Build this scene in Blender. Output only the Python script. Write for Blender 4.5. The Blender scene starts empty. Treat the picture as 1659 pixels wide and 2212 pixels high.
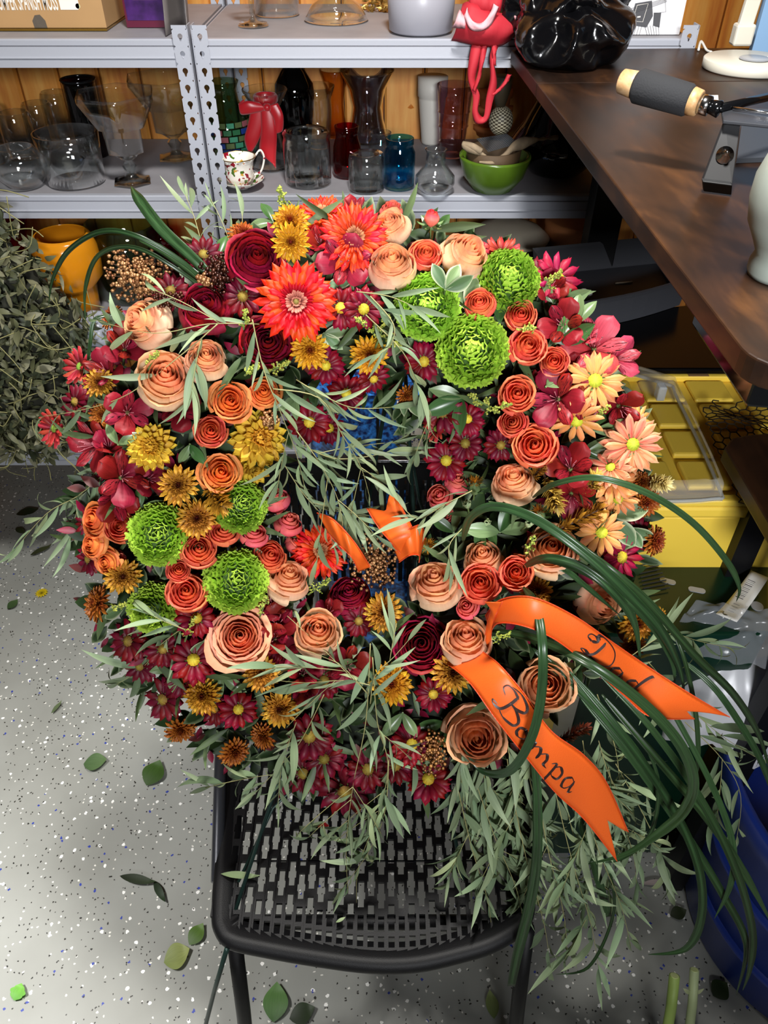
import bpy, math, random
from math import sin, cos, pi, sqrt, atan2, radians, hypot
from mathutils import Vector, Matrix, noise
random.seed(7)
SC = bpy.context.scene
COL = SC.collection
# ------------------------------------------------------------------ camera
PITCH = radians(41.3); HC = 1.55; FPX = 1662.0
cam_d = bpy.data.cameras.new('camera'); cam = bpy.data.objects.new('camera', cam_d); COL.objects.link(cam)
cam.location = (0, 0, HC); cam.rotation_euler = (pi/2 - PITCH, 0, 0)
cam_d.sensor_fit = 'VERTICAL'; cam_d.sensor_height = 34.6; cam_d.sensor_width = 34.6*0.75; cam_d.lens = 26.0
cam_d.clip_start = 0.02; cam_d.clip_end = 60
SC.camera = cam
SC.view_settings.view_transform = 'Standard'; SC.view_settings.look = 'None'
SC.view_settings.exposure = 0.62; SC.view_settings.gamma = 1.0
try: SC.view_settings.use_curve_mapping = False
except Exception: pass
SC.cycles.max_bounces = 10; SC.cycles.transparent_max_bounces = 24; SC.cycles.transmission_bounces = 8
SC.cycles.glossy_bounces = 4; SC.cycles.diffuse_bounces = 3
SC.cycles.caustics_reflective = False; SC.cycles.caustics_refractive = False
SC.cycles.use_denoising = True
# ------------------------------------------------------------------ world, ceiling key lamp and added fills
W = bpy.data.worlds.new('world'); SC.world = W; W.use_nodes = True
W.node_tree.nodes['Background'].inputs[0].default_value = (0.75, 0.85, 1.0, 1)
W.node_tree.nodes['Background'].inputs[1].default_value = 0.03
def area(name, loc, target, sx, sy, power, color=(1, 1, 1), spread=180):
    d = bpy.data.lights.new(name, 'AREA'); d.shape = 'RECTANGLE'; d.size = sx; d.size_y = sy; d.energy = power; d.color = color; d.spread = radians(spread)
    o = bpy.data.objects.new(name, d); COL.objects.link(o); o.location = loc
    o.rotation_euler = (Vector(target) - Vector(loc)).to_track_quat('-Z', 'Y').to_euler(); return o
area('ceiling_lamp_key', (0.04, 0.66, 2.5), (0.0, 0.7, 0.4), 0.20, 0.2, 31, (1.0, 0.97, 0.92))
area('floor_glow_fill', (-1.35, 0.30, 2.5), (-0.95, 0.30, 0.0), 0.4, 0.25, 6, (1.0, 0.98, 0.95), 50)  # added narrow light that makes the glow on the left floor, no fixture
area('rear_fill_light', (0.25, -1.7, 2.0), (0.1, 1.3, 1.08), 0.6, 0.35, 7.0, (0.95, 0.97, 1.0), 58)  # added fill from behind the camera for wreath and shelves, no wall fixture
# ------------------------------------------------------------------ photograph pixel -> world
CF = Vector((0, cos(PITCH), -sin(PITCH))); CU = Vector((0, sin(PITCH), cos(PITCH))); CR = Vector((1, 0, 0)); CO = Vector((0, 0, HC))
def ray(px, py): return CF + CR*((px-829.5)/FPX) + CU*((1106-py)/FPX)
def P(px, py, z): return CO + ray(px, py)*z
def PH(px, py, h): r = ray(px, py); return CO + r*((h-HC)/r.z)
def PY(px, py, Y): r = ray(px, py); return CO + r*(Y/r.y)
def depth(p): return (Vector(p)-CO).dot(CF)
def lerp(a, b, t): return a + (b-a)*t
def clamp(x, a=0., b=1.): return max(a, min(b, x))
def rnd(a, b): return random.uniform(a, b)
def lin(c):
    if isinstance(c, str):
        c = c.lstrip('#'); c = [int(c[i:i+2], 16)/255 for i in (0, 2, 4)]
    return tuple((x/12.92 if x <= .04045 else ((x+.055)/1.055)**2.4) for x in c)
def mixc(a, b, t): return tuple(lerp(a[i], b[i], t) for i in range(3))
# ------------------------------------------------------------------ mesh builder
class MB:
    def __init__(s): s.v = []; s.f = []; s.c = []; s.uv = []
    def add(s, verts, faces, col=None, uvs=None):
        n = len(s.v); s.v += [tuple(v) for v in verts]; s.f += [tuple(i+n for i in f) for f in faces]
        if col is None: col = (1, 1, 1)
        s.c += (list(col) if isinstance(col[0], (tuple, list)) else [col]*len(verts))
        s.uv += (list(uvs) if uvs else [(0, 0)]*len(verts))
    def grid(s, fn, nu, nv, col=None, closed_u=False):
        vs = []; cs = []; uv = []
        for j in range(nv+1):
            for i in range(nu if closed_u else nu+1):
                u = i/nu; v = j/nv; vs.append(fn(u, v)); uv.append((u, v))
                cs.append(col(u, v) if callable(col) else (col or (1, 1, 1)))
        w = nu if closed_u else nu+1; fs = []
        for j in range(nv):
            for i in range(nu):
                a = j*w+i; b = j*w+(i+1) % w; fs.append((a, b, b+w, a+w))
        s.add(vs, fs, cs, uv)
    def box(s, c, d, rot=None, col=None):
        M = rot or Matrix.Identity(3); c = Vector(c); hx, hy, hz = d[0]/2, d[1]/2, d[2]/2
        vs = [c + M @ Vector((x, y, z)) for x in (-hx, hx) for y in (-hy, hy) for z in (-hz, hz)]
        s.add(vs, [(0, 1, 3, 2), (4, 6, 7, 5), (0, 4, 5, 1), (2, 3, 7, 6), (0, 2, 6, 4), (1, 5, 7, 3)], col)
    def box2(s, a, b, col=None): s.box([(a[i]+b[i])/2 for i in range(3)], [abs(b[i]-a[i]) for i in range(3)], None, col)
    def tube(s, pts, r, n=8, col=None, cap=True):
        pts = [Vector(p) for p in pts]; m = len(pts)
        rs = [r(i/(m-1)) for i in range(m)] if callable(r) else (list(r) if isinstance(r, (list, tuple)) else [r]*m)
        up = Vector((0.13, 0.2, 1)).normalized(); vs = []; fs = []
        for i, p in enumerate(pts):
            t = (pts[min(i+1, m-1)] - pts[max(i-1, 0)]).normalized()
            a = t.cross(up)
            if a.length < .05: a = t.cross(Vector((1, 0, 0)))
            a.normalize(); b = t.cross(a); up = -b if False else up
            for k in range(n):
                th = 2*pi*k/n; vs.append(p + (a*cos(th) + b*sin(th))*rs[i])
        for i in range(m-1):
            for k in range(n): fs.append((i*n+k, i*n+(k+1) % n, (i+1)*n+(k+1) % n, (i+1)*n+k))
        if cap: fs.append(tuple(range(n))[::-1]); fs.append(tuple((m-1)*n+k for k in range(n)))
        s.add(vs, fs, col)
    def lathe(s, prof, n=32, loc=(0, 0, 0), col=None, wob=None, sides=None):
        vs = []; fs = []; m = len(prof); L = Vector(loc)
        for (r, z) in prof:
            for k in range(n):
                th = 2*pi*k/n; rr = r*(wob(th, z) if wob else 1); vs.append(L + Vector((rr*cos(th), rr*sin(th), z)))
        for i in range(m-1):
            for k in range(n): fs.append((i*n+k, i*n+(k+1) % n, (i+1)*n+(k+1) % n, (i+1)*n+k))
        if prof[0][0] > 1e-5: fs.append(tuple(range(n))[::-1])
        if prof[-1][0] > 1e-5: fs.append(tuple((m-1)*n+k for k in range(n)))
        s.add(vs, fs, col)
    def extrude_x(s, prof, x0, x1, col=None):
        n = len(prof); vs = [(x0, y, z) for y, z in prof] + [(x1, y, z) for y, z in prof]
        s.add(vs, [(i, (i+1) % n, n+(i+1) % n, n+i) for i in range(n)] + [tuple(range(n))[::-1], tuple(range(n, 2*n))], col)
    def prism(s, poly, h0, h1, fr=None, col=None):
        """poly of (x, y) raised between h0 and h1; fr maps a local Vector to the world."""
        n = len(poly); fr = fr or (lambda v: v)
        vs = [fr(Vector((x, y, h0))) for x, y in poly] + [fr(Vector((x, y, h1))) for x, y in poly]
        s.add(vs, [(i, (i+1) % n, n+(i+1) % n, n+i) for i in range(n)] + [tuple(range(n))[::-1], tuple(range(n, 2*n))], col)
    def mesh(s, name, mat, smooth=True):
        me = bpy.data.meshes.new(name); me.from_pydata(s.v, [], s.f)
        if smooth: me.polygons.foreach_set('use_smooth', [True]*len(me.polygons))
        ca = me.color_attributes.new('Col', 'FLOAT_COLOR', 'POINT')
        ca.data.foreach_set('color', [x for c in s.c for x in (c[0], c[1], c[2], 1.0)])
        if any(u != (0, 0) for u in s.uv):
            ul = me.uv_layers.new(name='UVMap'); buf = []
            for f in s.f:
                for i in f: buf += s.uv[i]
            ul.data.foreach_set('uv', buf)
        if mat: me.materials.append(mat)
        me.update(); return me
    def build(s, name, mat, parent=None, smooth=False, bevel=0, auto=None):
        me = s.mesh(name, mat, smooth); o = link(name, me, parent)
        if bevel:
            m = o.modifiers.new('bevel', 'BEVEL'); m.width = bevel; m.segments = 2; m.limit_method = 'ANGLE'; m.angle_limit = radians(40)
        return o
def link(name, data, parent=None, M=None):
    o = bpy.data.objects.new(name, data); COL.objects.link(o)
    if parent is not None: o.parent = parent
    if M is not None: o.matrix_local = M
    return o
def tag(o, label=None, cat=None, group=None, kind=None):
    if label: o['label'] = label
    if cat: o['category'] = cat
    if group: o['group'] = group
    if kind: o['kind'] = kind
    return o
def empty(name, loc=(0, 0, 0), label=None, cat=None, group=None, M=None):
    o = bpy.data.objects.new(name, None); COL.objects.link(o); o.location = loc; o.empty_display_size = .02
    if M is not None: o.matrix_world = M
    return tag(o, label, cat, group)
def part(mb, name, mat, root, smooth=False, bevel=0):
    """mesh given in world coordinates, parented to a root that may sit anywhere"""
    o = mb.build(name, mat, None, smooth, bevel); o.parent = root
    o.matrix_parent_inverse = root.matrix_basis.inverted(); return o
# ------------------------------------------------------------------ materials
def newmat(name):
    m = bpy.data.materials.new(name); m.use_nodes = True; return m, m.node_tree, m.node_tree.nodes['Principled BSDF']
def setp(b, **k):
    names = {'rough': 'Roughness', 'metal': 'Metallic', 'spec': 'Specular IOR Level', 'coat': 'Coat Weight', 'trans': 'Transmission Weight', 'ior': 'IOR', 'alpha': 'Alpha', 'sheen': 'Sheen Weight', 'aniso': 'Anisotropic'}
    for q, v in k.items(): b.inputs[names[q]].default_value = v
def plain(name, col, rough=.5, bump=0, bscale=60, vary=0, vscale=8, **k):
    m, t, b = newmat(name); c = lin(col); b.inputs['Base Color'].default_value = (*c, 1); setp(b, rough=rough, **k)
    if vary:
        tc = t.nodes.new('ShaderNodeTexCoord'); n = t.nodes.new('ShaderNodeTexNoise'); n.inputs['Scale'].default_value = vscale; n.inputs['Detail'].default_value = 5
        t.links.new(tc.outputs['Object'], n.inputs['Vector'])
        r = t.nodes.new('ShaderNodeValToRGB'); r.color_ramp.elements[0].position = .3; r.color_ramp.elements[1].position = .7
        r.color_ramp.elements[0].color = (*[x*(1-vary) for x in c], 1); r.color_ramp.elements[1].color = (*[min(1, x*(1+vary)) for x in c], 1)
        t.links.new(n.outputs['Fac'], r.inputs['Fac']); t.links.new(r.outputs['Color'], b.inputs['Base Color'])
    if bump:
        tc = t.nodes.new('ShaderNodeTexCoord'); n = t.nodes.new('ShaderNodeTexNoise'); n.inputs['Scale'].default_value = bscale; n.inputs['Detail'].default_value = 4
        t.links.new(tc.outputs['Object'], n.inputs['Vector']); bp = t.nodes.new('ShaderNodeBump'); bp.inputs['Strength'].default_value = bump; bp.inputs['Distance'].default_value = .002
        t.links.new(n.outputs['Fac'], bp.inputs['Height']); t.links.new(bp.outputs['Normal'], b.inputs['Normal'])
    return m
def thin_glass(name, tint='#f4f8f8', refl=1.0, edge=.55, rough=.02):
    """clear wall of glass: what is behind shows through, reflections and a darker rim at grazing angles"""
    m = bpy.data.materials.new(name); m.use_nodes = True; t = m.node_tree; t.nodes.clear(); N = t.nodes.new; L = t.links.new
    out = N('ShaderNodeOutputMaterial'); tr = N('ShaderNodeBsdfTransparent'); gl = N('ShaderNodeBsdfGlossy'); mx = N('ShaderNodeMixShader')
    lw = N('ShaderNodeLayerWeight'); lw.inputs['Blend'].default_value = .5
    c = lin(tint); mc = N('ShaderNodeMix'); mc.data_type = 'RGBA'; mc.inputs['A'].default_value = (*c, 1); mc.inputs['B'].default_value = (*[x*edge for x in c], 1)
    pw = N('ShaderNodeMath'); pw.operation = 'POWER'; pw.inputs[1].default_value = 3; L(lw.outputs['Facing'], pw.inputs[0]); L(pw.outputs[0], mc.inputs['Factor'])
    L(mc.outputs['Result'], tr.inputs['Color']); gl.inputs['Roughness'].default_value = rough; gl.inputs['Color'].default_value = (1, 1, 1, 1)
    fr = N('ShaderNodeMapRange'); fr.inputs[3].default_value = .035; fr.inputs[4].default_value = .6; p5 = N('ShaderNodeMath'); p5.operation = 'POWER'; p5.inputs[1].default_value = 3.5; L(lw.outputs['Facing'], p5.inputs[0]); L(p5.outputs[0], fr.inputs[0]); mu = N('ShaderNodeMath'); mu.operation = 'MULTIPLY'; mu.use_clamp = True; mu.inputs[1].default_value = refl
    L(fr.outputs[0], mu.inputs[0]); L(mu.outputs[0], mx.inputs[0]); L(tr.outputs[0], mx.inputs[1]); L(gl.outputs[0], mx.inputs[2]); L(mx.outputs[0], out.inputs[0]); return m
def petal_mat(name, vein=.18, rough=.5, transl=.25, freq=26, streak=0, hvar=.012, vvar=.18, coat=0):
    """petal or leaf surface: the mesh's own colour (attribute Col) with fine veins running along it"""
    m, t, b = newmat(name); N = t.nodes.new; L = t.links.new
    at = N('ShaderNodeAttribute'); at.attribute_name = 'Col'; uv = N('ShaderNodeUVMap'); mp = N('ShaderNodeMapping'); mp.inputs['Scale'].default_value = (freq, 2.0, 1)
    oi = N('ShaderNodeObjectInfo'); L(uv.outputs[0], mp.inputs['Vector']); L(oi.outputs['Random'], mp.inputs['Location'])
    n = N('ShaderNodeTexNoise'); n.inputs['Scale'].default_value = 1; n.inputs['Detail'].default_value = 2; L(mp.outputs[0], n.inputs['Vector'])
    mr = N('ShaderNodeMapRange'); mr.inputs[1].default_value = .3; mr.inputs[2].default_value = .7; mr.inputs[3].default_value = 1-vein; mr.inputs[4].default_value = 1+vein*.6; L(n.outputs['Fac'], mr.inputs[0])
    hs = N('ShaderNodeHueSaturation'); L(at.outputs['Color'], hs.inputs['Color']); L(mr.outputs[0], hs.inputs['Value'])
    h2 = N('ShaderNodeHueSaturation'); L(hs.outputs[0], h2.inputs['Color'])
    a = N('ShaderNodeMapRange'); a.inputs[3].default_value = .5-hvar; a.inputs[4].default_value = .5+hvar; L(oi.outputs['Random'], a.inputs[0]); L(a.outputs[0], h2.inputs['Hue'])
    a2 = N('ShaderNodeMath'); a2.operation = 'MULTIPLY'; a2.inputs[1].default_value = 7.31; L(oi.outputs['Random'], a2.inputs[0]); a3 = N('ShaderNodeMath'); a3.operation = 'FRACT'; L(a2.outputs[0], a3.inputs[0])
    a4 = N('ShaderNodeMapRange'); a4.inputs[3].default_value = 1-vvar; a4.inputs[4].default_value = 1+vvar*.6; L(a3.outputs[0], a4.inputs[0]); L(a4.outputs[0], h2.inputs['Value'])
    src = h2.outputs[0]
    if streak:
        n2 = N('ShaderNodeTexNoise'); n2.inputs['Scale'].default_value = 1; mp2 = N('ShaderNodeMapping'); mp2.inputs['Scale'].default_value = (17, 3.5, 1); L(uv.outputs[0], mp2.inputs['Vector']); L(oi.outputs['Random'], mp2.inputs['Location']); L(mp2.outputs[0], n2.inputs['Vector'])
        gt = N('ShaderNodeMath'); gt.operation = 'GREATER_THAN'; gt.inputs[1].default_value = 1-streak; L(n2.outputs['Fac'], gt.inputs[0])
        mx = N('ShaderNodeMix'); mx.data_type = 'RGBA'; mx.inputs['B'].default_value = (.02, .002, .004, 1); L(gt.outputs[0], mx.inputs['Factor']); L(src, mx.inputs['A']); src = mx.outputs['Result']
    L(src, b.inputs['Base Color']); setp(b, rough=rough, coat=coat, spec=.35)
    if transl:
        tl = N('ShaderNodeBsdfTranslucent'); L(src, tl.inputs['Color']); ms = N('ShaderNodeMixShader'); ms.inputs[0].default_value = transl
        L(b.outputs[0], ms.inputs[1]); L(tl.outputs[0], ms.inputs[2]); L(ms.outputs[0], t.nodes['Material Output'].inputs[0])
    return m
def wood_mat(name, c1, c2, c3, axis='Z', scale=1.0, rough=.45, knots=True, coat=0):
    m, t, b = newmat(name); N = t.nodes.new; L = t.links.new
    tc = N('ShaderNodeTexCoord'); mp = N('ShaderNodeMapping'); oi = N('ShaderNodeObjectInfo')
    s = {'Z': (9, 9, 1.1), 'X': (1.1, 9, 9), 'Y': (9, 1.1, 9)}[axis]; mp.inputs['Scale'].default_value = [x*scale for x in s]
    L(tc.outputs['Object'], mp.inputs['Vector']); mul = N('ShaderNodeVectorMath'); mul.operation = 'SCALE'; mul.inputs[0].default_value = (31, 17, 23); L(oi.outputs['Random'], mul.inputs['Scale']); L(mul.outputs[0], mp.inputs['Location'])
    n = N('ShaderNodeTexNoise'); n.inputs['Scale'].default_value = 1; n.inputs['Detail'].default_value = 4; n.inputs['Distortion'].default_value = 1.2; L(mp.outputs[0], n.inputs['Vector'])
    w = N('ShaderNodeTexNoise'); w.inputs['Scale'].default_value = 7; w.inputs['Detail'].default_value = 6; L(mp.outputs[0], w.inputs['Vector'])
    ad = N('ShaderNodeMix'); ad.inputs['Factor'].default_value = .45; L(n.outputs['Fac'], ad.inputs['A']); L(w.outputs['Fac'], ad.inputs['B'])
    r = N('ShaderNodeValToRGB'); e = r.color_ramp.elements; e[0].position = .34; e[0].color = (*lin(c1), 1); e[1].position = .66; e[1].color = (*lin(c3), 1); k = e.new(.5); k.color = (*lin(c2), 1)
    L(ad.outputs['Result'], r.inputs['Fac']); L(r.outputs[0], b.inputs['Base Color']); setp(b, rough=rough, coat=coat)
    bp = N('ShaderNodeBump'); bp.inputs['Strength'].default_value = .12; bp.inputs['Distance'].default_value = .002; L(w.outputs['Fac'], bp.inputs['Height']); L(bp.outputs[0], b.inputs['Normal']); return m
def floor_mat():
    m, t, b = newmat('speckled epoxy floor'); N = t.nodes.new; L = t.links.new
    tc = N('ShaderNodeTexCoord'); n = N('ShaderNodeTexNoise'); n.inputs['Scale'].default_value = 3; n.inputs['Detail'].default_value = 6; L(tc.outputs['Object'], n.inputs['Vector'])
    r = N('ShaderNodeValToRGB'); r.color_ramp.elements[0].position = .3; r.color_ramp.elements[0].color = (*lin('#84857f'), 1); r.color_ramp.elements[1].position = .7; r.color_ramp.elements[1].color = (*lin('#9d9f9a'), 1); L(n.outputs['Fac'], r.inputs['Fac'])
    src = r.outputs[0]
    ds = N('ShaderNodeTexNoise'); ds.inputs['Scale'].default_value = 190; L(tc.outputs['Object'], ds.inputs['Vector'])
    for sc, thr, c, off, keep in ((42, .13, '#f2f2ee', 0, .80), (55, .11, '#15140f', 3.3, .78), (30, .085, '#2b3c96', 7.7, .74), (80, .14, '#e0ded6', 11.1, .82), (95, .13, '#2a2722', 5.2, .80)):
        mp = N('ShaderNodeMapping'); mp.inputs['Location'].default_value = (off, off*.7, 0); L(tc.outputs['Object'], mp.inputs['Vector'])
        mixv = N('ShaderNodeMix'); mixv.data_type = 'VECTOR'; mixv.inputs['Factor'].default_value = .006; L(mp.outputs[0], mixv.inputs['A']); L(ds.outputs['Color'], mixv.inputs['B'])
        v = N('ShaderNodeTexVoronoi'); v.inputs['Scale'].default_value = sc; v.voronoi_dimensions = '2D'; v.distance = 'MANHATTAN' if off in (3.3, 7.7) else 'EUCLIDEAN'; L(mixv.outputs['Result'], v.inputs['Vector'])
        lt = N('ShaderNodeMath'); lt.operation = 'LESS_THAN'; lt.inputs[1].default_value = thr; L(v.outputs['Distance'], lt.inputs[0])
        sp = N('ShaderNodeSeparateColor'); L(v.outputs['Color'], sp.inputs[0]); g = N('ShaderNodeMath'); g.operation = 'GREATER_THAN'; g.inputs[1].default_value = keep; L(sp.outputs[0], g.inputs[0])
        mu = N('ShaderNodeMath'); mu.operation = 'MULTIPLY'; L(lt.outputs[0], mu.inputs[0]); L(g.outputs[0], mu.inputs[1])
        mx = N('ShaderNodeMix'); mx.data_type = 'RGBA'; mx.inputs['B'].default_value = (*lin(c), 1); L(mu.outputs[0], mx.inputs['Factor']); L(src, mx.inputs['A']); src = mx.outputs['Result']
    L(src, b.inputs['Base Color']); setp(b, rough=.33, spec=.5)
    bp = N('ShaderNodeBump'); bp.inputs['Strength'].default_value = .25; bp.inputs['Distance'].default_value = .003; L(n.outputs['Fac'], bp.inputs['Height']); L(bp.outputs[0], b.inputs['Normal']); return m
M = {}
M['petal'] = petal_mat('flower petal', transl=.3)
M['rose'] = petal_mat('rose petal', vein=.06, rough=.55, transl=.3)
M['petal_matte'] = petal_mat('matte petal', vein=.12, rough=.6, transl=.15)
M['velvet'] = petal_mat('velvet rose petal', vein=.2, rough=.55, transl=.12)
M['streak'] = petal_mat('streaked lily petal', vein=.25, rough=.42, transl=.2, streak=.42)
M['leaf'] = petal_mat('leaf surface', vein=.15, rough=.5, transl=.2, hvar=.02, vvar=.25)
M['gloss_leaf'] = petal_mat('glossy leaf surface', vein=.22, rough=.3, transl=.12, freq=9, hvar=.01, vvar=.2)
M['stem'] = plain('green stem', '#5f7440', .55)
M['twig'] = plain('pale twig', '#8e8a5a', .6)
M['disc'] = petal_mat('flower centre', vein=.3, rough=.7, transl=0, freq=40)
M['steel'] = plain('grey powder coated steel', '#a3a6b0', .42, bump=.05, bscale=300)
M['deck'] = plain('grey shelf deck', '#8f8d92', .6, vary=.10, vscale=14)
M['pine'] = wood_mat('orange pine board', '#b5672a', '#cf8a3c', '#dba253', 'Z', 1.2)
M['blackp'] = plain('black plastic', '#0b0b0d', .5, bump=.15, bscale=900, spec=.25)
M['blackg'] = plain('glossy black plastic', '#0b0c0e', .12)
M['wire'] = plain('dark green wire', '#1e332e', .35, metal=.3)
M['chrome'] = plain('polished metal', '#d8d8d8', .15, metal=1)
M['white'] = plain('white surface', '#e6e4de', .45)
M['dark'] = plain('dark interior', '#0d0c0c', .8)
def desk_mat():
    m, t, b = newmat('dark rustic wood'); N = t.nodes.new; L = t.links.new; tc = N('ShaderNodeTexCoord')
    n = N('ShaderNodeTexNoise'); n.inputs['Scale'].default_value = 5.5; n.inputs['Detail'].default_value = 8; n.inputs['Distortion'].default_value = 1.6; mp = N('ShaderNodeMapping'); mp.inputs['Scale'].default_value = (1.0, .55, 1); L(tc.outputs['Object'], mp.inputs[0]); L(mp.outputs[0], n.inputs['Vector'])
    w = N('ShaderNodeTexNoise'); w.inputs['Scale'].default_value = 42; w.inputs['Detail'].default_value = 5; mp2 = N('ShaderNodeMapping'); mp2.inputs['Scale'].default_value = (1.0, .18, 1); mp2.inputs['Rotation'].default_value = (0, 0, .5); L(tc.outputs['Object'], mp2.inputs[0]); L(mp2.outputs[0], w.inputs['Vector'])
    ad = N('ShaderNodeMix'); ad.inputs['Factor'].default_value = .3; L(n.outputs['Fac'], ad.inputs['A']); L(w.outputs['Fac'], ad.inputs['B'])
    r = N('ShaderNodeValToRGB'); e = r.color_ramp.elements; e[0].position = .36; e[0].color = (*lin('#150d09'), 1); e[1].position = .70; e[1].color = (*lin('#5c3b20'), 1); k = e.new(.47); k.color = (*lin('#22150e'), 1); k = e.new(.57); k.color = (*lin('#342013'), 1)
    L(ad.outputs['Result'], r.inputs['Fac']); L(r.outputs[0], b.inputs['Base Color']); mr = N('ShaderNodeMapRange'); mr.inputs[3].default_value = .30; mr.inputs[4].default_value = .5; L(n.outputs['Fac'], mr.inputs[0]); L(mr.outputs[0], b.inputs['Roughness'])
    setp(b, spec=.25); return m
M['desk'] = desk_mat()
# ================================================================== the room
YF = 1.67            # shelf front plane
YW = 2.12            # back wall
H1, H2, H3, H4 = 1.263, .975, .69, .30   # shelf levels
def struct(name, mb, m): return tag(mb.build(name, m), kind='structure')
b = MB(); b.box2((-2.6, -2.4, -.06), (2.4, YW+.1, 0)); struct('floor', b, floor_mat())
b = MB(); b.box2((-2.6, -2.4, 2.62), (2.4, YW+.1, 2.7)); struct('ceiling', b, plain('ceiling paint', '#8a8882', .8))
b = MB(); b.box2((-2.7, -2.4, 0), (-2.6, YW+.1, 2.62)); struct('wall_left', b, plain('side wall paint', '#6e675e', .8))
b = MB(); b.box2((2.4, -2.4, 0), (2.5, YW+.1, 2.62)); struct('wall_right', b, plain('side wall paint', '#6e675e', .8))
b = MB(); b.box2((-2.6, -2.5, 0), (2.4, -2.4, 2.62)); struct('wall_front', b, plain('side wall paint', '#6e675e', .8))
b = MB(); b.box2((-2.6, YW+.02, 0), (2.4, YW+.1, 2.62)); wb = struct('wall_back', b, plain('groove shadow', '#3a1d0c', .8))
b = MB(); b.prism([(-.0485, 0), (-.0485, -.012), (-.043, -.02), (.043, -.02), (.0485, -.012), (.0485, 0)], 0, 2.6); me = b.mesh('board', M['pine'], False)
for i in range(43):
    link('board', me, wb, Matrix.Translation((-1.95+i*.1, YW+.022, .01)))

# ================================================================== grey boltless shelving
def keyhole_cell(mb, x, y, z, w, h, r, kind):
    """one stretch of post face with its keyhole punched out"""
    n = 24; outer = []; inner = []
    for k in range(n):
        th = 2*pi*k/n+pi/n; c, s_ = cos(th), sin(th); q = min((w/2)/max(abs(c), 1e-6), (h/2)/max(abs(s_), 1e-6)); outer.append((c*q, s_*q))
        rr = r if s_ > -.55 else min(r*.45/max(abs(c), .18), r*1.9)
        rr = r if rr < r and s_ > -.9 else rr
        inner.append((c*rr, s_*rr+h*.08))
    vs = [(x+a, y, z+b_) for a, b_ in outer] + [(x+a, y, z+b_) for a, b_ in inner] + [(x+a, y+.002, z+b_) for a, b_ in inner]
    fs = [(k, (k+1) % n, n+(k+1) % n, n+k) for k in range(n)] + [(n+k, n+(k+1) % n, 2*n+(k+1) % n, 2*n+k) for k in range(n)]
    mb.add(vs, fs)
def post(root, x, side, y0, htop=1.287, face=-1):
    mb = MB(); w = .029; pitch = .0287; z = htop-.02
    mb.box2((x-w/2, y0, z+pitch/2), (x+w/2, y0+.002, htop))
    k = 0
    while z > .02:
        keyhole_cell(mb, x, y0, z, w, pitch, .0052 if k > 1 else .0045, k); z -= pitch; k += 1
    mb.box2((x+side*w/2-.001, y0, .0), (x+side*w/2+.001, y0+.032, htop))
    part(mb, 'post', M['steel'], root)
BP = [(0, 0), (-.002, -.002), (-.002, -.0105), (.003, -.0110), (.003, -.0120), (-.004, -.0125), (-.005, -.0285), (-.0075, -.0300), (-.0075, -.0312), (-.005, -.0325), (-.005, -.047), (.004, -.047), (.012, -.012), (.012, 0)]
def unit(label, x0, x1, leftclip=None):
    root = empty('metal_shelf', (x0, YF, 0), label, 'shelf', 'grey boltless shelving units')
    for h in (H1, H2, H3, H4):
        mb = MB(); mb.extrude_x([(YF+.006+a, h+z_) for a, z_ in BP], x0+.012, x1-.012); part(mb, 'front_beam', M['steel'], root)
        mb = MB(); mb.box2((x0+.004, YF+.008, h-.014), (x1-.004, YW-.035, h-.001)); part(mb, 'shelf_board', M['deck'], root)
        for x in (x0, x1):
            mb = MB(); mb.box2((x-.002, YF+.02, h-.045), (x+.002, YW-.03, h-.004)); part(mb, 'side_beam', M['steel'], root)
    for x, s_ in ((x0, -1), (x1, 1)):
        post(root, x-s_*.0145, s_, YF-.006); post(root, x-s_*.0145, s_, YW-.034)
    return root
xr0 = PY(418, 90, YF).x; xr1 = PY(1501, 90, YF).x
unit('grey metal shelving unit of four levels behind the wreath, its end under the desk', xr0, xr1)
unit('grey metal shelving unit whose end post stands just past the teacup', xr0-.008-.93, xr0-.008)

# ================================================================== dark wooden desk
HD = 1.25
def deskpt(px, py, h=HD): return PH(px, py, h)
A = deskpt(1150, 166); B_ = deskpt(1612, 762); e = (B_-A).normalized(); far = A + e*(-( (A.y-(YF-.01))/(-e.y) if e.y else 0))
dirx = Vector((e.y*-1, e.x, 0)) if e.y < 0 else Vector((e.y, -e.x, 0))
dirx = Vector((-e.y, e.x, 0)).normalized()
t_far = (YF-.018-A.y)/e.y; FL = A + e*t_far
NL = deskpt(1655, 800); tn = (NL-A).dot(e); CN = A + e*tn
desk = empty('desk', (FL.x, FL.y, 0), 'dark rustic wooden desk with a rounded corner and black steel legs', 'desk')
def dframe(v): return Vector((A.x, A.y, 0)) + e*v.x + dirx*v.y + Vector((0, 0, v.z))
Wd = 1.25; r = .035; t_seam = (deskpt(1300, 178)-A).dot(e)
back = [(t_far, 0), (t_seam-.001, 0), (t_seam-.001, Wd), (t_far, Wd)]
front = [(t_seam+.001, 0)] + [(tn-r+r*sin(q), r-r*cos(q)) for q in [i*pi/12 for i in range(7)]] + [(tn, Wd), (t_seam+.001, Wd)]
for pl in (back, front):
    mb = MB(); mb.prism(pl, HD-.022, HD, dframe); part(mb, 'desktop_board', M['desk'], desk, False, .0018)
mb = MB(); mb.prism([(t_far+.05, .05), (tn-.03, .05), (tn-.03, .09), (t_far+.05, .09)], HD-.06, HD-.023, dframe); part(mb, 'side_rail', M['blackp'], desk)
lg = PY(1325, 420, 1.36)
lc = PY(1284, 470, 1.585)
mb = MB(); mb.box2((lc.x-.005, 1.585, .03), (lc.x+.058, 1.64, HD-.023)); part(mb, 'leg', M['blackp'], desk, False, .002)
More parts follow.
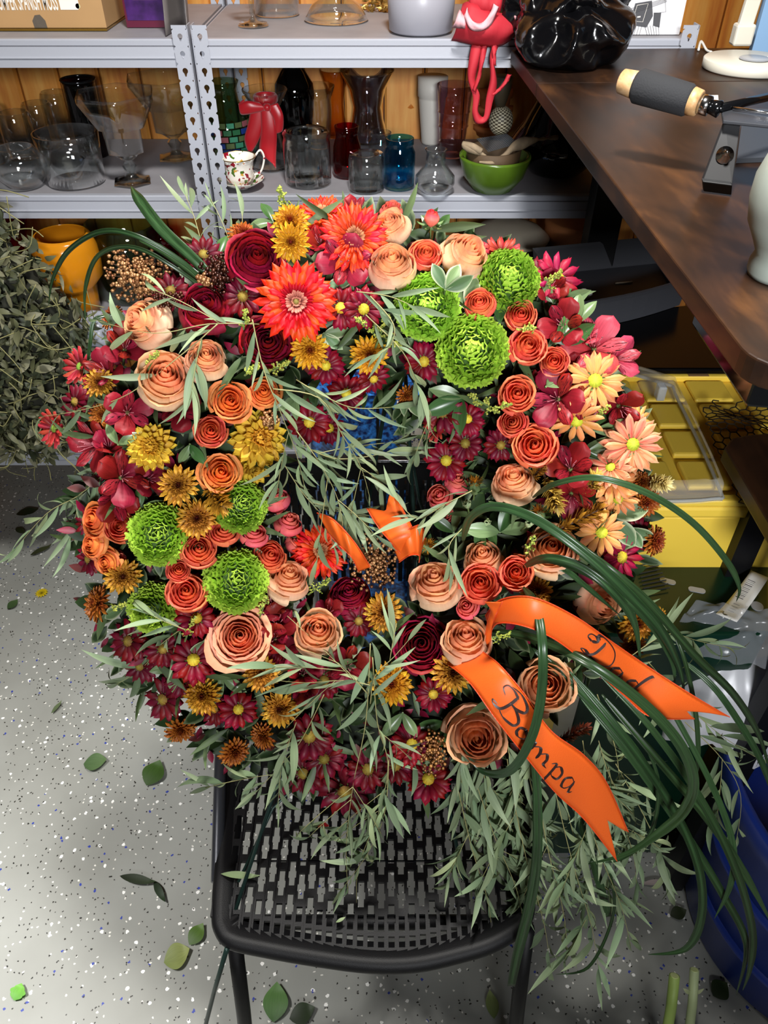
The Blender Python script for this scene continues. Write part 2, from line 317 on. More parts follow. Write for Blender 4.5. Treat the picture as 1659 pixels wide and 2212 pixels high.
mb = MB(); mb.box2((lc.x-.01, 1.30, .0), (lc.x+.07, 1.66, .03)); part(mb, 'leg_foot', M['blackp'], desk, False, .003)
mb = MB(); mb.box2((lc.x+.9, 1.33, .03), (lc.x+.96, 1.40, HD-.023)); part(mb, 'leg', M['blackp'], desk, False, .002)
mb = MB(); mb.box2((lc.x+.86, 1.02, .0), (lc.x+1.0, 1.64, .03)); part(mb, 'leg_foot', M['blackp'], desk, False, .003)
# control panel under the edge
c1 = PH(1505, 655, HD-.035); c2 = PH(1600, 790, HD-.035)
mb = MB(); ux = (c2-c1).normalized(); n_ = Vector((-ux.y, ux.x, 0)); n_ = n_ if n_.x > 0 else -n_
pn = lambda v: c1 + ux*v.x + n_*v.y + Vector((0, 0, v.z))
Lp = (c2-c1).length+.03
mb.prism([(0, 0), (Lp, 0), (Lp+.005, .03), (0, .03)], -.022, .011, pn); cp = part(mb, 'control_panel', M['blackg'], desk, False, .003)
for i in range(7):
    mb = MB(); cx = .012+i*.0155
    mb.lathe([(0, 0), (.0016, 0), (.0016, .0006), (0, .0006)], 8, (0, 0, 0)); q = MB(); q.add([pn(Vector((cx, -.0004, -.006))) + Vector((v[0]*ux.x, v[0]*ux.y, 0)) + Vector((0, 0, v[1])) - n_*v[2] for v in mb.v], mb.f)
    part(q, 'button', M['white'], cp)

# second dark wooden surface, low at the edge of the photo
HB = .90
pts = [(1566, 966), (1582, 945), (1620, 938), (1720, 930)]
poly = [PH(x, y, HB) for x, y in pts] + [PH(1900, 1350, HB), PH(1730, 1245, HB)]
mb = MB(); mb.prism([(p.x, p.y) for p in poly], HB-.025, HB); st = empty('side_table', (poly[0].x+.1, poly[0].y-.08, 0), 'dark wooden side table corner beside the chicken wire', 'table')
part(mb, 'tabletop', M['desk'], st, False, .003)
for (px, py) in ((1640, 985), (1800, 1180)):
    q = PH(px, py, HB); mb = MB(); mb.box2((q.x, q.y-.035, 0), (q.x+.035, q.y, HB-.025)); part(mb, 'leg', M['blackp'], st)

# ================================================================== folding chair
HS = .44
chair = empty('folding_chair', (0, .6, 0), 'black folding chair with a slotted plastic seat under the wreath', 'chair')
def seatpt(px, py, h=HS): p = PH(px, py, h); return (p.x, p.y)
fl = [seatpt(*p) for p in ((497, 1430), (478, 1660), (470, 1800), (459, 1960), (466, 2010), (492, 2038), (560, 2052), (680, 2070), (800, 2084), (900, 2083), (990, 2066), (1070, 2044), (1130, 2008), (1152, 1965), (1150, 1900), (1135, 1660), (1128, 1430))]
# smooth closed outline, back edge straight
xs = [p[0] for p in fl]; cx = (fl[0][0]+fl[-1][0])/2
def cr(pts, n=6, closed=False):
    out = []; m = len(pts); V = [Vector(p) for p in pts]
    for i in range(m if closed else m-1):
        a = V[(i-1) % m] if closed else V[max(i-1, 0)]; b_ = V[i]; c = V[(i+1) % m]; d = V[(i+2) % m] if closed else V[min(i+2, m-1)]
        for k in range(n):
            t = k/n; out.append(.5*((2*b_)+(c-a)*t+(2*a-5*b_+4*c-d)*t*t+(3*b_-a-3*c+d)*t**3))
    if not closed: out.append(V[-1])
    return out
ol = cr([(x, y, 0) for x, y in fl], 4)
xb0, yb = fl[0]; cen = Vector((sum(p.x for p in ol)/len(ol), sum(p.y for p in ol)/len(ol), 0))
def sag(x, y):   # the seat dips a little in the middle and rolls over at the front
    return HS - .012*max(0, 1-((x-cen.x)/.19)**2)
def rim_sections(scale): return [cen + (p-cen)*scale for p in ol] if False else None
prof = [(-.034, -.004), (-.020, -.001), (-.014, .0025), (-.006, .003), (.001, -.002), (.003, -.009), (.002, -.016), (-.003, -.017), (-.006, -.009), (-.034, -.009)]
mb = MB(); m = len(ol); vs = []; fs = []
for i, p in enumerate(ol):
    t = (ol[min(i+1, m-1)] - ol[max(i-1, 0)]).normalized(); nrm = Vector((t.y, -t.x, 0))
    if nrm.dot(p-cen) < 0: nrm = -nrm
    for (o_, z_) in prof: vs.append(p + nrm*o_ + Vector((0, 0, sag(p.x, p.y)+z_)))
k = len(prof)
for i in range(m-1):
    for j in range(k): fs.append((i*k+j, i*k+(j+1) % k, (i+1)*k+(j+1) % k, (i+1)*k+j))
mb.add(vs, fs); part(mb, 'seat_rim', M['blackp'], chair, True)
# perforated field: lengthwise bars between columns of slots, joined by bridges
def inside_x(y):
    """x range of the outline at this y"""
    xsL = [p for p in ol[:m//2]]; xsR = [p for p in ol[m//2:]]
    def at(seq):
        best = None
        for i in range(len(seq)-1):
            a, b2 = seq[i], seq[i+1]
            if (a.y-y)*(b2.y-y) <= 0 and abs(a.y-b2.y) > 1e-6:
                x = lerp(a.x, b2.x, (y-a.y)/(b2.y-a.y)); best = x if best is None else best
        return best
    return at(xsL), at(xsR)
yfront = min(p.y for p in ol); yback = fl[0][1]
def front_y(x):
    best = 9
    for i in range(m-1):
        a, b2 = ol[i], ol[i+1]
        if (a.x-x)*(b2.x-x) <= 0 and abs(a.x-b2.x) > 1e-6:
            best = min(best, lerp(a.y, b2.y, (x-a.x)/(b2.x-a.x)))
    return best
colp = .0142; slot = .036; gap = .0105; per = slot+gap
x = min(p.x for p in ol)+.030; ncol = 0; field = MB()
def field_top(x, y): return sag(x, y)-.0015
colsx = []
while x < max(p.x for p in ol)-.028: colsx.append(x); x += colp
def slots_for(i, xc):
    yf = front_y(xc)+.046; out = []
    out.append((yf-.020, yf-.006))           # short front slot
    y = yf + (0 if i % 2 else -0.0) ; off = 0 if i % 2 else per/2
    first = (y, y+slot*(.55 if i % 2 else 1.0)); out.append(first); y = first[1]+gap
    while y < yback-.02: out.append((y, min(y+slot, yback-.02))); y += per
    return out
def halfw(i, slots, y):
    for a, b2 in slots:
        if a <= y <= b2:
            L_ = b2-a; u = (y-a)/L_
            if L_ > .03 and .30 < u < .62: return .0058
            return .0042
    return 0
for i, xc in enumerate(colsx):
    sl = slots_for(i, xc); y0 = front_y(xc)+.012
    ys = sorted(set([y0, yback] + [v for a, b2 in sl for v in (a, a+1e-5, b2, b2+1e-5, a+.3*(b2-a), a+.3*(b2-a)+1e-5, a+.62*(b2-a), a+.62*(b2-a)+1e-5)])); ys = [y for y in ys if y0 <= y <= yback]
    for j in range(len(ys)-1):
        a, b2 = ys[j], ys[j+1]
        if b2-a < 1e-4: continue
        hw = halfw(i, sl, (a+b2)/2); x0, x1 = xc-colp/2, xc+colp/2
        segs = [(x0, x1)] if hw == 0 else [(x0, xc-hw), (xc+hw, x1)]
        for sx0, sx1 in segs:
            z0 = field_top(xc, a); z1 = field_top(xc, b2); th = .006
            field.add([(sx0, a, z0), (sx1, a, z0), (sx1, b2, z1), (sx0, b2, z1), (sx0, a, z0-th), (sx1, a, z0-th), (sx1, b2, z1-th), (sx0, b2, z1-th)],
                      [(0, 1, 2, 3), (0, 4, 5, 1), (1, 5, 6, 2), (2, 6, 7, 3), (3, 7, 4, 0), (7, 6, 5, 4)])
part(field, 'seat_panel', M['blackp'], chair)
# cross seam across the seat
sy = PH(800, 1852, HS).y; mb = MB(); mb.box2((colsx[0]-.004, sy-.0008, HS-.0140), (colsx[-1]+.004, sy+.0008, HS-.0105)); part(mb, 'seat_seam', M['blackg'], chair)
# steel tubes
for s_, pts in ((-1, [PH(470, 1905, .425), PY(476, 1640, .66), PY(478, 1500, .86), PY(505, 1090, .90)]), (1, [PH(1160, 1905, .425), PY(1152, 1640, .66), PY(1150, 1500, .86), PY(1130, 1090, .90)])):
    mb = MB(); mb.tube([p for p in cr(pts, 6)], .0095, 10); part(mb, 'frame_tube', M['steel'] if False else plain('dark steel tube', '#3a3c42', .35, metal=.4), chair, True)
xl = PH(500, 2060, .40).x; xr = PH(1135, 2010, .40).x
for xx in (xl, xr):
    mb = MB(); mb.tube([(xx, .42, .415), (xx-.006 if xx < 0 else xx+.006, .38, .20), (xx-.012 if xx < 0 else xx+.012, .34, .012)], .011, 10); part(mb, 'leg', M['blackp'], chair, True)
    mb = MB(); mb.tube([(xx, .70, .415), (xx, .80, .2), (xx, .88, .012)], .011, 10); part(mb, 'leg', M['blackp'], chair, True)
mb = MB(); mb.tube([(xl, .43, .408), (xr, .43, .408)], .010, 10); part(mb, 'front_stretcher', M['blackp'], chair, True)
# slotted backrest seen through the ring of flowers
Yb = .92; hb1 = PY(800, 990, Yb).z; xb0 = -.235; xb1 = .235
mb = MB(); bp = (xb1-xb0)/34; hb0 = hb1-.26
for i in range(35):
    xc = xb0+i*bp; top = hb1-.018*((xc)/.235)**2
    hw = bp*.5 if i in (0, 34) else bp*.26
    mb.box2((xc-hw, Yb-.006, hb0), (xc+hw, Yb+.006, top-.02))
    mb.box2((xc-bp/2, Yb-.007, top-.035), (xc+bp/2, Yb+.007, top))
    for j in range(5):
        zz = hb0+.03+j*.05+(0.022 if i % 2 else 0)
        mb.box2((xc-bp/2, Yb-.005, zz), (xc+bp/2, Yb+.005, zz+.012))
part(mb, 'backrest', M['blackp'], chair)
mb = MB(); mb.tube([(x_, Yb-.008, hb1-.018*(x_/.235)**2) for x_ in [xb0+i*(xb1-xb0)/16 for i in range(17)]], .0045, 8); part(mb, 'backrest_rim', M['blackg'], chair, True)

# ================================================================== wire easel that carries the wreath
RINGC = (775, 1090)
def zw(px, py): return .905/(1-.33*(py-1106)/FPX)
easel = empty('wire_easel', (0, .75, HS), 'dark green wire easel standing on the black chair seat', 'easel')
def wpath(pts, r=.0028): mb = MB(); mb.tube(pts, r, 8); part(mb, 'leg', M['wire'], easel, True)
wpath([PH(508, 1968, HS-.006), P(600, 1690, 1.09), P(760, 1300, 1.05), P(845, 800, 1.0)])
wpath([PH(1000, 1900, HS-.006), P(960, 1690, 1.09), P(905, 1300, 1.05), P(875, 800, 1.0)])
wpath([PY(946, 1190, .86), PY(905, 1080, .86), PY(868, 860, .86), P(850, 700, 1.02)], .0025)
wpath([PH(515, 1905, HS+.002), P(590, 1745, 1.12), P(700, 1640, 1.10)], .0022)
mb = MB(); mb.tube([PH(490, 2050, .43), PH(463, 2140, .2), PH(425, 2290, .003)], .0035, 8); q = part(mb, 'leg', M['wire'], easel, True)
# ================================================================== flower building blocks (unit radius, axis +Z)
def pcol(base, tip, mid=None, p=1.0, edge=None, jitter=0):
    base, tip = lin(base), lin(tip); mid = lin(mid) if mid else None; edge = lin(edge) if edge else None
    def f(u, v):
        v2 = v**p
        c = mixc(base, tip, v2) if mid is None else (mixc(base, mid, v2*2) if v2 < .5 else mixc(mid, tip, v2*2-1))
        if edge and (abs(u-.5) > .36 or v > .9): c = mixc(c, edge, .85)
        return c
    return f
def petal_fn(r0, L, W, elev0, elev1, cup=.15, tipw=.5, notch=0, twist=0, wave=0, z0=0):
    """a petal that leaves the axis at r0, its slope turning from elev0 to elev1; width W with its widest point at tipw"""
    def f(u, v):
        x = r0; z = z0; n = 8
        for i in range(n):
            vv = v*(i+.5)/n; el = lerp(elev0, elev1, vv); x += cos(el)*L*v/n; z += sin(el)*L*v/n
        q = v/tipw if v < tipw else 1-(v-tipw)/(1-tipw)
        w = W*(sin(clamp(q)*pi/2)**.75 if v < tipw else sqrt(max(0, 1-((v-tipw)/(1-tipw))**2.4)))
        w = max(w, W*(.28 if v < tipw else .02)); s = (u-.5)*2
        el = lerp(elev0, elev1, v); c = cup*W*s*s
        if notch and v > .9: x -= notch*(1-abs(s))*(v-.9)*10*L
        zz = z + c*cos(el) + wave*sin(v*9+s*3)*W; xx = x - c*sin(el)
        return (xx, s*w/2 + twist*v*v, zz)
    return f
def PM(fn, nu, nv, col, mat, name='petal'):
    mb = MB(); mb.grid(fn, nu, nv, col); return mb.mesh(name, mat)
RZ = lambda a: Matrix.Rotation(a, 4, 'Z')
PROTO = {}      # kind -> list of variants; a variant is a list of (part name, mesh, local matrix, kind)
def rose_variant(seed, n, opening, cin, cout, cbase, H=1.2, mat='rose', wide=1.0):
    rg = random.Random(seed); out = []
    for k in range(n):
        t = k/(n-1); ang = k*2.399 + rg.uniform(-.25, .25); half = lerp(2.4, 1.18, t**.6)*wide*rg.uniform(.94, 1.06)
        rim = .05 + (.60+.20*opening)*t**.85; bel = rim + .06 + .24*t*(1-.3*opening); rb = .05+.24*t
        zt = H*(1.02 - .20*t**1.4 + .03*sin(t*17)) - opening*.50*max(0, t-.5)**1.1*H + rg.uniform(-.03, .03)
        roll = (.05+.46*opening)*max(0, t-.12)*rg.uniform(.6, 1.3); ph = rg.uniform(0, 6); wv = rg.uniform(.012, .035); skew = rg.uniform(.05, .12); pk = rg.uniform(.02, .09)
        def f(u, v, rim=rim, bel=bel, ang=ang, half=half, rb=rb, zt=zt, roll=roll, ph=ph, wv=wv, t=t, skew=skew, pk=pk):
            s = (u-.5)*2; th = ang + s*half*(.45+.55*sin(min(1, v*1.3)*pi/2))
            if v < .55: r = rb + (bel-rb)*sin(v/.55*pi/2)
            else: q = (v-.55)/.45; r = lerp(bel, rim, q*q*(3-2*q))
            if v > .7: r += (roll*(1-.6*s*s))*((v-.7)/.3)**1.5
            r *= 1 + skew*s + pk*(1-abs(s)*1.6)*v*v; r += wv*sin(3*th+ph+s*2)*v*v*(.3+t)
            zz = zt*(v**.92)*(1-.15*abs(s)**2.2) - (roll*.5*((v-.75)/.25)**2*(1-s*s) if v > .75 else 0) + .03*sin(5*s+ph)*v**3*t
            return (r*cos(th), r*sin(th), zz)
        ci, co, cb = lin(cin), lin(cout), lin(cbase)
        def col(u, v, t=t, ci=ci, co=co, cb=cb):
            body = mixc(ci, cb, clamp((t-.35)/.4)); rimc = mixc(mixc(ci, co, .55), co, t); return mixc(body, rimc, clamp((v-.55)/.4))
        out.append(('petal', PM(f, 8, 8, col, M[mat]), Matrix.Identity(4), None))
    return out
def sepals(n, L, W, col='#6d8450', z=.06, el0=-.2, el1=.9, name='sepal'):
    me = PM(petal_fn(.1, L, W, el0, el1, .25, .3, z0=z), 2, 5, pcol('#5b7340', col), M['leaf'], name)
    return [(name, me, RZ(i*2*pi/n+.3), None) for i in range(n)]
def stem_part(L=.9, r=.07):
    mb = MB(); mb.tube([(0, 0, .12), (0.01, 0, -.3), (.05, .03, -L)], r, 6); return [('stem', mb.mesh('stem', M['stem']), Matrix.Identity(4), None)]
for kind, (cin, cout, cb) in dict(peach=('#f09558', '#f4b489', '#f1d2ae'), peach_open=('#f08c58', '#f4a684', '#f2b795')).items():
    PROTO[kind+'_rose'] = [rose_variant(11+s, 19, op, cin, cout, cb, 1.72, wide=.95)+stem_part() for s, op in ((0, .30), (1, .42), (2, .22))] if kind == 'peach' else \
        [rose_variant(31+s, 27, op, cin, cout, cb, .95)+stem_part() for s, op in ((0, .75), (1, .65))]
PROTO['coral_rose'] = [rose_variant(51+s, 16, op, '#ec6c40', '#f3805c', '#ea6650', 1.15)+sepals(5, .75, .3)+stem_part() for s, op in ((0, .45), (1, .6), (2, .35))]
PROTO['pink_rose'] = [rose_variant(71+s, 12, op, '#f2705a', '#f48076', '#ea6068', 1.45)+sepals(5, .95, .36)+stem_part() for s, op in ((0, .15), (1, .3))]
PROTO['orange_rose'] = [rose_variant(61+s, 16, op, '#ee7c36', '#f28a48', '#f0a060', 1.1)+sepals(5, .75, .3)+stem_part() for s, op in ((0, .6), (1, .45))]
PROTO['burgundy_rose'] = [rose_variant(91+s, 22, op, '#7c0b20', '#a01530', '#6a0819', 1.15, 'velvet')+stem_part() for s, op in ((0, .5), (1, .3))]
PROTO['rose_bud'] = [rose_variant(95, 9, 0, '#ef4e50', '#ea5058', '#f08a70', 1.9)+sepals(5, 1.7, .5, el0=-.4, el1=.7)+stem_part(1.6, .09)]
def disc(r, h, c1, c2, name='centre', z=0, bumps=True):
    mb = MB(); a, b2 = lin(c1), lin(c2)
    def f(u, v):
        th = u*2*pi; rr = r*v; zz = z + h*(1-v*v)
        if bumps: zz += .03*sin(th*9+v*20)*sin(v*23)*r*3*(v > .1); rr *= 1+.04*sin(th*11)
        return (rr*cos(th), rr*sin(th), zz)
    mb.grid(f, 26, 7, lambda u, v: mixc(a, b2, v), True); return (name, mb.mesh(name, M['disc']), Matrix.Identity(4), None)
def ring(out, n, fn, col, mat, a0=0, jit=.06, nu=2, nv=5, rg=None, drop=0, tilt=.09):
    me = [PM(fn, nu, nv, col, M[mat])]
    for i in range(n):
        if drop and rg.random() < drop: continue
        out.append(('petal', me[0], RZ(a0+i*2*pi/n+rg.uniform(-jit, jit)) @ Matrix.Rotation(rg.uniform(-tilt, tilt), 4, 'Y') @ Matrix.Scale(rg.uniform(.92, 1.04), 4), None))
def ring_merged(mb, n, fn, col, a0, rg, nu=2, nv=4, jit=.08, sc=.1, tilt=.08):
    for i in range(n):
        R4 = RZ(a0+i*2*pi/n+rg.uniform(-jit, jit)) @ Matrix.Rotation(rg.uniform(-tilt, tilt), 4, 'Y') @ Matrix.Scale(1+rg.uniform(-sc, sc), 4)
        mb.grid(lambda u, v: R4 @ Vector(fn(u, v)), nu, nv, col)
def daisy(seed, n1, n2, W, cb, ct, dc, edge=None, el=.08, drop=.06, dr=.24):
    rg = random.Random(seed); out = []
    c = pcol(cb, ct, p=.8, edge=edge)
    ring(out, n1, petal_fn(.12, .88, W, el, el-.35, -.5, .62), c, 'petal', 0, rg=rg, drop=drop)
    ring(out, n2, petal_fn(.12, .80, W*.95, el+.22, el-.1, -.5, .62, z0=.03), c, 'petal', .15, rg=rg, drop=drop)
    out.append(disc(dr, .12, dc[0], dc[1], z=.03)); return out + sepals(9, .26, .12, '#5c7a3a', -.08, .2, .3) + stem_part(1.0, .05)
PROTO['burgundy_daisy'] = [daisy(s, 14, 12, .33, '#4c0312', '#960f2a', ('#c9b93a', '#b08a16')) for s in (1, 2, 3)]
PROTO['dark_daisy'] = [daisy(s, 14, 12, .33, '#45030f', '#7c0d24', ('#8a7a2a', '#6b4a12')) for s in (5, 6)]
PROTO['magenta_daisy'] = [daisy(8, 13, 12, .28, '#8d0a30', '#b41d46', ('#d8c038', '#b9a022'))]
PROTO['red_daisy'] = [daisy(s, 12, 12, .27, '#7a0f18', '#c23a35', ('#7d9a35', '#6b8430'), el=.5) for s in (11, 12)]
PROTO['peach_daisy'] = [daisy(s, 13, 12, .25, '#e69c3c', '#ee9658', ('#c8cf3a', '#a9b52a'), edge='#f3b577', dr=.22) for s in (21, 22, 23)]
PROTO['coral_daisy'] = [daisy(24, 14, 13, .26, '#e05c38', '#ec7c54', ('#c8cf3a', '#a9b52a'), edge='#f7c69a', dr=.2)]
def gerbera(seed, W, c0, c1, cin):
    rg = random.Random(seed); out = []; c = pcol(c0, c1, p=.9)
    ring(out, 25, petal_fn(.14, .86, W, .10, -.14, -.35, .72), c, 'petal', 0, rg=rg, drop=.03)
    ring(out, 24, petal_fn(.14, .76, W, .26, .02, -.35, .72, z0=.02), c, 'petal', .12, rg=rg, drop=.03)
    ring(out, 22, petal_fn(.14, .60, W*.9, .46, .15, -.35, .7, z0=.03), c, 'petal', .05, rg=rg)
    mb = MB(); cc = pcol('#7a1508', c0); 
    ring_merged(mb, 30, petal_fn(.10, .40, W*.45, .75, .45, -.4, .7, z0=.04), cc, 0, rg)
    ring_merged(mb, 30, petal_fn(.07, .26, W*.35, 1.0, .7, -.4, .7, z0=.05), pcol('#7a1508', cin), .1, rg)
    ring_merged(mb, 22, petal_fn(.03, .15, W*.25, 1.2, 1.0, -.4, .7, z0=.06), pcol('#5d3a12', cin), .2, rg)
    out.append(('inner_petals', mb.mesh('inner_petals', M['petal']), Matrix.Identity(4), 'stuff'))
    out.append(disc(.10, .05, '#7f7a34', '#6b3a16', z=.12)); return out + stem_part(1.0, .05)
PROTO['red_gerbera'] = [gerbera(3, .20, '#cf2408', '#ea3c12', '#f0a488'), gerbera(4, .17, '#d82410', '#ee3a18', '#f0a27a')]
def button_mum(seed, ctip, cbase, cin, flat=.0, long_=1.0):
    rg = random.Random(seed); out = []; co = pcol(cbase, ctip, p=1.3); 
    ring(out, 20, petal_fn(.12, .90, .20, .02, -.18, .55, .74), co, 'petal', 0, rg=rg, drop=.05, nu=2, nv=5)
    ring(out, 19, petal_fn(.12, .80, .19, .25, .12, .55, .74, z0=.03), co, 'petal', .16, rg=rg, nu=2, nv=5)
    mb = MB(); c2 = pcol(cbase, mixhex(ctip, cin, .25), p=1.5); c3 = pcol(cin, mixhex(ctip, cin, .5), p=1.5)
    ring_merged(mb, 18, petal_fn(.10, .66, .17, .50, .42, .55, .76, z0=.05), c2, .05, rg)
    ring_merged(mb, 16, petal_fn(.08, .52, .15, .75, .72, .55, .76, z0=.07), c2, .2, rg)
    ring_merged(mb, 13, petal_fn(.06, .40, .13, 1.0, 1.0, .5, .76, z0=.09), c3, .1, rg)
    ring_merged(mb, 9, petal_fn(.03, .32, .10, 1.25, 1.3, .5, .76, z0=.10), pcol(cin, cin), .3, rg)
    out.append(('inner_petals', mb.mesh('inner_petals', M['petal']), Matrix.Identity(4), 'stuff'))
    out.append(disc(.09, .1, cin, '#3a1206', z=.16)); return out + stem_part(1.1, .06) + sepals(7, .35, .16, '#5c7a3a', -.06, .1, .3)
def mixhex(a, b, t):
    a = a.lstrip('#'); b = b.lstrip('#'); return '#'+''.join('%02x' % int(lerp(int(a[i:i+2], 16), int(b[i:i+2], 16), t)) for i in (0, 2, 4))
PROTO['bronze_mum'] = [button_mum(s, '#e3ae3c', '#8a4312', '#5a1c0c') for s in (1, 2)] + [button_mum(3, '#dba52e', '#a5601a', '#7a2410')]
PROTO['gold_mum'] = [button_mum(s, '#e6b52c', '#c07a1a', '#8a2f12') for s in (4, 5)]
PROTO['rust_mum'] = [button_mum(s, '#c67a2c', '#8a3512', '#7c2a10') for s in (6, 7)]
def yellow_mum(seed):
    rg = random.Random(seed); out = []; c = pcol('#bd8a1a', '#e6c344', p=.8); ci = pcol('#b8801e', '#ecc044', p=1.1)
    for (n, L, el0, el1, z0, a0) in ((17, .88, -.05, .0, 0, 0), (16, .80, .22, .25, .04, .2), (14, .68, .5, .6, .08, .1)):
        ring(out, n, petal_fn(.1, L, .27, el0, el1, .5, .68, z0=z0), c, 'petal', a0, rg=rg, nv=5)
    mb = MB()
    for (n, L, el0, el1, z0, a0) in ((12, .55, .8, 1.0, .1, 0), (10, .45, 1.0, 1.5, .12, .2), (8, .38, 1.2, 1.9, .12, .1)): ring_merged(mb, n, petal_fn(.06, L, .2, el0, el1, .5, .68, z0=z0), ci, a0, rg)
    out.append(('inner_petals', mb.mesh('inner_petals', M['petal']), Matrix.Identity(4), 'stuff')); return out + stem_part(1.0, .06)
PROTO['yellow_mum'] = [yellow_mum(s) for s in (1, 2)]
def green_mum(seed, loose):
    rg = random.Random(seed); mb = MB(); n = 330; c = pcol('#426c10', '#b6d64e', '#80ac26', p=.9)
    for i in range(n):
        q = (i+.5)/n; cz = 1-1.55*q; th = i*2.39996 + rg.uniform(-.1, .1); sz = sqrt(max(0, 1-cz*cz)); th0 = math.acos(cz)
        d = Vector((sz*cos(th), sz*sin(th), cz)); up = Vector((-cz*cos(th), -cz*sin(th), sz)); sd = d.cross(up)
        L = .40*rg.uniform(.85, 1.15)*(1 if q > .1 else .8); w = .10*rg.uniform(.85, 1.15); r0 = .60; lift = rg.uniform(.5, 1.0)*(1-loose); q2 = rg.uniform(-.25, .25)
        def f(u, v, d=d, up=up, sd=sd, L=L, w=w, r0=r0, lift=lift, q2=q2):
            s = (u-.5)*2; prof = sin(clamp(v*1.15)*pi*.62)**.7
            p = d*(r0 + L*sin(v*1.35)*.92) + up*(L*(v*v*.85*lift - .12*v)) + sd*(s*w*prof + q2*L*v*v*.4) + d*(.45*w*s*s)
            return p
        mb.grid(f, 2, 4, c)
    out = [('petals', mb.mesh('petals', M['petal_matte']), Matrix.Translation((0, 0, .1)) @ Matrix.Diagonal((1, 1, .85, 1)), 'stuff')]
    m2 = MB(); m2.lathe([(0, -.62), (.5, -.45), (.66, -.1), (.6, .35), (.35, .62), (0, .7)], 20); out.append(('core', m2.mesh('core', plain_green), Matrix.Identity(4), None)); return out + stem_part(1.2, .07)
plain_green = plain('dark green core', '#2c470c', .7)
PROTO['green_mum'] = [green_mum(1, .15), green_mum(2, .45), green_mum(3, .7)]
def alstro(seed, c0, c1, cin, openness=.75):
    rg = random.Random(seed); out = []; e0 = lerp(1.45, .8, openness); e1 = lerp(1.1, .05, openness)
    a = PM(petal_fn(.06, 1.15, .80, e0, e1, -.12, .64, notch=.06, wave=.04), 4, 8, pcol(c0, c1, p=.8), M['petal']); b2 = PM(petal_fn(.05, 1.10, .46, e0+.12, e1+.1, -.2, .62, wave=.05), 4, 8, pcol(cin, c1, p=1.0), M['streak'])
    for i in range(3):
        out.append(('tepal', a, RZ(i*2*pi/3+rg.uniform(-.1, .1)) @ Matrix.Rotation(rg.uniform(-.15, .1), 4, 'Y'), None))
        out.append(('inner_tepal', b2, RZ(i*2*pi/3+pi/3+rg.uniform(-.1, .1)) @ Matrix.Rotation(rg.uniform(-.1, .1), 4, 'Y'), None))
    mb = MB()
    for i in range(6):
        th = i*1.05+.4; rr = .16+.05*(i % 2); mb.tube([(0.02*cos(th), .02*sin(th), .1), (.1*cos(th), .1*sin(th), .5), (rr*cos(th), rr*sin(th), .72+.06*(i % 3))], [.014, .012, .012], 5)
        mb.lathe([(0, -.03), (.028, 0), (0, .04)], 6, (rr*cos(th), rr*sin(th), .76+.06*(i % 3)))
    out.append(('stamen', mb.mesh('stamen', plain_stamen), Matrix.Identity(4), None))
    m2 = MB(); m2.lathe([(0, -.25), (.07, -.2), (.09, 0), (.06, .12), (0, .15)], 8); out.append(('calyx', m2.mesh('calyx', M['stem']), Matrix.Identity(4), None)); return out + stem_part(1.1, .05)
plain_stamen = plain('dusty pink stamen', '#a9606a', .6)
PROTO['red_alstro'] = [alstro(1, '#7a0e1a', '#9c1f2a', '#8e2830', .85), alstro(2, '#7a0e1a', '#941c28', '#801722', .6), alstro(3, '#7c1018', '#9c1e2a', '#8e1a26', .4)]
PROTO['pink_alstro'] = [alstro(5, '#b8323c', '#cc4c58', '#c4505a', .9), alstro(6, '#b8323c', '#c44252', '#c4505a', .55)]
PROTO['dark_alstro'] = [alstro(8, '#5c0a14', '#80121e', '#6c1018', .7), alstro(9, '#5c0a14', '#8a1826', '#6c1018', .45)]
def safflower():
    rg = random.Random(4); out = []; mb = MB(); c = pcol('#b4491a', '#eb9a22')
    for i in range(60):
        th = i*2.4; el = rg.uniform(.3, 1.5); L = rg.uniform(.55, .95); R4 = RZ(th)
        mb.grid(lambda u, v: R4 @ Vector(petal_fn(.06, L, .05, el, el-.3, 0, .5, z0=.35)(u, v)), 1, 4, c)
    out.append(('florets', mb.mesh('florets', M['petal']), Matrix.Identity(4), 'stuff'))
    m2 = MB(); m2.lathe([(0, -.75), (.3, -.65), (.52, -.25), (.45, .15), (.2, .45), (0, .5)], 14); out.append(('bulb', m2.mesh('bulb', plain('pale green bulb', '#6f8a58', .6)), Matrix.Identity(4), None))
    me = PM(petal_fn(.35, .9, .32, .1, .5, .2, .35, z0=-.4), 2, 5, pcol('#3d5a2c', '#5f7f48'), M['leaf'], 'bract')
    for i in range(9): out.append(('bract', me, RZ(i*2*pi/9) @ Matrix.Rotation(rg.uniform(-.4, .3), 4, 'Y'), None))
    return out + stem_part(1.3, .08)
PROTO['safflower'] = [safflower()]
def saff_bud():
    out = []; rg = random.Random(6); me = PM(petal_fn(.16, 1.0, .42, 1.1, 1.75, .3, .4), 2, 6, pcol('#5d8048', '#b7cc92', edge='#c3d3a4'), M['leaf'], 'bract')
    for i in range(14): out.append(('bract', me, RZ(i*2.4) @ Matrix.Rotation(rg.uniform(-.1, .35)-.1, 4, 'Y') @ Matrix.Scale(rg.uniform(.75, 1.05), 4), None))
    return out + stem_part(1.2, .08)
PROTO['saff_bud'] = [saff_bud()]

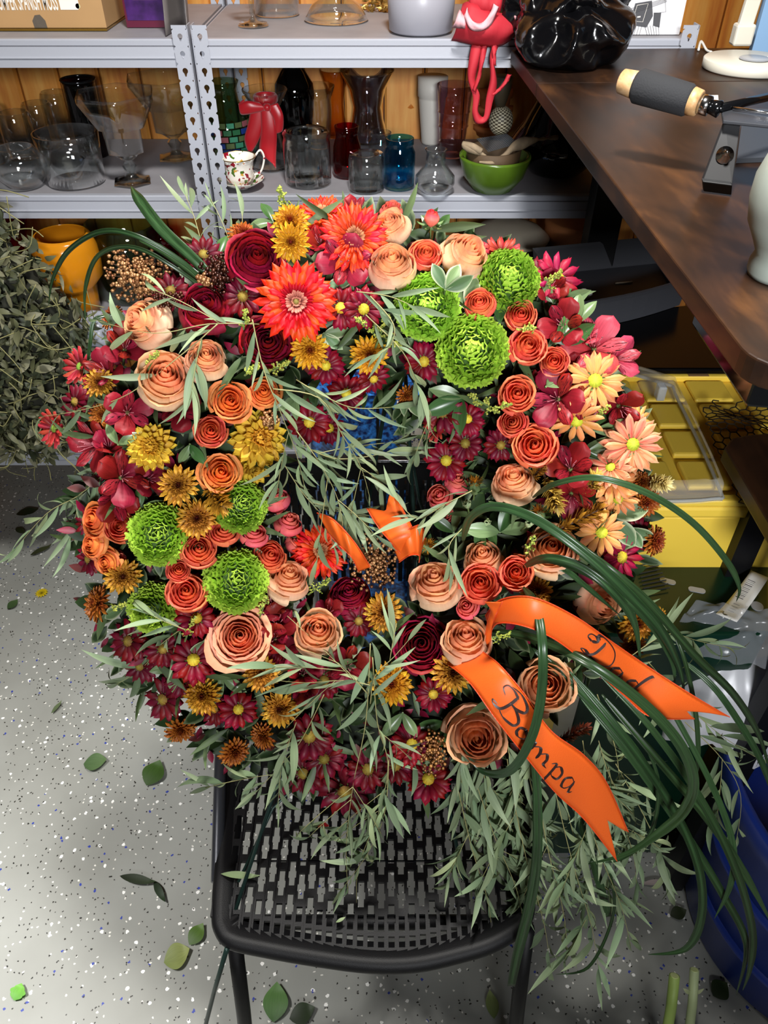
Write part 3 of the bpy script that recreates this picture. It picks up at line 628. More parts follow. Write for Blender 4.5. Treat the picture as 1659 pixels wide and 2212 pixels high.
# ------------------------------------------------------------------ placing a flower at its place on the ring
RM, RA = 430.0, 250.0
def ring_lift(px, py):
    r = hypot(px-RINGC[0], py-RINGC[1]); s = (r-RM)/RA; return .085*sqrt(max(0, 1-s*s))
def axis_at(px, py, ax, ay):
    v = -ray(px, py).normalized(); r = CR - v*CR.dot(v); r.normalize(); u = v.cross(r); 
    if u.dot(CU) < 0: u = -u
    n = hypot(ax, ay); 
    if n > .97: ax, ay = ax/n*.97, ay/n*.97; n = .97
    return (r*ax + u*ay + v*sqrt(1-n*n)).normalized()
def zframe(p, ax, spin, s):
    q = ax.to_track_quat('Z', 'Y').to_matrix().to_4x4(); return Matrix.Translation(p) @ q @ RZ(spin) @ Matrix.Scale(s, 4)
def plant(name, variant, M4):
    root = bpy.data.objects.new(name, None); COL.objects.link(root); root.empty_display_size = .02; root.matrix_world = M4
    for nm, me, ml, kd in variant:
        o = link(nm, me, root, ml)
        if kd: o['kind'] = kd
    return root
def clock(px, py):
    a = (atan2(px-RINGC[0], -(py-RINGC[1]))/(2*pi)*24) % 24; h2 = int(round(a)) % 24
    names = ['twelve', 'one', 'two', 'three', 'four', 'five', 'six', 'seven', 'eight', 'nine', 'ten', 'eleven']
    h = names[(h2//2) % 12]; return (h+" o'clock") if h2 % 2 == 0 else 'half past '+h
def band(px, py):
    r = hypot((px-RINGC[0]), (py-RINGC[1])*.98); return "wreath's inner rim" if r < 345 else ('mid-wreath' if r < 500 else "wreath's outer rim")
KN = {}  # kind -> (object name, label words, category, group, half height used as the visual centre)
for k, v in {
 'peach_rose': ('peach_rose', 'cream-based peach rose', 'rose', 'peach roses in the wreath', .92), 'peach_open_rose': ('garden_rose', 'fully open peach rose', 'rose', 'peach roses in the wreath', .7),
 'coral_rose': ('spray_rose', 'coral spray rose', 'rose', 'spray roses in the wreath', .75), 'pink_rose': ('spray_rose', 'pinkish spray rose', 'rose', 'spray roses in the wreath', .9), 'orange_rose': ('spray_rose', 'orange spray rose', 'rose', 'spray roses in the wreath', .7),
 'rose_bud': ('rose_bud', 'closed pink-red rose bud with spread sepals', 'rose bud', 'spray roses in the wreath', 1.0), 'burgundy_rose': ('burgundy_rose', 'dark burgundy rose', 'rose', 'burgundy roses in the wreath', .7),
 'burgundy_daisy': ('daisy_chrysanthemum', 'burgundy yellow-eyed daisy', 'daisy', 'burgundy daisies in the wreath', .05), 'dark_daisy': ('daisy_chrysanthemum', 'shaded dark burgundy daisy', 'daisy', 'burgundy daisies in the wreath', .05),
 'magenta_daisy': ('daisy_chrysanthemum', 'magenta yellow-eyed daisy', 'daisy', 'burgundy daisies in the wreath', .05), 'red_daisy': ('daisy_chrysanthemum', 'brick-red half-folded daisy', 'daisy', 'burgundy daisies in the wreath', .2),
 'peach_daisy': ('daisy_chrysanthemum', 'peach-yellow daisy with lime centre', 'daisy', 'peach daisies in the wreath', .05), 'coral_daisy': ('daisy_chrysanthemum', 'coral-petalled daisy with pale tips', 'daisy', 'peach daisies in the wreath', .05),
 'red_gerbera': ('gerbera', 'red-orange gerbera', 'gerbera', 'gerberas in the wreath', .1), 'green_mum': ('green_chrysanthemum', 'lime green pompon chrysanthemum', 'chrysanthemum', 'green chrysanthemums in the wreath', .2),
 'bronze_mum': ('button_chrysanthemum', 'bronze-gold button chrysanthemum', 'chrysanthemum', 'button chrysanthemums in the wreath', .15), 'gold_mum': ('button_chrysanthemum', 'golden button chrysanthemum', 'chrysanthemum', 'button chrysanthemums in the wreath', .15), 'rust_mum': ('button_chrysanthemum', 'rust-brown button chrysanthemum', 'chrysanthemum', 'button chrysanthemums in the wreath', .15),
 'yellow_mum': ('yellow_chrysanthemum', 'large yellow chrysanthemum', 'chrysanthemum', 'yellow chrysanthemums in the wreath', .2),
 'red_alstro': ('alstroemeria', 'red alstroemeria bloom', 'alstroemeria', 'alstroemeria blooms in the wreath', .5), 'pink_alstro': ('alstroemeria', 'rosy red streaked alstroemeria bloom', 'alstroemeria', 'alstroemeria blooms in the wreath', .5), 'dark_alstro': ('alstroemeria', 'deep maroon alstroemeria bloom', 'alstroemeria', 'alstroemeria blooms in the wreath', .5),
 'safflower': ('safflower', 'spiky orange safflower on a green bulb', 'safflower', 'safflowers in the wreath', .2), 'saff_bud': ('safflower_bud', 'pale green closed safflower bud', 'flower bud', 'safflowers in the wreath', .4)}.items(): KN[k] = v
SCL = {'rose': 1.14, 'alstro': 1.3, 'daisy': 1.25, 'mum': 1.16, 'gerbera': 1.16}
# kind: (px, py, diameter px, axis right, axis up, variant, extra lift towards the viewer in mm)
FL = {
'peach_rose': [(318, 700, 104, -.66, .36, 0, 10), (355, 822, 118, .05, .42, 1, 12), (446, 778, 88, 0, .45, 0, 12), (845, 575, 98, .02, .60, 0, 16), (845, 492, 80, -.25, .6, 2, -8), (1003, 555, 100, .42, .62, 0, 4), (1110, 1045, 92, -.05, .60, 0, 20),
  (622, 1255, 86, .12, .62, 1, 8), (685, 1368, 96, .05, .35, 1, 14), (940, 1266, 104, -.08, .60, 1, 16), (1006, 1384, 98, .02, .45, 1, 22), (1178, 1482, 116, .12, .1, 1, 6), (1028, 1590, 122, .08, -.2, 1, 25), (1045, 1208, 86, -.1, .5, 2, -8), (1188, 1190, 108, .1, .3, 1, -4), (1290, 1300, 96, .55, -.2, 2, -30)],
'peach_open_rose': [(518, 1374, 118, -.02, .12, 0, 18)],
'coral_rose': [(430, 1186, 74, .02, .25, 0, 12), (484, 1146, 64, 0, .5, 1, 4), (583, 1200, 72, .2, .35, 2, 6), (386, 1231, 50, 0, .2, 0, 10), (402, 1277, 80, -.05, .2, 1, 16), (258, 1137, 66, -.25, 0, 0, 0),
  (1035, 654, 66, -.05, .45, 2, 16), (1125, 679, 64, .1, .25, 0, 14), (1140, 745, 78, .25, .25, 1, 16), (1196, 780, 62, .1, .2, 0, 8), (1118, 850, 76, .0, .2, 1, 16), (1107, 912, 60, -.1, .15, 0, 10), (1154, 962, 92, -.02, .2, 1, 20), (1038, 1260, 84, -.02, .25, 0, 24), (1115, 1236, 72, .02, .2, 1, 20), (920, 548, 66, .05, .5, 1, 8), (455, 930, 68, .05, .1, 0, 8)],
'orange_rose': [(497, 865, 82, .1, .15, 0, 8), (570, 846, 68, -.1, .3, 1, 4), (477, 1020, 80, .12, .2, 0, 8), (204, 1122, 70, -.75, .1, 0, 0), (200, 1175, 62, -.75, .05, 1, 6), (232, 1216, 60, -.65, -.2, 0, 8)],
'pink_rose': [(548, 1152, 56, .1, .6, 1, 8), (596, 1078, 62, -.1, .75, 0, 0), (622, 1128, 62, .2, .7, 1, 0), (644, 1172, 56, .3, .6, 0, -4), (848, 452, 50, .1, .85, 0, -20), (950, 1072, 58, -.25, .35, 1, 6), (988, 1038, 52, .1, .6, 0, 0), (1008, 1310, 50, -.2, .3, 1, 14), (962, 1108, 44, -.2, -.2, 0, -6), (255, 1210, 50, .6, .3, 0, -6)],
'rose_bud': [(932, 470, 36, .05, .9, 0, 0)],
'burgundy_rose': [(555, 560, 124, .05, .42, 0, 0), (447, 662, 112, -.15, .5, 1, 4), (578, 738, 108, .0, .15, 0, -8), (755, 1285, 90, -.1, .55, 1, -4), (910, 1392, 112, .0, .1, 0, -4)],
'red_gerbera': [(640, 652, 160, .02, .05, 0, 28), (766, 512, 142, .05, .28, 1, 16), (697, 458, 110, -.05, .78, 1, -10), (692, 1190, 112, .05, .18, 1, 14)],
'green_mum': [(922, 663, 122, -.05, .15, 0, 14), (1098, 606, 118, .15, .35, 0, 8), (1020, 756, 136, 0, .1, 0, 20), (343, 1155, 118, -.1, .05, 1, 2), (520, 1093, 104, .2, .2, 1, 4), (510, 1254, 122, .08, .1, 1, 6), (331, 1313, 98, -.3, -.15, 2, -14)],
'bronze_mum': [(385, 1049, 80, -.05, .15, 0, 14), (425, 1120, 80, 0, 0, 1, 14), (265, 1246, 72, 0, .05, 0, 10), (565, 1455, 74, -.05, .05, 1, 12), (604, 1532, 74, -.15, -.15, 0, 10), (437, 1504, 74, -.3, -.05, 2, 8), (828, 1323, 78, -.02, 0, 0, 14), (978, 1452, 82, .08, 0, 1, 26), (1160, 1279, 66, .25, -.05, 0, 4), (1376, 1348, 74, .3, -.3, 2, -10), (215, 826, 62, -.2, .3, 0, 4)],
'gold_mum': [(628, 523, 76, .02, .1, 0, 24), (627, 478, 76, -.05, .5, 1, 8), (670, 757, 76, 0, .05, 0, 24), (797, 767, 76, .05, -.1, 1, 16), (845, 1478, 84, .08, -.02, 0, 14), (1424, 1332, 42, .7, .2, 1, -10)],
'rust_mum': [(208, 1303, 72, -.82, .1, 0, 2), (390, 1578, 62, .15, -.65, 1, 4), (507, 1626, 62, .35, -.55, 0, 4), (567, 1592, 56, -.55, -.35, 1, -10), (525, 505, 62, .1, .7, 0, -6), (1396, 1086, 62, .35, -.3, 1, 8), (1416, 1168, 60, .8, -.1, 0, 8), (1388, 1040, 46, .4, .4, 1, 0), (1243, 674, 44, .2, .3, 0, 4), (878, 856, 46, .5, -.45, 1, 0), (240, 684, 52, -.6, .55, 0, -14), (1368, 1396, 52, .1, -.7, 0, -16), (1378, 1300, 34, .6, .5, 1, -20), (220, 897, 54, -.3, .2, 1, -10)],
'yellow_mum': [(325, 966, 100, -.1, .1, 0, 10), (560, 948, 120, .25, .1, 1, 10), (545, 1010, 84, .2, -.35, 0, -6)],
'peach_daisy': [(1286, 822, 112, .15, .12, 0, 18), (1245, 912, 100, .0, -.6, 1, 12), (1300, 1150, 92, .12, .05, 2, 14), (1325, 1035, 92, .25, .35, 0, 2), (1382, 905, 66, .65, .3, 1, -8), (1335, 1080, 76, .1, -.5, 2, 0)],
'coral_daisy': [(1368, 960, 114, .3, .02, 0, 16), (1318, 1008, 84, -.2, .4, 0, 4)],
'burgundy_daisy': [(736, 665, 82, -.1, .05, 0, 18), (786, 668, 82, .15, -.1, 1, 20), (704, 790, 72, .1, -.05, 2, 4), (748, 850, 74, .05, -.02, 0, 10), (808, 820, 64, .3, -.5, 1, 2), (668, 912, 80, -.05, .15, 2, 6), (712, 925, 66, .25, -.1, 0, -2), (916, 781, 78, .15, 0, 1, 12), (964, 995, 80, .1, .1, 2, 6), (425, 1335, 78, .08, 0, 0, 12), (418, 1425, 92, .05, .15, 1, 8), (925, 1682, 88, -.05, .1, 2, 8), (890, 1608, 84, .2, .1, 0, 4), (936, 1500, 70, -.05, -.1, 1, 0), (1010, 905, 66, -.05, .1, 2, 0), (515, 1532, 76, .0, .15, 1, 2)],
'dark_daisy': [(955, 890, 84, -.15, .1, 0, 0), (1005, 958, 70, .05, 0, 1, -4), (1082, 962, 66, .2, -.15, 0, 0), (275, 1385, 84, -.65, -.1, 1, -10), (352, 1402, 72, -.1, 0, 0, -6), (462, 1532, 62, -.3, -.2, 1, -4), (350, 1512, 84, -.55, -.3, 0, -4), (668, 1592, 92, -.05, -.15, 1, 0), (745, 1712, 108, 0, -.6, 0, 0), (795, 1662, 84, .05, -.1, 1, -4), (655, 1672, 84, -.2, -.4, 0, -6), (775, 1342, 62, -.05, -.1, 1, -6), (440, 548, 74, .05, .5, 0, -2), (368, 627, 74, -.2, .4, 1, 0), (524, 640, 78, -.2, .1, 0, 0), (188, 1208, 62, -.8, -.1, 1, -4), (182, 1128, 52, -.7, 0, 0, -8), (160, 868, 68, -.7, .15, 1, -6), (1385, 1150, 62, .7, .2, 0, -14), (1165, 830, 60, .2, .3, 1, -8), (1165, 588, 68, .4, .5, 0, -10), (300, 1440, 70, -.5, -.4, 0, -14), (855, 1655, 74, .1, -.3, 0, -10), (700, 1640, 78, -.1, -.3, 1, -10), (605, 1400, 50, .1, .2, 0, -12), (700, 1470, 74, 0, -.1, 1, -14), (390, 1470, 70, -.3, -.2, 1, -12)],
'magenta_daisy': [(1345, 1204, 92, .62, -.15, 0, 2), (1205, 598, 100, .45, .35, 0, 2)],
'red_daisy': [(110, 926, 74, -.85, -.05, 0, 0), (165, 790, 72, -.8, .25, 1, -2), (1085, 537, 78, .1, .88, 0, 0), (938, 925, 58, -.7, .1, 1, 0)],
'red_alstro': [(745, 562, 96, -.05, .15, 0, 14), (690, 520, 70, -.1, .5, 2, 2), (768, 446, 58, .15, .85, 1, -16), (276, 890, 84, .02, .05, 0, 10), (270, 745, 88, .05, .45, 1, 4), (222, 800, 84, -.5, .3, 1, 0), (190, 962, 92, -.75, -.05, 0, 2), (268, 1030, 100, .2, .05, 0, 8), (250, 1085, 84, .1, -.35, 1, 2), (1200, 862, 104, -.15, .0, 0, 16), (1262, 868, 84, .4, -.05, 1, 10), (1345, 885, 84, .35, -.3, 1, -4), (1232, 1005, 94, .0, .3, 1, 14), (1236, 1078, 84, .1, -.45, 0, 12), (655, 1452, 76, .05, .2, 1, 2), (1215, 700, 92, -.1, .2, 1, 6), (592, 1378, 72, -.1, .1, 2, 2), (235, 960, 74, -.1, .6, 2, 2)],
'pink_alstro': [(1285, 742, 108, .05, .35, 0, 12), (1345, 772, 84, .75, .2, 1, 6), (1262, 722, 60, .2, .75, 1, 2)],
'dark_alstro': [(388, 880, 84, .0, .15, 0, 0), (600, 1345, 84, .05, .3, 1, -2), (612, 1412, 70, 0, -.1, 0, -6), (710, 1322, 64, .1, .4, 1, -6), (752, 1440, 84, .1, -.05, 0, -10), (655, 1490, 64, .1, -.4, 1, -4), (325, 1035, 70, .3, 0, 0, -6), (1190, 620, 74, .2, .2, 1, -6), (590, 1310, 56, 0, .5, 0, -8), (1240, 800, 70, .1, .2, 1, -8), (385, 845, 60, .2, .3, 1, -8)],
'safflower': [(922, 1182, 52, .2, .35, 0, 16), (1026, 1048, 46, .05, .85, 0, 10), (1165, 1108, 44, -.1, .6, 0, 0)],
'saff_bud': [(1010, 1092, 46, -.1, .5, 0, 8), (1142, 1132, 52, .35, .35, 0, 6), (1052, 1130, 38, .2, .2, 0, -6)],
}
ALLF = [(k, i, *r) for k, rows in FL.items() for i, r in enumerate(rows)]
used = {}
def near(k, px, py, skip=0):
    c = sorted((hypot(r[2]-px, r[3]-py), r) for r in ALLF if KN[r[0]][1] != KN[k][1])
    r = c[skip][1]; dx, dy = r[2]-px, r[3]-py
    w = ('above' if dy > 0 else 'below') if abs(dy) > abs(dx) else 'beside'
    return w + ' ' + {'a': 'an '}.get(KN[r[0]][1][0] if KN[r[0]][1][0] in 'aeio' else '', 'an ' if KN[r[0]][1][0] in 'aeio' else 'a ') + KN[r[0]][1].split(' with ')[0].split(' on a ')[0].replace('cream-based ', '').replace('button ', '').replace('pompon ', '').replace(' yellow-eyed', '').replace(' half-folded', '').replace('chrysanthemum', 'mum').replace(' bloom', '').replace('fully open ', '').replace('closed ', '')
for k, i, px, py, d, ax, ay, var, dz in ALLF:
    z = zw(px, py) - ring_lift(px, py) - dz/1000.0
    V = PROTO[k][var % len(PROTO[k])]; R = d/2*z/FPX*SCL.get(k.split('_')[-1], 1.08); a = axis_at(px, py, ax, ay)
    p = P(px, py, z) - a*(R*KN[k][4]); nm, words_, cat, grp, hc = KN[k]
    root = plant(nm, V, zframe(p, a, random.uniform(0, 6.28) if k not in ('red_gerbera',) else .3*i, R))
    pre = words_.split(' with ')[0].split(' on a ')[0] if len(words_.split()) > 5 else words_
    base = pre + ', ' + band(px, py) + ' at ' + clock(px, py)
    for sk in range(0, 7):
        lab = base + ', ' + near(k, px, py, sk)
        if lab not in used: break
    used[lab] = 1; tag(root, lab.replace("half past", "half past"), cat, grp)
# ================================================================== the wreath itself: foam ring, moss and short greens
wr = empty('wreath_form', P(775, 1090, .96), 'green foam ring of the funeral wreath packed with dark leaves', 'wreath')
loop = []
for i in range(72):
    th = 2*pi*i/72; px, py = RINGC[0]+RM*cos(th), RINGC[1]+RM*.98*sin(th); loop.append(P(px, py, zw(px, py)+.035))
mb = MB(); nrm = -CF; vs = []; fs = []
for i, p in enumerate(loop):
    t = (loop[(i+1) % 72]-loop[i-1]).normalized(); out_ = t.cross(nrm).normalized(); u_ = out_.cross(t).normalized()
    for k in range(14):
        a = 2*pi*k/14; rr = .066*(1+.12*sin(i*1.7+k)+.06*sin(k*5+i*3)); vs.append(p + out_*cos(a)*rr*1.12 + u_*sin(a)*rr)
for i in range(72):
    for k in range(14): fs.append((i*14+k, i*14+(k+1) % 14, ((i+1) % 72)*14+(k+1) % 14, ((i+1) % 72)*14+k))
mb.add(vs, fs); part(mb, 'foam_ring', plain('dark green foam', '#101a0b', .9, bump=.6, bscale=200), wr, True)
rg = random.Random(12)
def leafgeo(L, W, bend=.2, side=0, nv=6, fold=.25, tipw=.45, nu=2):
    def f(u, v):
        s = (u-.5)*2; q = v/tipw if v < tipw else 1-(v-tipw)/(1-tipw); w = W/2*(sin(clamp(q)*pi/2))**(.8 if v < tipw else 1.0)+.0001
        ang = bend*v; x = L*(sin(ang)/bend if abs(bend) > 1e-4 else v); z = -L*((1-cos(ang))/bend if abs(bend) > 1e-4 else 0)
        return Vector((x, s*w+side*L*v*v, z+abs(s)*w*fold))
    return f
def frame_x(p, d, n):
    """matrix whose X runs along d and whose Z is as near as can be to n"""
    x = Vector(d).normalized(); y = Vector(n).cross(x); y = y.normalized() if y.length > 1e-4 else x.orthogonal().normalized(); z = x.cross(y)
    return Matrix(((x.x, y.x, z.x, p[0]), (x.y, y.y, z.y, p[1]), (x.z, y.z, z.z, p[2]), (0, 0, 0, 1)))
def scatter(n, rmin, rmax, L0, L1, wr_, cb, ct, edge, dz0, dz1, seed, name):
    rg = random.Random(seed); mb = MB()
    cols = [pcol(cb, ct, p=.7), pcol(mixhex(cb, '#20300f', .5), mixhex(ct, '#33451f', .5), p=.7)]; ce = pcol(cb, ct, p=.7, edge=edge) if edge else None
    for i in range(n):
        th = rg.uniform(0, 2*pi); r = sqrt(rg.uniform(rmin*rmin, rmax*rmax)); px, py = RINGC[0]+r*cos(th), RINGC[1]+r*sin(th)
        z = zw(px, py)-ring_lift(px, py)*.8+rg.uniform(dz0, dz1); L = rg.uniform(L0, L1); ap = Vector((cos(th), -sin(th)))
        out_ = 1.0 if r > 560 else (-.8 if r < 300 else 0); v = -ray(px, py).normalized()
        d = (CR*(ap.x*out_+rg.gauss(0, .7)) + CU*(ap.y*out_+rg.gauss(0, .7)) + v*rg.uniform(0, .6)).normalized()
        nn = (v + CR*rg.gauss(0, .5) + CU*rg.gauss(0, .5)).normalized(); M4 = frame_x(P(px, py, z), d, nn)
        f = leafgeo(L, L*wr_*rg.uniform(.8, 1.2), rg.uniform(-.2, .9), rg.uniform(-.1, .1), 5); c = ce if (ce and rg.random() < .5) else cols[rg.random() < .5]
        mb.grid(lambda u, v_: M4 @ f(u, v_), 4 if c is ce else 2, 5, c)
    o = part(mb, name, M['leaf'], wr, True); o['kind'] = 'stuff'
scatter(1700, 225, 605, .022, .040, .42, '#1c2b14', '#344a26', '#8f9d74', .015, .07, 5, 'filler_leaves')
scatter(300, 230, 620, .030, .055, .16, '#33452a', '#5d7048', None, -.01, .04, 9, 'narrow_filler_leaves')
scatter(420, 240, 625, .014, .024, .45, '#4a0613', '#8a1228', None, .0, .045, 19, 'deep_red_filler_petals')

# ================================================================== eucalyptus sprays
def euc_mesh(L, W, bend, side, c0, c1):
    mb = MB(); mb.grid(leafgeo(L, W, bend, side, 8, .3, .42), 2, 9, pcol(c0, c1, p=.8)); return mb.mesh('leaf', M['leaf'])
EUC = [euc_mesh(1, w, b_, s_, c0, c1) for w, b_, s_, c0, c1 in ((.11, .5, .05, '#6c8060', '#92a480'), (.13, .9, -.1, '#647857', '#889a76'), (.10, .2, .16, '#768a64', '#9cad86'), (.12, -.5, -.18, '#6c8060', '#92a480'), (.10, 1.2, .1, '#84966a', '#acba8c'))]
DRK = [euc_mesh(1, w, b_, s_, c0, c1) for w, b_, s_, c0, c1 in ((.15, .6, .08, '#33452c', '#4b603e'), (.13, .9, -.12, '#2c3d26', '#465a38'))]
def spine(pts, n=5):
    return cr([P(x, y, zw(x, y)-l) for x, y, l in pts], n)
def spray(label, pts, n, Lpx=95, seed=0, meshes=None, spread=.75, start=.08, group='eucalyptus sprays of the wreath', rs=.0012, down=.35, out=.25, twigs=0, name='eucalyptus_spray', stemmat='twig'):
    rg = random.Random(seed+100); meshes = meshes or EUC; V = spine(pts); m = len(V)
    root = empty(name, V[0], label, 'foliage', group)
    mb = MB(); mb.tube(V, lambda t: rs*(1.15-.7*t), 5, lin('#a89a63'))
    offs = []
    for q in range(twigs):
        t = rg.uniform(.15, .8); i = int(t*(m-1)); d = (V[min(i+2, m-1)]-V[max(i-2, 0)]).normalized(); a = rg.choice((-1, 1)); sd = d.cross(CF)*a
        L = rg.uniform(.05, .12); tw = [V[i] + (d*.8+sd*.6)*L*k/5 + Vector((0, 0, -.03*down*(k/5)**2)) for k in range(6)]; mb.tube(tw, [.0005]*6, 4); offs.append(tw)
    part(mb, 'stem', M[stemmat], root, True)
    places = []
    for i in range(n):
        if offs and rg.random() < .45:
            tw = rg.choice(offs); k = rg.randint(1, 4); places.append((tw[k].lerp(tw[k+1], rg.random()), (tw[k+1]-tw[k]).normalized()))
        else:
            t = start + (1-start)*((i+rg.random()*.7)/n); f = t*(m-1); k = min(int(f), m-2); places.append((V[k].lerp(V[k+1], min(1, f-k)), (V[k+1]-V[k]).normalized()))
    zc = depth(V[m//2])
    for i, (p, d) in enumerate(places):
        a = (1 if i % 2 else -1)*rg.uniform(.25, 1.0)*spread; sd = d.cross(CF); sd.normalize(); v = (CO-p).normalized()
        dd = (d*cos(a) + sd*sin(a) + v*rg.gauss(out*.3, out) + Vector((0, 0, -down*rg.random()))).normalized()
        if i >= n-2: dd = (d + sd*rg.uniform(-.2, .2)).normalized()
        nn = (v + CR*rg.gauss(0, .55) + CU*rg.gauss(0, .55)).normalized(); L = Lpx*zc/FPX*rg.uniform(.6, 1.15)*(1 if i < n*.8 else .8)
        o = link('leaf', rg.choice(meshes), None, frame_x(p, dd, nn) @ Matrix.Diagonal((L, L*rg.uniform(.85, 1.25)*(1 if rg.random() < .5 else -1), L, 1))); o.parent = root; o.matrix_parent_inverse = root.matrix_basis.inverted()
    return root
S = [
 ("long eucalyptus stem hanging down the middle of the chair seat", [(800, 1390, .12), (790, 1560, .11), (762, 1700, .10), (748, 1830, .07), (752, 1930, .05)], 26, 105, 1, 3),
 ("forked eucalyptus stem beside the one hanging down the middle", [(805, 1420, .12), (815, 1560, .11), (838, 1650, .10), (820, 1750, .09), (775, 1870, .07), (770, 1950, .05)], 24, 95, 2, 3),
 ("eucalyptus stem tipped with a pale leaf fan over the seat slots", [(840, 1640, .1), (830, 1760, .09), (790, 1850, .06), (735, 1925, .045)], 14, 95, 3, 0),
 ("eucalyptus spray drooping over the chair's front edge of the frame by rust mums", [(700, 1500, .11), (650, 1600, .10), (600, 1660, .09), (545, 1720, .08)], 18, 100, 4, 1),
 ("short eucalyptus spray hanging beside the wire easel leg", [(640, 1560, .1), (610, 1650, .1), (600, 1740, .08)], 12, 100, 5, 0),
 ("eucalyptus twig arching up under the central bronze mum", [(800, 1520, .12), (810, 1460, .13), (850, 1420, .13), (885, 1380, .13)], 8, 95, 6, 1),
 ("eucalyptus twig reaching beside the two garden roses", [(795, 1500, .12), (740, 1440, .13), (700, 1420, .12), (650, 1400, .12)], 9, 90, 7, 1),
 ("eucalyptus spray lying across the red blooms under the garden rose", [(800, 1480, .12), (740, 1470, .12), (660, 1475, .11), (600, 1470, .1)], 10, 90, 8, 2),
 ("pale eucalyptus spray reaching out beyond the burgundy daisies", [(420, 1340, .08), (350, 1390, .07), (310, 1440, .05), (250, 1480, .03)], 10, 110, 9, 0),
 ("eucalyptus spray fanned over the lowest green pompon", [(400, 1360, .11), (350, 1340, .11), (310, 1320, .1)], 6, 80, 10, 0),
 ("eucalyptus spray fanning out over the floor past the red lilies", [(240, 1010, .04), (170, 1070, .03), (100, 1110, .02), (30, 1190, .0)], 14, 105, 11, 0),
 ("second eucalyptus spray beyond the red lilies, pointing down", [(230, 990, .04), (180, 1060, .03), (160, 1130, .02), (150, 1170, .02)], 12, 105, 12, 0),
 ("eucalyptus spray over the cream-based roses near the berries", [(470, 700, .11), (400, 760, .11), (280, 850, .10), (180, 885, .07), (90, 900, .04)], 14, 100, 13, 1),
 ("eucalyptus spray crossing above the two peach roses", [(560, 700, .1), (450, 700, .11), (330, 720, .1), (200, 690, .05)], 10, 95, 14, 1),
 ("eucalyptus sprig standing up before the shelf beside the post", [(470, 620, .03), (440, 540, .0), (420, 470, -.02), (400, 420, -.03)], 9, 80, 15, 0),
 ("eucalyptus sprig rising across the shelf lip near the metal posts", [(500, 600, .02), (500, 540, .0), (480, 480, -.02), (455, 430, -.03)], 8, 75, 16, 0),
 ("single-leaved eucalyptus tip against the pale shelf lip", [(535, 560, .02), (525, 500, .0), (523, 440, -.02)], 5, 75, 17, 0),
 ("eucalyptus spray hanging from the burgundy rose past the orange roses", [(545, 690, .12), (570, 800, .12), (610, 900, .12), (640, 980, .10), (660, 1060, .08)], 18, 90, 18, 1),
 ("eucalyptus spray falling into the hole beside yellow chrysanthemums", [(590, 840, .12), (690, 860, .12), (740, 940, .1), (780, 1010, .08), (800, 1080, .06)], 20, 92, 19, 2),
 ("dense eucalyptus spray inside the hole above the orange ribbon", [(640, 930, .1), (690, 1000, .09), (730, 1080, .08), (745, 1170, .08)], 18, 95, 20, 2),
 ("eucalyptus spray spreading over the chair back in the hole", [(650, 960, .08), (720, 990, .07), (800, 985, .06), (880, 965, .05)], 16, 90, 21, 1),
 ("second eucalyptus layer deep inside the hole", [(600, 980, .05), (650, 1060, .04), (700, 1120, .04), (720, 1180, .04)], 16, 90, 22, 1),
 ("eucalyptus spray below the golden mum and red daisy", [(640, 820, .1), (690, 850, .11), (760, 880, .1), (840, 880, .08), (880, 870, .06)], 12, 85, 23, 0),
 ("eucalyptus stem slanting down from the lime pompons to the small cup", [(790, 680, .11), (870, 760, .13), (900, 830, .12), (930, 900, .1), (920, 960, .08)], 16, 85, 24, 1),
 ("eucalyptus twig curling over the second golden mum", [(800, 640, .12), (850, 700, .13), (840, 750, .13), (790, 775, .13)], 8, 85, 25, 0),
 ("eucalyptus twig drooping across the lower lime pompon", [(770, 630, .11), (840, 640, .12), (900, 665, .13)], 6, 90, 26, 0),
 ("eucalyptus twig at the inner edge pointing at the easel wire", [(1020, 1060, .1), (960, 1090, .1), (900, 1120, .1), (850, 1070, .09)], 9, 90, 27, 0),
 ("eucalyptus twig dropping beside the inner peach rose", [(1000, 1140, .1), (970, 1180, .11), (975, 1240, .11)], 5, 90, 28, 0),
 ("eucalyptus spray reaching towards the white plastic bag", [(1360, 1420, .05), (1440, 1370, .04), (1510, 1385, .03), (1580, 1400, .02)], 12, 105, 29, 0),
 ("eucalyptus spray hanging before the blue bin, uppermost", [(1400, 1430, .05), (1480, 1520, .04), (1560, 1590, .03), (1640, 1640, .02)], 14, 105, 30, 0),
 ("eucalyptus spray hanging before the blue bin, in the middle", [(1480, 1560, .04), (1560, 1640, .03), (1600, 1720, .02), (1590, 1820, .01)], 14, 100, 31, 1),
 ("eucalyptus spray behind the ribbon lettered end", [(1180, 1330, .06), (1280, 1420, .04), (1380, 1480, .03), (1450, 1500, .02)], 14, 80, 32, 2),
 ("eucalyptus spray dangling between the grass blades", [(1290, 1500, .03), (1330, 1620, .03), (1340, 1720, .02), (1350, 1800, .02)], 14, 100, 33, 1),
 ("eucalyptus spray beside the pointed end of the lower ribbon", [(1330, 1650, .02), (1390, 1760, .02), (1430, 1850, .01), (1440, 1900, .01)], 12, 110, 34, 0),
]
for lab, pts, n, L, sd, tw in S:
    spray(lab, pts, int(n*1.3), L*1.2, sd, None, .72, .06, twigs=tw, rs=.0006)
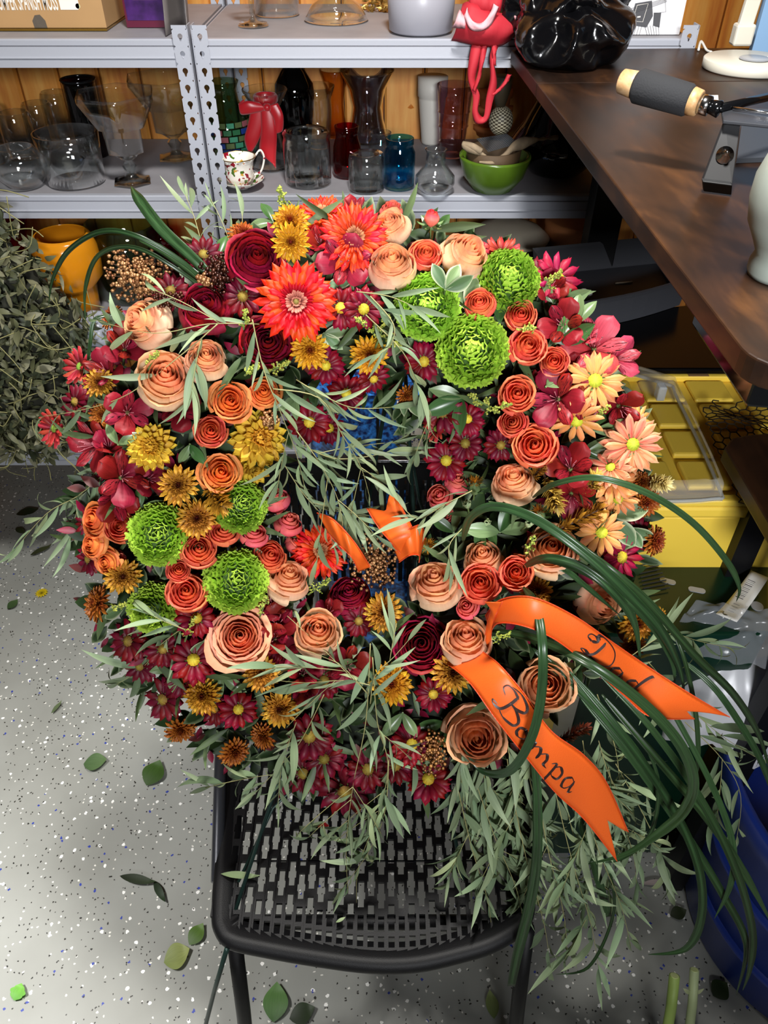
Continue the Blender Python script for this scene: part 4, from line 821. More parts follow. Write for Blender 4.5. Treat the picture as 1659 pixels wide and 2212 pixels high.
# the thick curtain of eucalyptus under the lower peach rose
rg = random.Random(77); places_ = ['by the burgundy daisy', 'under the lower peach rose', 'left of the upright grass blade', 'behind the upright grass blade', 'right of the upright grass blade', 'under the lower ribbon', 'near the seat corner', 'reaching lowest of all']
k = 0
for row, (y0, y1, lay) in enumerate(((1600, 1800, .05), (1640, 1950, .03), (1700, 2090, .045))):
    for j in range(7 if row < 2 else 6):
        x0 = 990+j*52+rg.uniform(-14, 14); x1 = 1000+j*58+rg.uniform(-25, 25)+row*25; yy1 = y1+rg.uniform(-50, 30)-(60 if j < 2 and row == 2 else 0)
        lab = 'eucalyptus strand %s of the hanging curtain, %s' % (('from the upper layer', 'from the middle layer', 'from the long front layer')[row], ('by the burgundy daisy', 'beside the brown berries', 'below the lower peach rose', 'in the centre', 'beside the tall grass blade', 'below the lettered ribbon', 'farthest towards the blue bin')[j])
        spray(lab, [(x0, y0, lay+.03), (lerp(x0, x1, .4), lerp(y0, yy1, .4), lay+.03), (lerp(x0, x1, .75)+8, lerp(y0, yy1, .75), lay+.01), (x1, yy1, lay)], 28, 118, 200+k, EUC, .5, .03, 'hanging curtain of eucalyptus', down=.5, twigs=1, rs=.0006); k += 1

# ================================================================== lily grass blades
BL = [
 ('lily grass blade in a high arc over the storage lid', [(1150, 1075, .12), (1200, 1045, .17), (1290, 1032, .2), (1400, 1066, .2), (1500, 1132, .17), (1572, 1215, .14), (1597, 1270, .12), (1590, 1300, .1)], 17),
 ('broad shiny grass blade arching from the inner rim over the wreath', [(1000, 1170, .08), (1015, 1120, .12), (1065, 1094, .15), (1150, 1118, .18), (1250, 1185, .2), (1350, 1275, .2), (1430, 1365, .18), (1470, 1450, .14), (1478, 1510, .12)], 26),
 ('dark grass blade just above the shiny one', [(1170, 1120, .13), (1300, 1215, .19), (1400, 1300, .19), (1500, 1415, .17), (1585, 1500, .15), (1640, 1590, .12), (1668, 1690, .1)], 21),
 ('grass blade bending down past the magenta daisy', [(1130, 1225, .1), (1180, 1205, .15), (1250, 1222, .17), (1320, 1275, .18), (1370, 1345, .16), (1384, 1440, .13)], 23),
 ('grass blade with a brownish base curling over the bronze mum', [(1145, 1215, .1), (1200, 1212, .14), (1300, 1255, .17), (1400, 1340, .17), (1450, 1420, .14), (1458, 1480, .12)], 22),
 ('longest grass blade crossing under the upper ribbon and hooking back', [(1060, 1362, .08), (1150, 1378, .13), (1270, 1432, .19), (1390, 1520, .2), (1470, 1610, .19), (1498, 1690, .17), (1478, 1750, .15), (1430, 1795, .13), (1350, 1845, .1), (1260, 1868, .08)], 28),
 ('grass blade looping down over the lower lettered ribbon', [(1130, 1268, .12), (1158, 1310, .17), (1172, 1400, .21), (1168, 1510, .21), (1145, 1600, .2), (1100, 1665, .17), (1040, 1665, .13), (1000, 1615, .12)], 26),
 ('wide straight grass blade hanging down with a cut end', [(1148, 1590, .1), (1160, 1700, .12), (1160, 1850, .12), (1143, 1960, .1), (1118, 2060, .09), (1104, 2130, .08)], 28),
 ('grass blade hanging over the blue bin, curled tip lowest', [(1280, 1440, .09), (1400, 1565, .12), (1510, 1720, .12), (1590, 1880, .12), (1625, 2010, .1), (1620, 2090, .09), (1604, 2140, .08)], 20),
 ('pale shiny grass blade curling back at the foot of the bin', [(1230, 1450, .08), (1340, 1580, .11), (1450, 1740, .11), (1508, 1870, .11), (1515, 1980, .1), (1480, 2050, .08), (1400, 2062, .05)], 22),
 ('grass blade running off the photo beside the blue bin', [(1300, 1500, .09), (1420, 1640, .12), (1530, 1770, .12), (1610, 1890, .11), (1675, 2010, .1)], 22),
 ('short cut grass blade below the pointed ribbon', [(1225, 1690, .05), (1275, 1840, .05), (1300, 1925, .05), (1315, 1980, .04)], 20),
 ('grass blade curling in a hook against the blue bin', [(1410, 1460, .08), (1530, 1680, .11), (1582, 1820, .11), (1578, 1910, .1), (1543, 1985, .09)], 17),
 ('grass blade slanting past the white plastic bag', [(1480, 1430, .1), (1555, 1500, .12), (1640, 1635, .12), (1672, 1730, .11)], 17),
 ('grass blade with a forked pale sheen above the bin', [(1250, 1500, .06), (1350, 1620, .09), (1480, 1800, .09), (1560, 1930, .09), (1612, 2040, .08), (1590, 2150, .06)], 20),
 ('thin rolled grass blade hanging beside the ribbon point', [(1390, 1600, .1), (1422, 1690, .11), (1405, 1800, .1), (1340, 1855, .08), (1270, 1862, .07)], 10),
 ('thin grass blade curling left at the bottom', [(1290, 1800, .06), (1325, 1920, .06), (1318, 2000, .05), (1270, 2090, .05), (1200, 2105, .04)], 8),
 ('grass blade dropping behind the upper ribbon end', [(1440, 1330, .1), (1480, 1430, .12), (1505, 1560, .1), (1505, 1660, .08), (1480, 1700, .06)], 12),
 ('grass blade under the garden of ribbons, dark and straight', [(1150, 1400, .06), (1260, 1500, .08), (1370, 1620, .09), (1440, 1740, .08)], 24),
 ('short grass blade tucked behind the orange spray roses', [(1150, 1245, .08), (1210, 1228, .1), (1260, 1262, .09), (1340, 1330, .06)], 14),
 ('broad dark folded grass leaf pointing up at the shelf', [(500, 650, .05), (430, 570, .06), (350, 495, .05), (300, 430, .02), (283, 402, .0)], 30),
 ('grass blade in a wide outer arc above the berries', [(470, 640, .06), (400, 570, .08), (300, 512, .09), (220, 500, .08), (150, 540, .06), (115, 600, .04), (105, 660, .03)], 13),
 ('grass blade in the inner arc above the berries', [(480, 655, .06), (380, 580, .08), (290, 535, .08), (215, 550, .07), (185, 620, .05), (185, 700, .04)], 12),
 ('dark grass leaf lying along the burgundy rose', [(500, 660, .06), (430, 600, .06), (350, 540, .05), (300, 520, .04)], 22),
 ('grass blade hooking down by the red lilies', [(250, 680, .02), (205, 690, .03), (195, 740, .03), (188, 800, .02)], 10),
]
GB = petal_mat('glossy grass blade', vein=.35, rough=.30, transl=.05, freq=9, hvar=.01, vvar=.2)
for i, (lab, pts, w) in enumerate(BL):
    V = cr([P(x, y, zw(x, y)-l) for x, y, l in pts], 7); m = len(V); mb = MB(); rg = random.Random(i+50); tw = rg.uniform(-.5, .5); cut = 'cut' in lab
    vs = []; cs = []; uv = []
    c0, c1 = lin('#1a2b15'), lin('#30492a')
    for j, p in enumerate(V):
        t = (V[min(j+1, m-1)]-V[max(j-1, 0)]).normalized(); v = (CO-p).normalized(); sd = t.cross(v).normalized(); up = sd.cross(t).normalized(); f = j/(m-1)
        an = tw*sin(f*3+i); sd, up = sd*cos(an)+up*sin(an), up*cos(an)-sd*sin(an); z = depth(p)
        hw = w/2*.78*z/FPX*(.75+.35*sin(f*pi))*(1 if cut else min(1, (1-f)*4+.06))*min(1, f*9+.3)
        for q, (a, b2) in enumerate(((-1, .10), (-.5, .02), (-.12, -.05), (0, -.11), (.12, -.05), (.5, .02), (1, .10))):
            vs.append(p+sd*a*hw+up*b2*hw); cs.append(mixc(c0, c1, .5+.5*sin(f*4+i) if abs(a) > .3 else .9)); uv.append(((a+1)/2, f*6))
    mb.add(vs, [(j*7+q, j*7+q+1, (j+1)*7+q+1, (j+1)*7+q) for j in range(m-1) for q in range(6)], cs, uv)
    o = mb.build('lily_grass', GB, None, True); tag(o, lab, 'grass blade', 'lily grass blades')
    sm = o.modifiers.new('thick', 'SOLIDIFY'); sm.thickness = .0004

# ================================================================== orange ribbons
def ribbon_mat():
    m, t, b = newmat('orange satin'); N = t.nodes.new; L = t.links.new
    tc = N('ShaderNodeUVMap'); n = N('ShaderNodeTexNoise'); n.inputs['Scale'].default_value = 260; L(tc.outputs[0], n.inputs['Vector'])
    r = N('ShaderNodeValToRGB'); r.color_ramp.elements[0].position = .35; r.color_ramp.elements[0].color = (*lin('#c84c12'), 1); r.color_ramp.elements[1].position = .65; r.color_ramp.elements[1].color = (*lin('#dc6222'), 1); L(n.outputs['Fac'], r.inputs['Fac']); L(r.outputs[0], b.inputs['Base Color'])
    setp(b, rough=.42, spec=.3); return m
M['satin'] = ribbon_mat(); M['ink'] = plain('black lettering ink', '#241310', .4); M['stitch'] = plain('ribbon edge stitch', '#c8431a', .5)
class Rib:
    def __init__(s, top, bot, lift, n=10):
        s.T = cr([P(x, y, zw(x, y)-l) for (x, y), l in zip(top, lift)], n); s.B = cr([P(x, y, zw(x, y)-l) for (x, y), l in zip(bot, lift)], n)
    def at(s, u, v, off=0, bow=.003):
        """u along the ribbon, v from the lower edge (0) to the upper edge (1)"""
        f = clamp(u)*(len(s.T)-1); k = min(int(f), len(s.T)-2); q = f-k
        a = s.B[k].lerp(s.B[k+1], q); b2 = s.T[k].lerp(s.T[k+1], q); p = a.lerp(b2, v); nn = (CO-p).normalized()
        return p + nn*(off + bow*sin(v*pi) + .0016*sin(u*23+v*2))
    def build(s, label, notch=0, umax=1, nu=60, nv=8):
        root = empty('ribbon', s.at(0, .5), label, 'ribbon', 'orange satin ribbons on the wreath'); mb = MB()
        def fn(u, v):
            uu = u*umax
            if notch: uu -= notch*(1-abs(v*2-1))*clamp((u-.8)/.2)
            return s.at(uu, v)
        mb.grid(fn, nu, nv); o = part(mb, 'band', M['satin'], root, True); md = o.modifiers.new('thick', 'SOLIDIFY'); md.thickness = .0005
        for v in (0.0, 1.0):
            mb = MB(); mb.tube([s.at(u/140*umax, v, .0004+.0003*(u % 2)) for u in range(141)], .0006, 5); part(mb, 'stitched_edge', M['stitch'], root)
        return root
    def letters(s, root, strokes, u0, u1, v0, v1, wmax=.0017):
        for st in strokes:
            name, pts = st; V = cr([(x, y, 0) for x, y in pts], 7); mb = MB(); vs = []
            for j, p in enumerate(V):
                t = (V[min(j+1, len(V)-1)]-V[max(j-1, 0)]).normalized(); e = min(1, min(j, len(V)-1-j)/4+.25)
                wd = (.35+.65*clamp(-t.y*1.0+.05))*wmax*e; f = lambda x, y: s.at(lerp(u0, u1, x), lerp(v0, v1, y), .0009)
                a = f(p.x, p.y); b2 = f(p.x+.001, p.y); sx = (b2-a).length/.001; c = f(p.x, p.y+.001); sy = (c-a).length/.001; nx, ny = -t.y*sy, t.x*sx
                dirv = ((c-a)/.001).cross(Vector((0, 0, 0))) if False else None
                tw = ((b2-a)/.001*t.x + (c-a)/.001*t.y).normalized(); sd = tw.cross((CO-a).normalized()).normalized(); vs += [a+sd*wd, a-sd*wd]
            mb.add(vs, [(2*j, 2*j+1, 2*j+3, 2*j+2) for j in range(len(V)-1)]); o = part(mb, 'lettering', M['ink'], root)
# script letters, x along the line of writing, y from the baseline (0) to the capital height (1)
def D_(x): return [('', [(x+.10, .62), (x+.02, .74), (x+.04, .92), (x+.13, .93), (x+.16, .80), (x+.11, .68), (x+.04, .72)]), ('', [(x+.26, .98), (x+.25, .6), (x+.22, .25), (x+.14, .03), (x+.05, .08), (x+.10, .16), (x+.22, .05), (x+.36, .02), (x+.48, .2), (x+.5, .5), (x+.44, .85), (x+.32, 1.05), (x+.18, 1.12), (x+.12, 1.02), (x+.18, .92)])]
def a_(x, w=.17): return [('', [(x+w, .38), (x+w*.6, .44), (x+w*.15, .28), (x+w*.2, .05), (x+w*.55, .02), (x+w*.9, .2), (x+w, .42)]), ('', [(x+w, .42), (x+w*.96, .15), (x+w*1.1, .02), (x+w*1.35, .12)])]
def d_(x, w=.17): return [('', [(x+w, .38), (x+w*.6, .44), (x+w*.15, .28), (x+w*.2, .05), (x+w*.55, .02), (x+w*.9, .2), (x+w, .42)]), ('', [(x+w*1.5, .95), (x+w*1.25, .9), (x+w*1.03, .5), (x+w*.96, .15), (x+w*1.1, .02), (x+w*1.45, .12)])]
def B_l(x): return [('', [(x+.08, .60), (x+.0, .72), (x+.02, .92), (x+.12, .97), (x+.22, .90)]), ('', [(x+.20, .98), (x+.19, .5), (x+.15, .12), (x+.06, .02), (x+.02, .1), (x+.1, .14)]), ('', [(x+.06, 1.0), (x+.2, 1.1), (x+.34, 1.0), (x+.36, .78), (x+.28, .6), (x+.19, .56), (x+.30, .54), (x+.38, .38), (x+.36, .12), (x+.24, .0), (x+.14, .08)])]
def o_(x, w=.12): return [('', [(x+w*.6, .44), (x+w*.1, .3), (x+w*.1, .08), (x+w*.5, .01), (x+w*.95, .15), (x+w*.95, .36), (x+w*.55, .44), (x+w*.9, .36), (x+w*1.4, .38)])]
def m_(x, w=.28): return [('', [(x-.02, .3), (x+.03, .42), (x+.03, .0)]), ('', [(x+.03, .2), (x+.1, .43), (x+.14, .3), (x+.14, .0)]), ('', [(x+.14, .2), (x+.21, .43), (x+.25, .3), (x+.25, .08), (x+.31, .05)])]
def p_(x): return [('', [(x, .3), (x+.05, .42), (x+.045, .0), (x+.03, -.38)]), ('', [(x+.05, .25), (x+.11, .43), (x+.17, .32), (x+.16, .08), (x+.09, .01), (x+.05, .1)])]
R1 = Rib([(1048, 1330), (1080, 1296), (1150, 1290), (1240, 1330), (1320, 1385), (1400, 1440), (1490, 1498), (1576, 1549)], [(1058, 1372), (1075, 1347), (1130, 1352), (1200, 1382), (1275, 1440), (1345, 1500), (1405, 1548), (1500, 1553)], [.10, .15, .18, .18, .17, .16, .16, .15])
r1 = R1.build('orange satin ribbon tail with black script lettering above the lower peach rose', .09)
R1.letters(r1, D_(0)+a_(.52)+d_(.80), .50, .74, .20, .88)
R2 = Rib([(1030, 1400), (1075, 1432), (1130, 1495), (1190, 1578), (1260, 1630), (1310, 1690), (1357, 1797)], [(960, 1430), (1012, 1472), (1070, 1552), (1140, 1640), (1200, 1712), (1262, 1770), (1333, 1860)], [.10, .16, .18, .18, .17, .15, .13])
r2 = R2.build('orange satin ribbon tail with longer black script, ending in a swallowtail point', .10)
R2.letters(r2, B_l(0)+o_(.42)+m_(.62)+p_(.95)+a_(1.17, .15), .27, .60, .18, .86)
for top, bot, lift, lab, notch in (
    ([(685, 1108), (720, 1122), (765, 1170), (800, 1225)], [(708, 1150), (735, 1180), (760, 1205), (775, 1235)], [.06, .08, .09, .07], 'orange ribbon end poking up above the small gerbera', 0),
    ([(790, 1100), (832, 1120), (870, 1140)], [(838, 1058), (862, 1085), (885, 1112)], [.06, .07, .07], '', 0),
    ([(845, 1062), (870, 1100), (895, 1150), (905, 1185)], [(792, 1098), (818, 1140), (845, 1172), (872, 1205)], [.06, .08, .09, .07], 'orange ribbon end with a notch standing over the chair slots', .22),
    ([(845, 1172), (880, 1145), (910, 1135), (918, 1165)], [(862, 1215), (885, 1200), (905, 1200), (905, 1215)], [.07, .09, .09, .07], 'small orange ribbon loop folded beside the safflower', 0)):
    if not lab: continue
    if notch:
        Rb = Rib(top[::-1], bot[::-1], lift[::-1])
    else: Rb = Rib(top, bot, lift)
    Rb.build(lab, notch, nu=24)
Rb = Rib([(1048, 1300), (1060, 1318), (1052, 1350), (1045, 1400)], [(1085, 1300), (1070, 1330), (1062, 1362), (1058, 1402)], [.17, .15, .12, .1]); Rb.build('narrow folded orange ribbon edge beside the cream-based rose', 0, nu=24)

# ================================================================== berries, plumes, filler sprigs
def berries(label, cx, cy, w, h, n, seed, lift=.02, c=('#7b4a2a', '#b98a5a'), ang=0, metal=.5):
    rg = random.Random(seed); z = zw(cx, cy)-ring_lift(cx, cy)-lift; root = empty('berry_spray', P(cx, cy, z+.05), label, 'berry spray', 'painted berry sprays'); mb = MB(); s2 = MB()
    mat = berries.m
    for i in range(n):
        u, v = rg.gauss(0, .42), rg.gauss(0, .42)
        if u*u+v*v > 1: continue
        x = cx + w/2*u*cos(ang) - h/2*v*sin(ang); y = cy - (w/2*u*sin(ang) + h/2*v*cos(ang)); p = P(x, y, z - .03*(1-u*u-v*v) + rg.uniform(0, .03)); r = rg.uniform(.0016, .0024)
        k_ = lin(c[0]); k2 = lin(c[1]); cc = mixc(k_, k2, rg.random())
        for j, (rr, zz) in enumerate(((0, -1), (.87, -.5), (.87, .5), (0, 1))): pass
        vs = [p+Vector((0, 0, -r))] + [p+Vector((r*.92*cos(a*pi/3), r*.92*sin(a*pi/3), -r*.35)) for a in range(6)] + [p+Vector((r*.92*cos(a*pi/3+.5), r*.92*sin(a*pi/3+.5), r*.45)) for a in range(6)] + [p+Vector((0, 0, r))]
        fs = [(0, 1+(a+1) % 6, 1+a) for a in range(6)] + [(1+a, 1+(a+1) % 6, 7+(a+1) % 6, 7+a) for a in range(6)] + [(7+a, 7+(a+1) % 6, 13) for a in range(6)]
        mb.add(vs, fs, cc)
        if i % 4 == 0: s2.tube([P(cx, cy, z+.05), p], [.0008, .0005], 4, cap=False)
    o = part(mb, 'berries', mat, root, True); o['kind'] = 'stuff'; part(s2, 'stem', plain_brown, root)
plain_brown = plain('brown twig', '#3f2a1c', .7)
def bm():
    m, t, b = newmat('bronze berry'); at = t.nodes.new('ShaderNodeAttribute'); at.attribute_name = 'Col'; t.links.new(at.outputs['Color'], b.inputs['Base Color']); setp(b, rough=.25, metal=.35, spec=.8); return m
berries.m = bm()
berries('large spray of shiny bronze berries at the upper outer rim', 305, 600, 180, 130, 520, 1, .02, ang=-.5)
berries('dark brown berry spray between the burgundy roses', 470, 600, 110, 120, 330, 2, -.01, ('#2a120c', '#4a2416'))
berries('small row of gleaming berries on the dark spray', 440, 605, 50, 26, 50, 12, .015, ang=-.6)
berries('bronze berry spray at the inner rim beside the small gerbera', 805, 1215, 120, 130, 420, 3, .03)
berries('gold-brown berry spray beside the lower peach rose', 935, 1625, 60, 110, 200, 4, .02, ('#5a3218', '#b07a40'))
berries('small brown berries above the yellow chrysanthemum', 583, 905, 44, 50, 90, 5, .02)
berries('dark berries trailing past the bronze ones', 360, 650, 110, 60, 150, 6, -.005, ('#3a1a10', '#5a2c18'))
def plume(label, cx, cy, L, ang, W, c0, c1, seed, lift=.02):
    rg = random.Random(seed); z = zw(cx, cy)-ring_lift(cx, cy)-lift; dx, dy = cos(ang)*L/2, -sin(ang)*L/2; A_, B2 = P(cx-dx, cy-dy, z+.015), P(cx+dx, cy+dy, z-.01)
    root = empty('plume', A_, label, 'plume', 'painted plumes'); d = (B2-A_).normalized(); mb = MB(); c = pcol(c0, c1)
    for i in range(170):
        t = rg.random(); p = A_.lerp(B2, t); th = rg.uniform(0, 6.3); sd = (d.orthogonal().normalized()*cos(th)+d.cross(d.orthogonal().normalized())*sin(th)); ln = W*z/FPX*(.35+.65*sin(pi*(.15+.8*(1-t))))*rg.uniform(.6, 1.1)
        M4 = frame_x(p, (d*1.0+sd*1.1), sd); f = leafgeo(ln, ln*.22, rg.uniform(-.5, .5)); mb.grid(lambda u, v: M4 @ f(u, v), 1, 3, c)
    o = part(mb, 'bristles', M['petal'], root); o['kind'] = 'stuff'; m2 = MB(); m2.tube([A_-d*.03, B2], [.0016, .0008], 5); part(m2, 'stem', plain_brown, root)
plume('golden-brown feathery plume below the lower red alstroemeria', 1240, 1128, 130, .45, 38, '#7a4d14', '#c08a2c', 1)
plume('pale gold feathery plume beside the inner cream-based rose', 1190, 1065, 70, -1.2, 34, '#9a7424', '#d8b65a', 2)
plume('short gold plume above the inner cream-based rose', 1160, 1020, 50, .9, 26, '#9a6a1c', '#d8b04a', 5)
plume('gold plume between two bronze mums', 462, 1070, 60, -.9, 40, '#8a5e18', '#c4912c', 3)
plume('rust-brown bristly plume behind the lower lettered ribbon', 1232, 1588, 80, .45, 24, '#4a1c10', '#8e4426', 4, .0)
plume('pale yellow plume under the high grass arc', 1415, 1040, 46, -.2, 30, '#b89a4a', '#e6d99a', 6)
plume('gold feathery tuft beneath the peach daisies', 1275, 1050, 50, 1.0, 30, '#a8862c', '#d8bc5a', 8)
def sprig(label, cx, cy, L, ang, seed, lift=.03, c0='#7f8f2e', c1='#c9cf62'):
    rg = random.Random(seed); z = zw(cx, cy)-ring_lift(cx, cy)-lift; dx, dy = cos(ang)*L/2, -sin(ang)*L/2; A_, B2 = P(cx-dx, cy-dy, z+.02), P(cx+dx, cy+dy, z); root = empty('solidago_sprig', A_, label, 'filler flower', 'yellow-green filler sprigs'); d = (B2-A_); dn = d.normalized()
    mb = MB(); st_ = MB(); st_.tube([A_, B2], [.001, .0005], 4); a, b2 = lin(c0), lin(c1)
    for br in range(9):
        t = .2+.8*br/9; p0 = A_+d*t; th = rg.uniform(0, 6.3); sd = dn.orthogonal().normalized()*cos(th)+dn.cross(dn.orthogonal().normalized())*sin(th); e_ = p0+(dn*.5+sd*.8)*L*.35*z/FPX*(1.1-t); st_.tube([p0, e_], [.0005, .0004], 3, cap=False)
        for i in range(9):
            p = p0.lerp(e_, (i+1)/9)+Vector((rg.gauss(0, .001), rg.gauss(0, .001), rg.gauss(0, .001))); r = rg.uniform(.0008, .0014)
            mb.add([p+Vector(v)*r for v in ((0, 0, 1.3), (1, 0, 0), (0, 1, 0), (-1, 0, 0), (0, -1, 0), (0, 0, -1.3))], [(0, 1, 2), (0, 2, 3), (0, 3, 4), (0, 4, 1), (5, 2, 1), (5, 3, 2), (5, 4, 3), (5, 1, 4)], mixc(a, b2, rg.random()))
    o = part(mb, 'buds', M['disc'], root); o['kind'] = 'stuff'; part(st_, 'stem', M['stem'], root)
for i, (x, y, L, an, lab) in enumerate([(612, 430, 60, 1.9, 'standing up before the shelf above the golden mums'), (825, 715, 80, 1.2, 'above the second golden mum'), (790, 705, 60, 2.4, 'below the pair of burgundy daisies'), (850, 740, 60, -.5, 'beside the second golden mum'), (1045, 872, 80, 2.6, 'above the inner burgundy daisies'), (1075, 880, 60, .2, 'beside the coral spray rose'), (1195, 605, 60, .9, 'beside the upper green pompon'), (1135, 710, 50, .1, 'between two coral spray roses'), (1065, 770, 44, .5, 'beside the lower of the upper pompons'), (410, 1358, 60, 1.2, 'beside the lower left daisy'), (570, 1310, 50, 1.2, 'beside the lower green pompon'), (690, 1268, 60, .6, 'under the small gerbera'), (530, 690, 44, 1.4, 'below the burgundy roses'), (600, 795, 60, .4, 'above the orange spray roses'), (545, 800, 40, .6, 'beside the burgundy rose'), (255, 1312, 44, .5, 'beside the outer rust mum'), (330, 780, 50, 1.1, 'above the peach rose'), (1145, 1180, 50, 1.2, 'beside the half hidden peach rose'), (1075, 1375, 60, .2, 'under the upper ribbon'), (1300, 890, 44, .8, 'between the peach daisies')]): sprig('tiny-budded yellow-green filler sprig '+lab, x, y, L, an, i)

# broad variegated and dark leaves between the flowers
def broad(c0, c1, edge, W=.5): mb = MB(); mb.grid(leafgeo(1, W, .5, .04, 8, .3, .55), 6, 9, pcol(c0, c1, p=.8, edge=edge)); return mb.mesh('leaf', M['gloss_leaf'] if not edge else M['leaf'])
VAR = [broad('#4f6a42', '#6f8a5c', '#d9dcb8'), broad('#47613c', '#66805a', '#cfd4ae', .44)]; GRN = [broad('#2d4a25', '#486a38', None, .42), broad('#5a7048', '#788e60', None, .4)]
def leafsprig(label, cx, cy, Lpx, angs, seed, kind, lift=.03):
    rg = random.Random(seed); z = zw(cx, cy)-ring_lift(cx, cy)-lift; p = P(cx, cy, z+.012); nm = 'pittosporum_sprig' if kind == 'v' else 'leaf_sprig'; root = empty(nm, p, label, 'foliage', 'broad-leaved sprigs of the wreath'); st_ = MB(); st_.tube([p+CF*.03, p], .0012, 5); part(st_, 'stem', M['stem'], root)
    for a in angs:
        v = (CO-p).normalized(); d = CR*cos(a)+CU*sin(a)+v*rg.uniform(-.1, .45); nn = v+CR*rg.gauss(0, .3)+CU*rg.gauss(0, .3); L = Lpx*z/FPX*rg.uniform(.85, 1.1)
        o = link('leaf', rg.choice(VAR if kind == 'v' else GRN), None, frame_x(p, d, nn) @ Matrix.Scale(L, 4)); o.parent = root; o.matrix_parent_inverse = root.matrix_basis.inverted()
for i, (x, y, L, an, kd, lab, lf) in enumerate([
 (962, 625, 70, (2.0, 1.0, .3), 'v', 'cream-edged leaves between the peach rose and lime pompons', .05), (1010, 670, 70, (2.0, 1.3, 4.4), 'v', 'cream-edged leaves cupping the coral rose', .01), (760, 610, 55, (.6, 3.2, 4.4), 'v', 'rounded cream-edged leaves under the red lily', .01),
 (985, 690, 56, (4.2, 5.2), 'v', 'cream-edged leaves below the coral rose', .0), (1080, 700, 100, (1.5, 4.6), 'g', 'dark serrated leaf between pompon and spray roses', .02), (1195, 655, 80, (.9, 2.1, .2), 'g', 'dark leaves beside the upper green pompon', .0),
 (1200, 740, 95, (.9, .3), 'g', 'smooth olive leaves beside the rosy lily', .01), (1245, 700, 70, (.9, 1.5), 'g', 'upright olive leaf over the rosy lily', .02), (1180, 835, 50, (1.0, 0.2), 'g', 'small olive leaf above the open red lily', .02), (1280, 930, 110, (.6, .1), 'g', 'long dark leaves under the coral daisy', -.01),
 (1270, 975, 100, (.3, 5.8), 'g', 'dark leaves beside the lower red lily', -.01), (1320, 1115, 90, (.2, 1.1, 5.4), 'v', 'large folded cream-edged leaves by the peach daisy', .0), (1360, 1140, 60, (5.2, 5.8), 'v', 'cream-edged leaf below the rust mum', .0), (1000, 860, 90, (3.5, 2.8, 4.5), 'g', 'dark oak-edged leaf under the lime pompon', .0),
 (880, 730, 60, (5.6, 3.9), 'v', 'silvery leaf under the first lime pompon', .0), (700, 720, 60, (.1, 5.5, 4.2), 'v', 'grey-green leaves beside the golden mum', -.01), (600, 760, 50, (4.5, 5.2), 'g', 'dark leaves below the gerbera', 0), (255, 960, 60, (2.1, .5), 'g', 'bright green leaf beside the yellow chrysanthemum', .03),
 (380, 1010, 60, (3.5, 5.4), 'g', 'dark leaves below the yellow chrysanthemum', -.01), (300, 1100, 60, (.2, 1.5), 'g', 'dark leaf above the first green pompon', 0), (540, 1180, 50, (5.5, 4.5, .5), 'v', 'cream-edged leaf between two green pompons', 0), (270, 1310, 60, (3.6, .2, 5.5), 'v', 'dark cream-edged leaves by the outer rust mum', -.01),
 (440, 1385, 60, (4.0, 5.4, .2), 'v', 'cream-edged leaf below the lower daisy', 0), (480, 1460, 70, (4.4, 3.4, 5.6), 'g', 'dark leaves under the garden rose', -.01), (375, 1440, 60, (4.6, 3.3), 'g', 'grey-green leaves beside the burgundy daisies', -.01), (1230, 1370, 70, (5.5, .8, 2.5), 'v', 'cream-edged leaves under the grass blades', -.03),
 (1190, 1440, 80, (5.0, 4.2), 'g', 'dark leaves between the two ribbons', -.02), (960, 1560, 70, (3.4, 4.6, 5.4), 'g', 'dark leaves above the lower peach rose', -.02), (870, 1540, 70, (4.0, 5.2), 'g', 'dark leaves below the golden mum', -.01), (1080, 1150, 80, (1.2, 3.0, .2), 'g', 'serrated safflower leaves', .0),
 (1040, 1130, 70, (3.6, 4.6, 5.4), 'g', 'dark thistle-like leaves by the safflower buds', .0), (980, 1150, 60, (2.5, 1.4), 'g', 'dark leaves at the inner rim', .0), (1140, 1010, 70, (3.9, .4), 'g', 'dark leaves around the inner cream-based rose', -.02), (880, 850, 60, (4.4, 5.2), 'v', 'leaf tips above the small cup', .0),
 (640, 860, 60, (3.6, 4.6), 'g', 'dark leaves at the inner rim by the orange roses', -.01), (550, 900, 60, (3.2, 4.1), 'g', 'shaded leaves between spray roses', 0), (410, 960, 60, (4.2, 5.3), 'g', 'leaves beside the yellow bloom', 0), (340, 800, 50, (3.6, 2.6), 'g', 'leaves between the bronze mum and peach rose', -.01),
 (470, 560, 60, (1.2, .4, 2.2), 'g', 'dark leaves above the burgundy rose', -.02), (590, 480, 60, (2.0, 3.2), 'g', 'dark leaves beside the golden mums', -.03), (940, 500, 50, (.8, 2.2), 'g', 'leaves below the closed bud', -.03), (720, 640, 60, (.9, 4.8), 'g', 'leaves beside the big gerbera', 0)]):
    leafsprig(('variegated sprig with ' if kd == 'v' else 'green sprig with ')+lab, x, y, L, an, i+300, kd, lf)
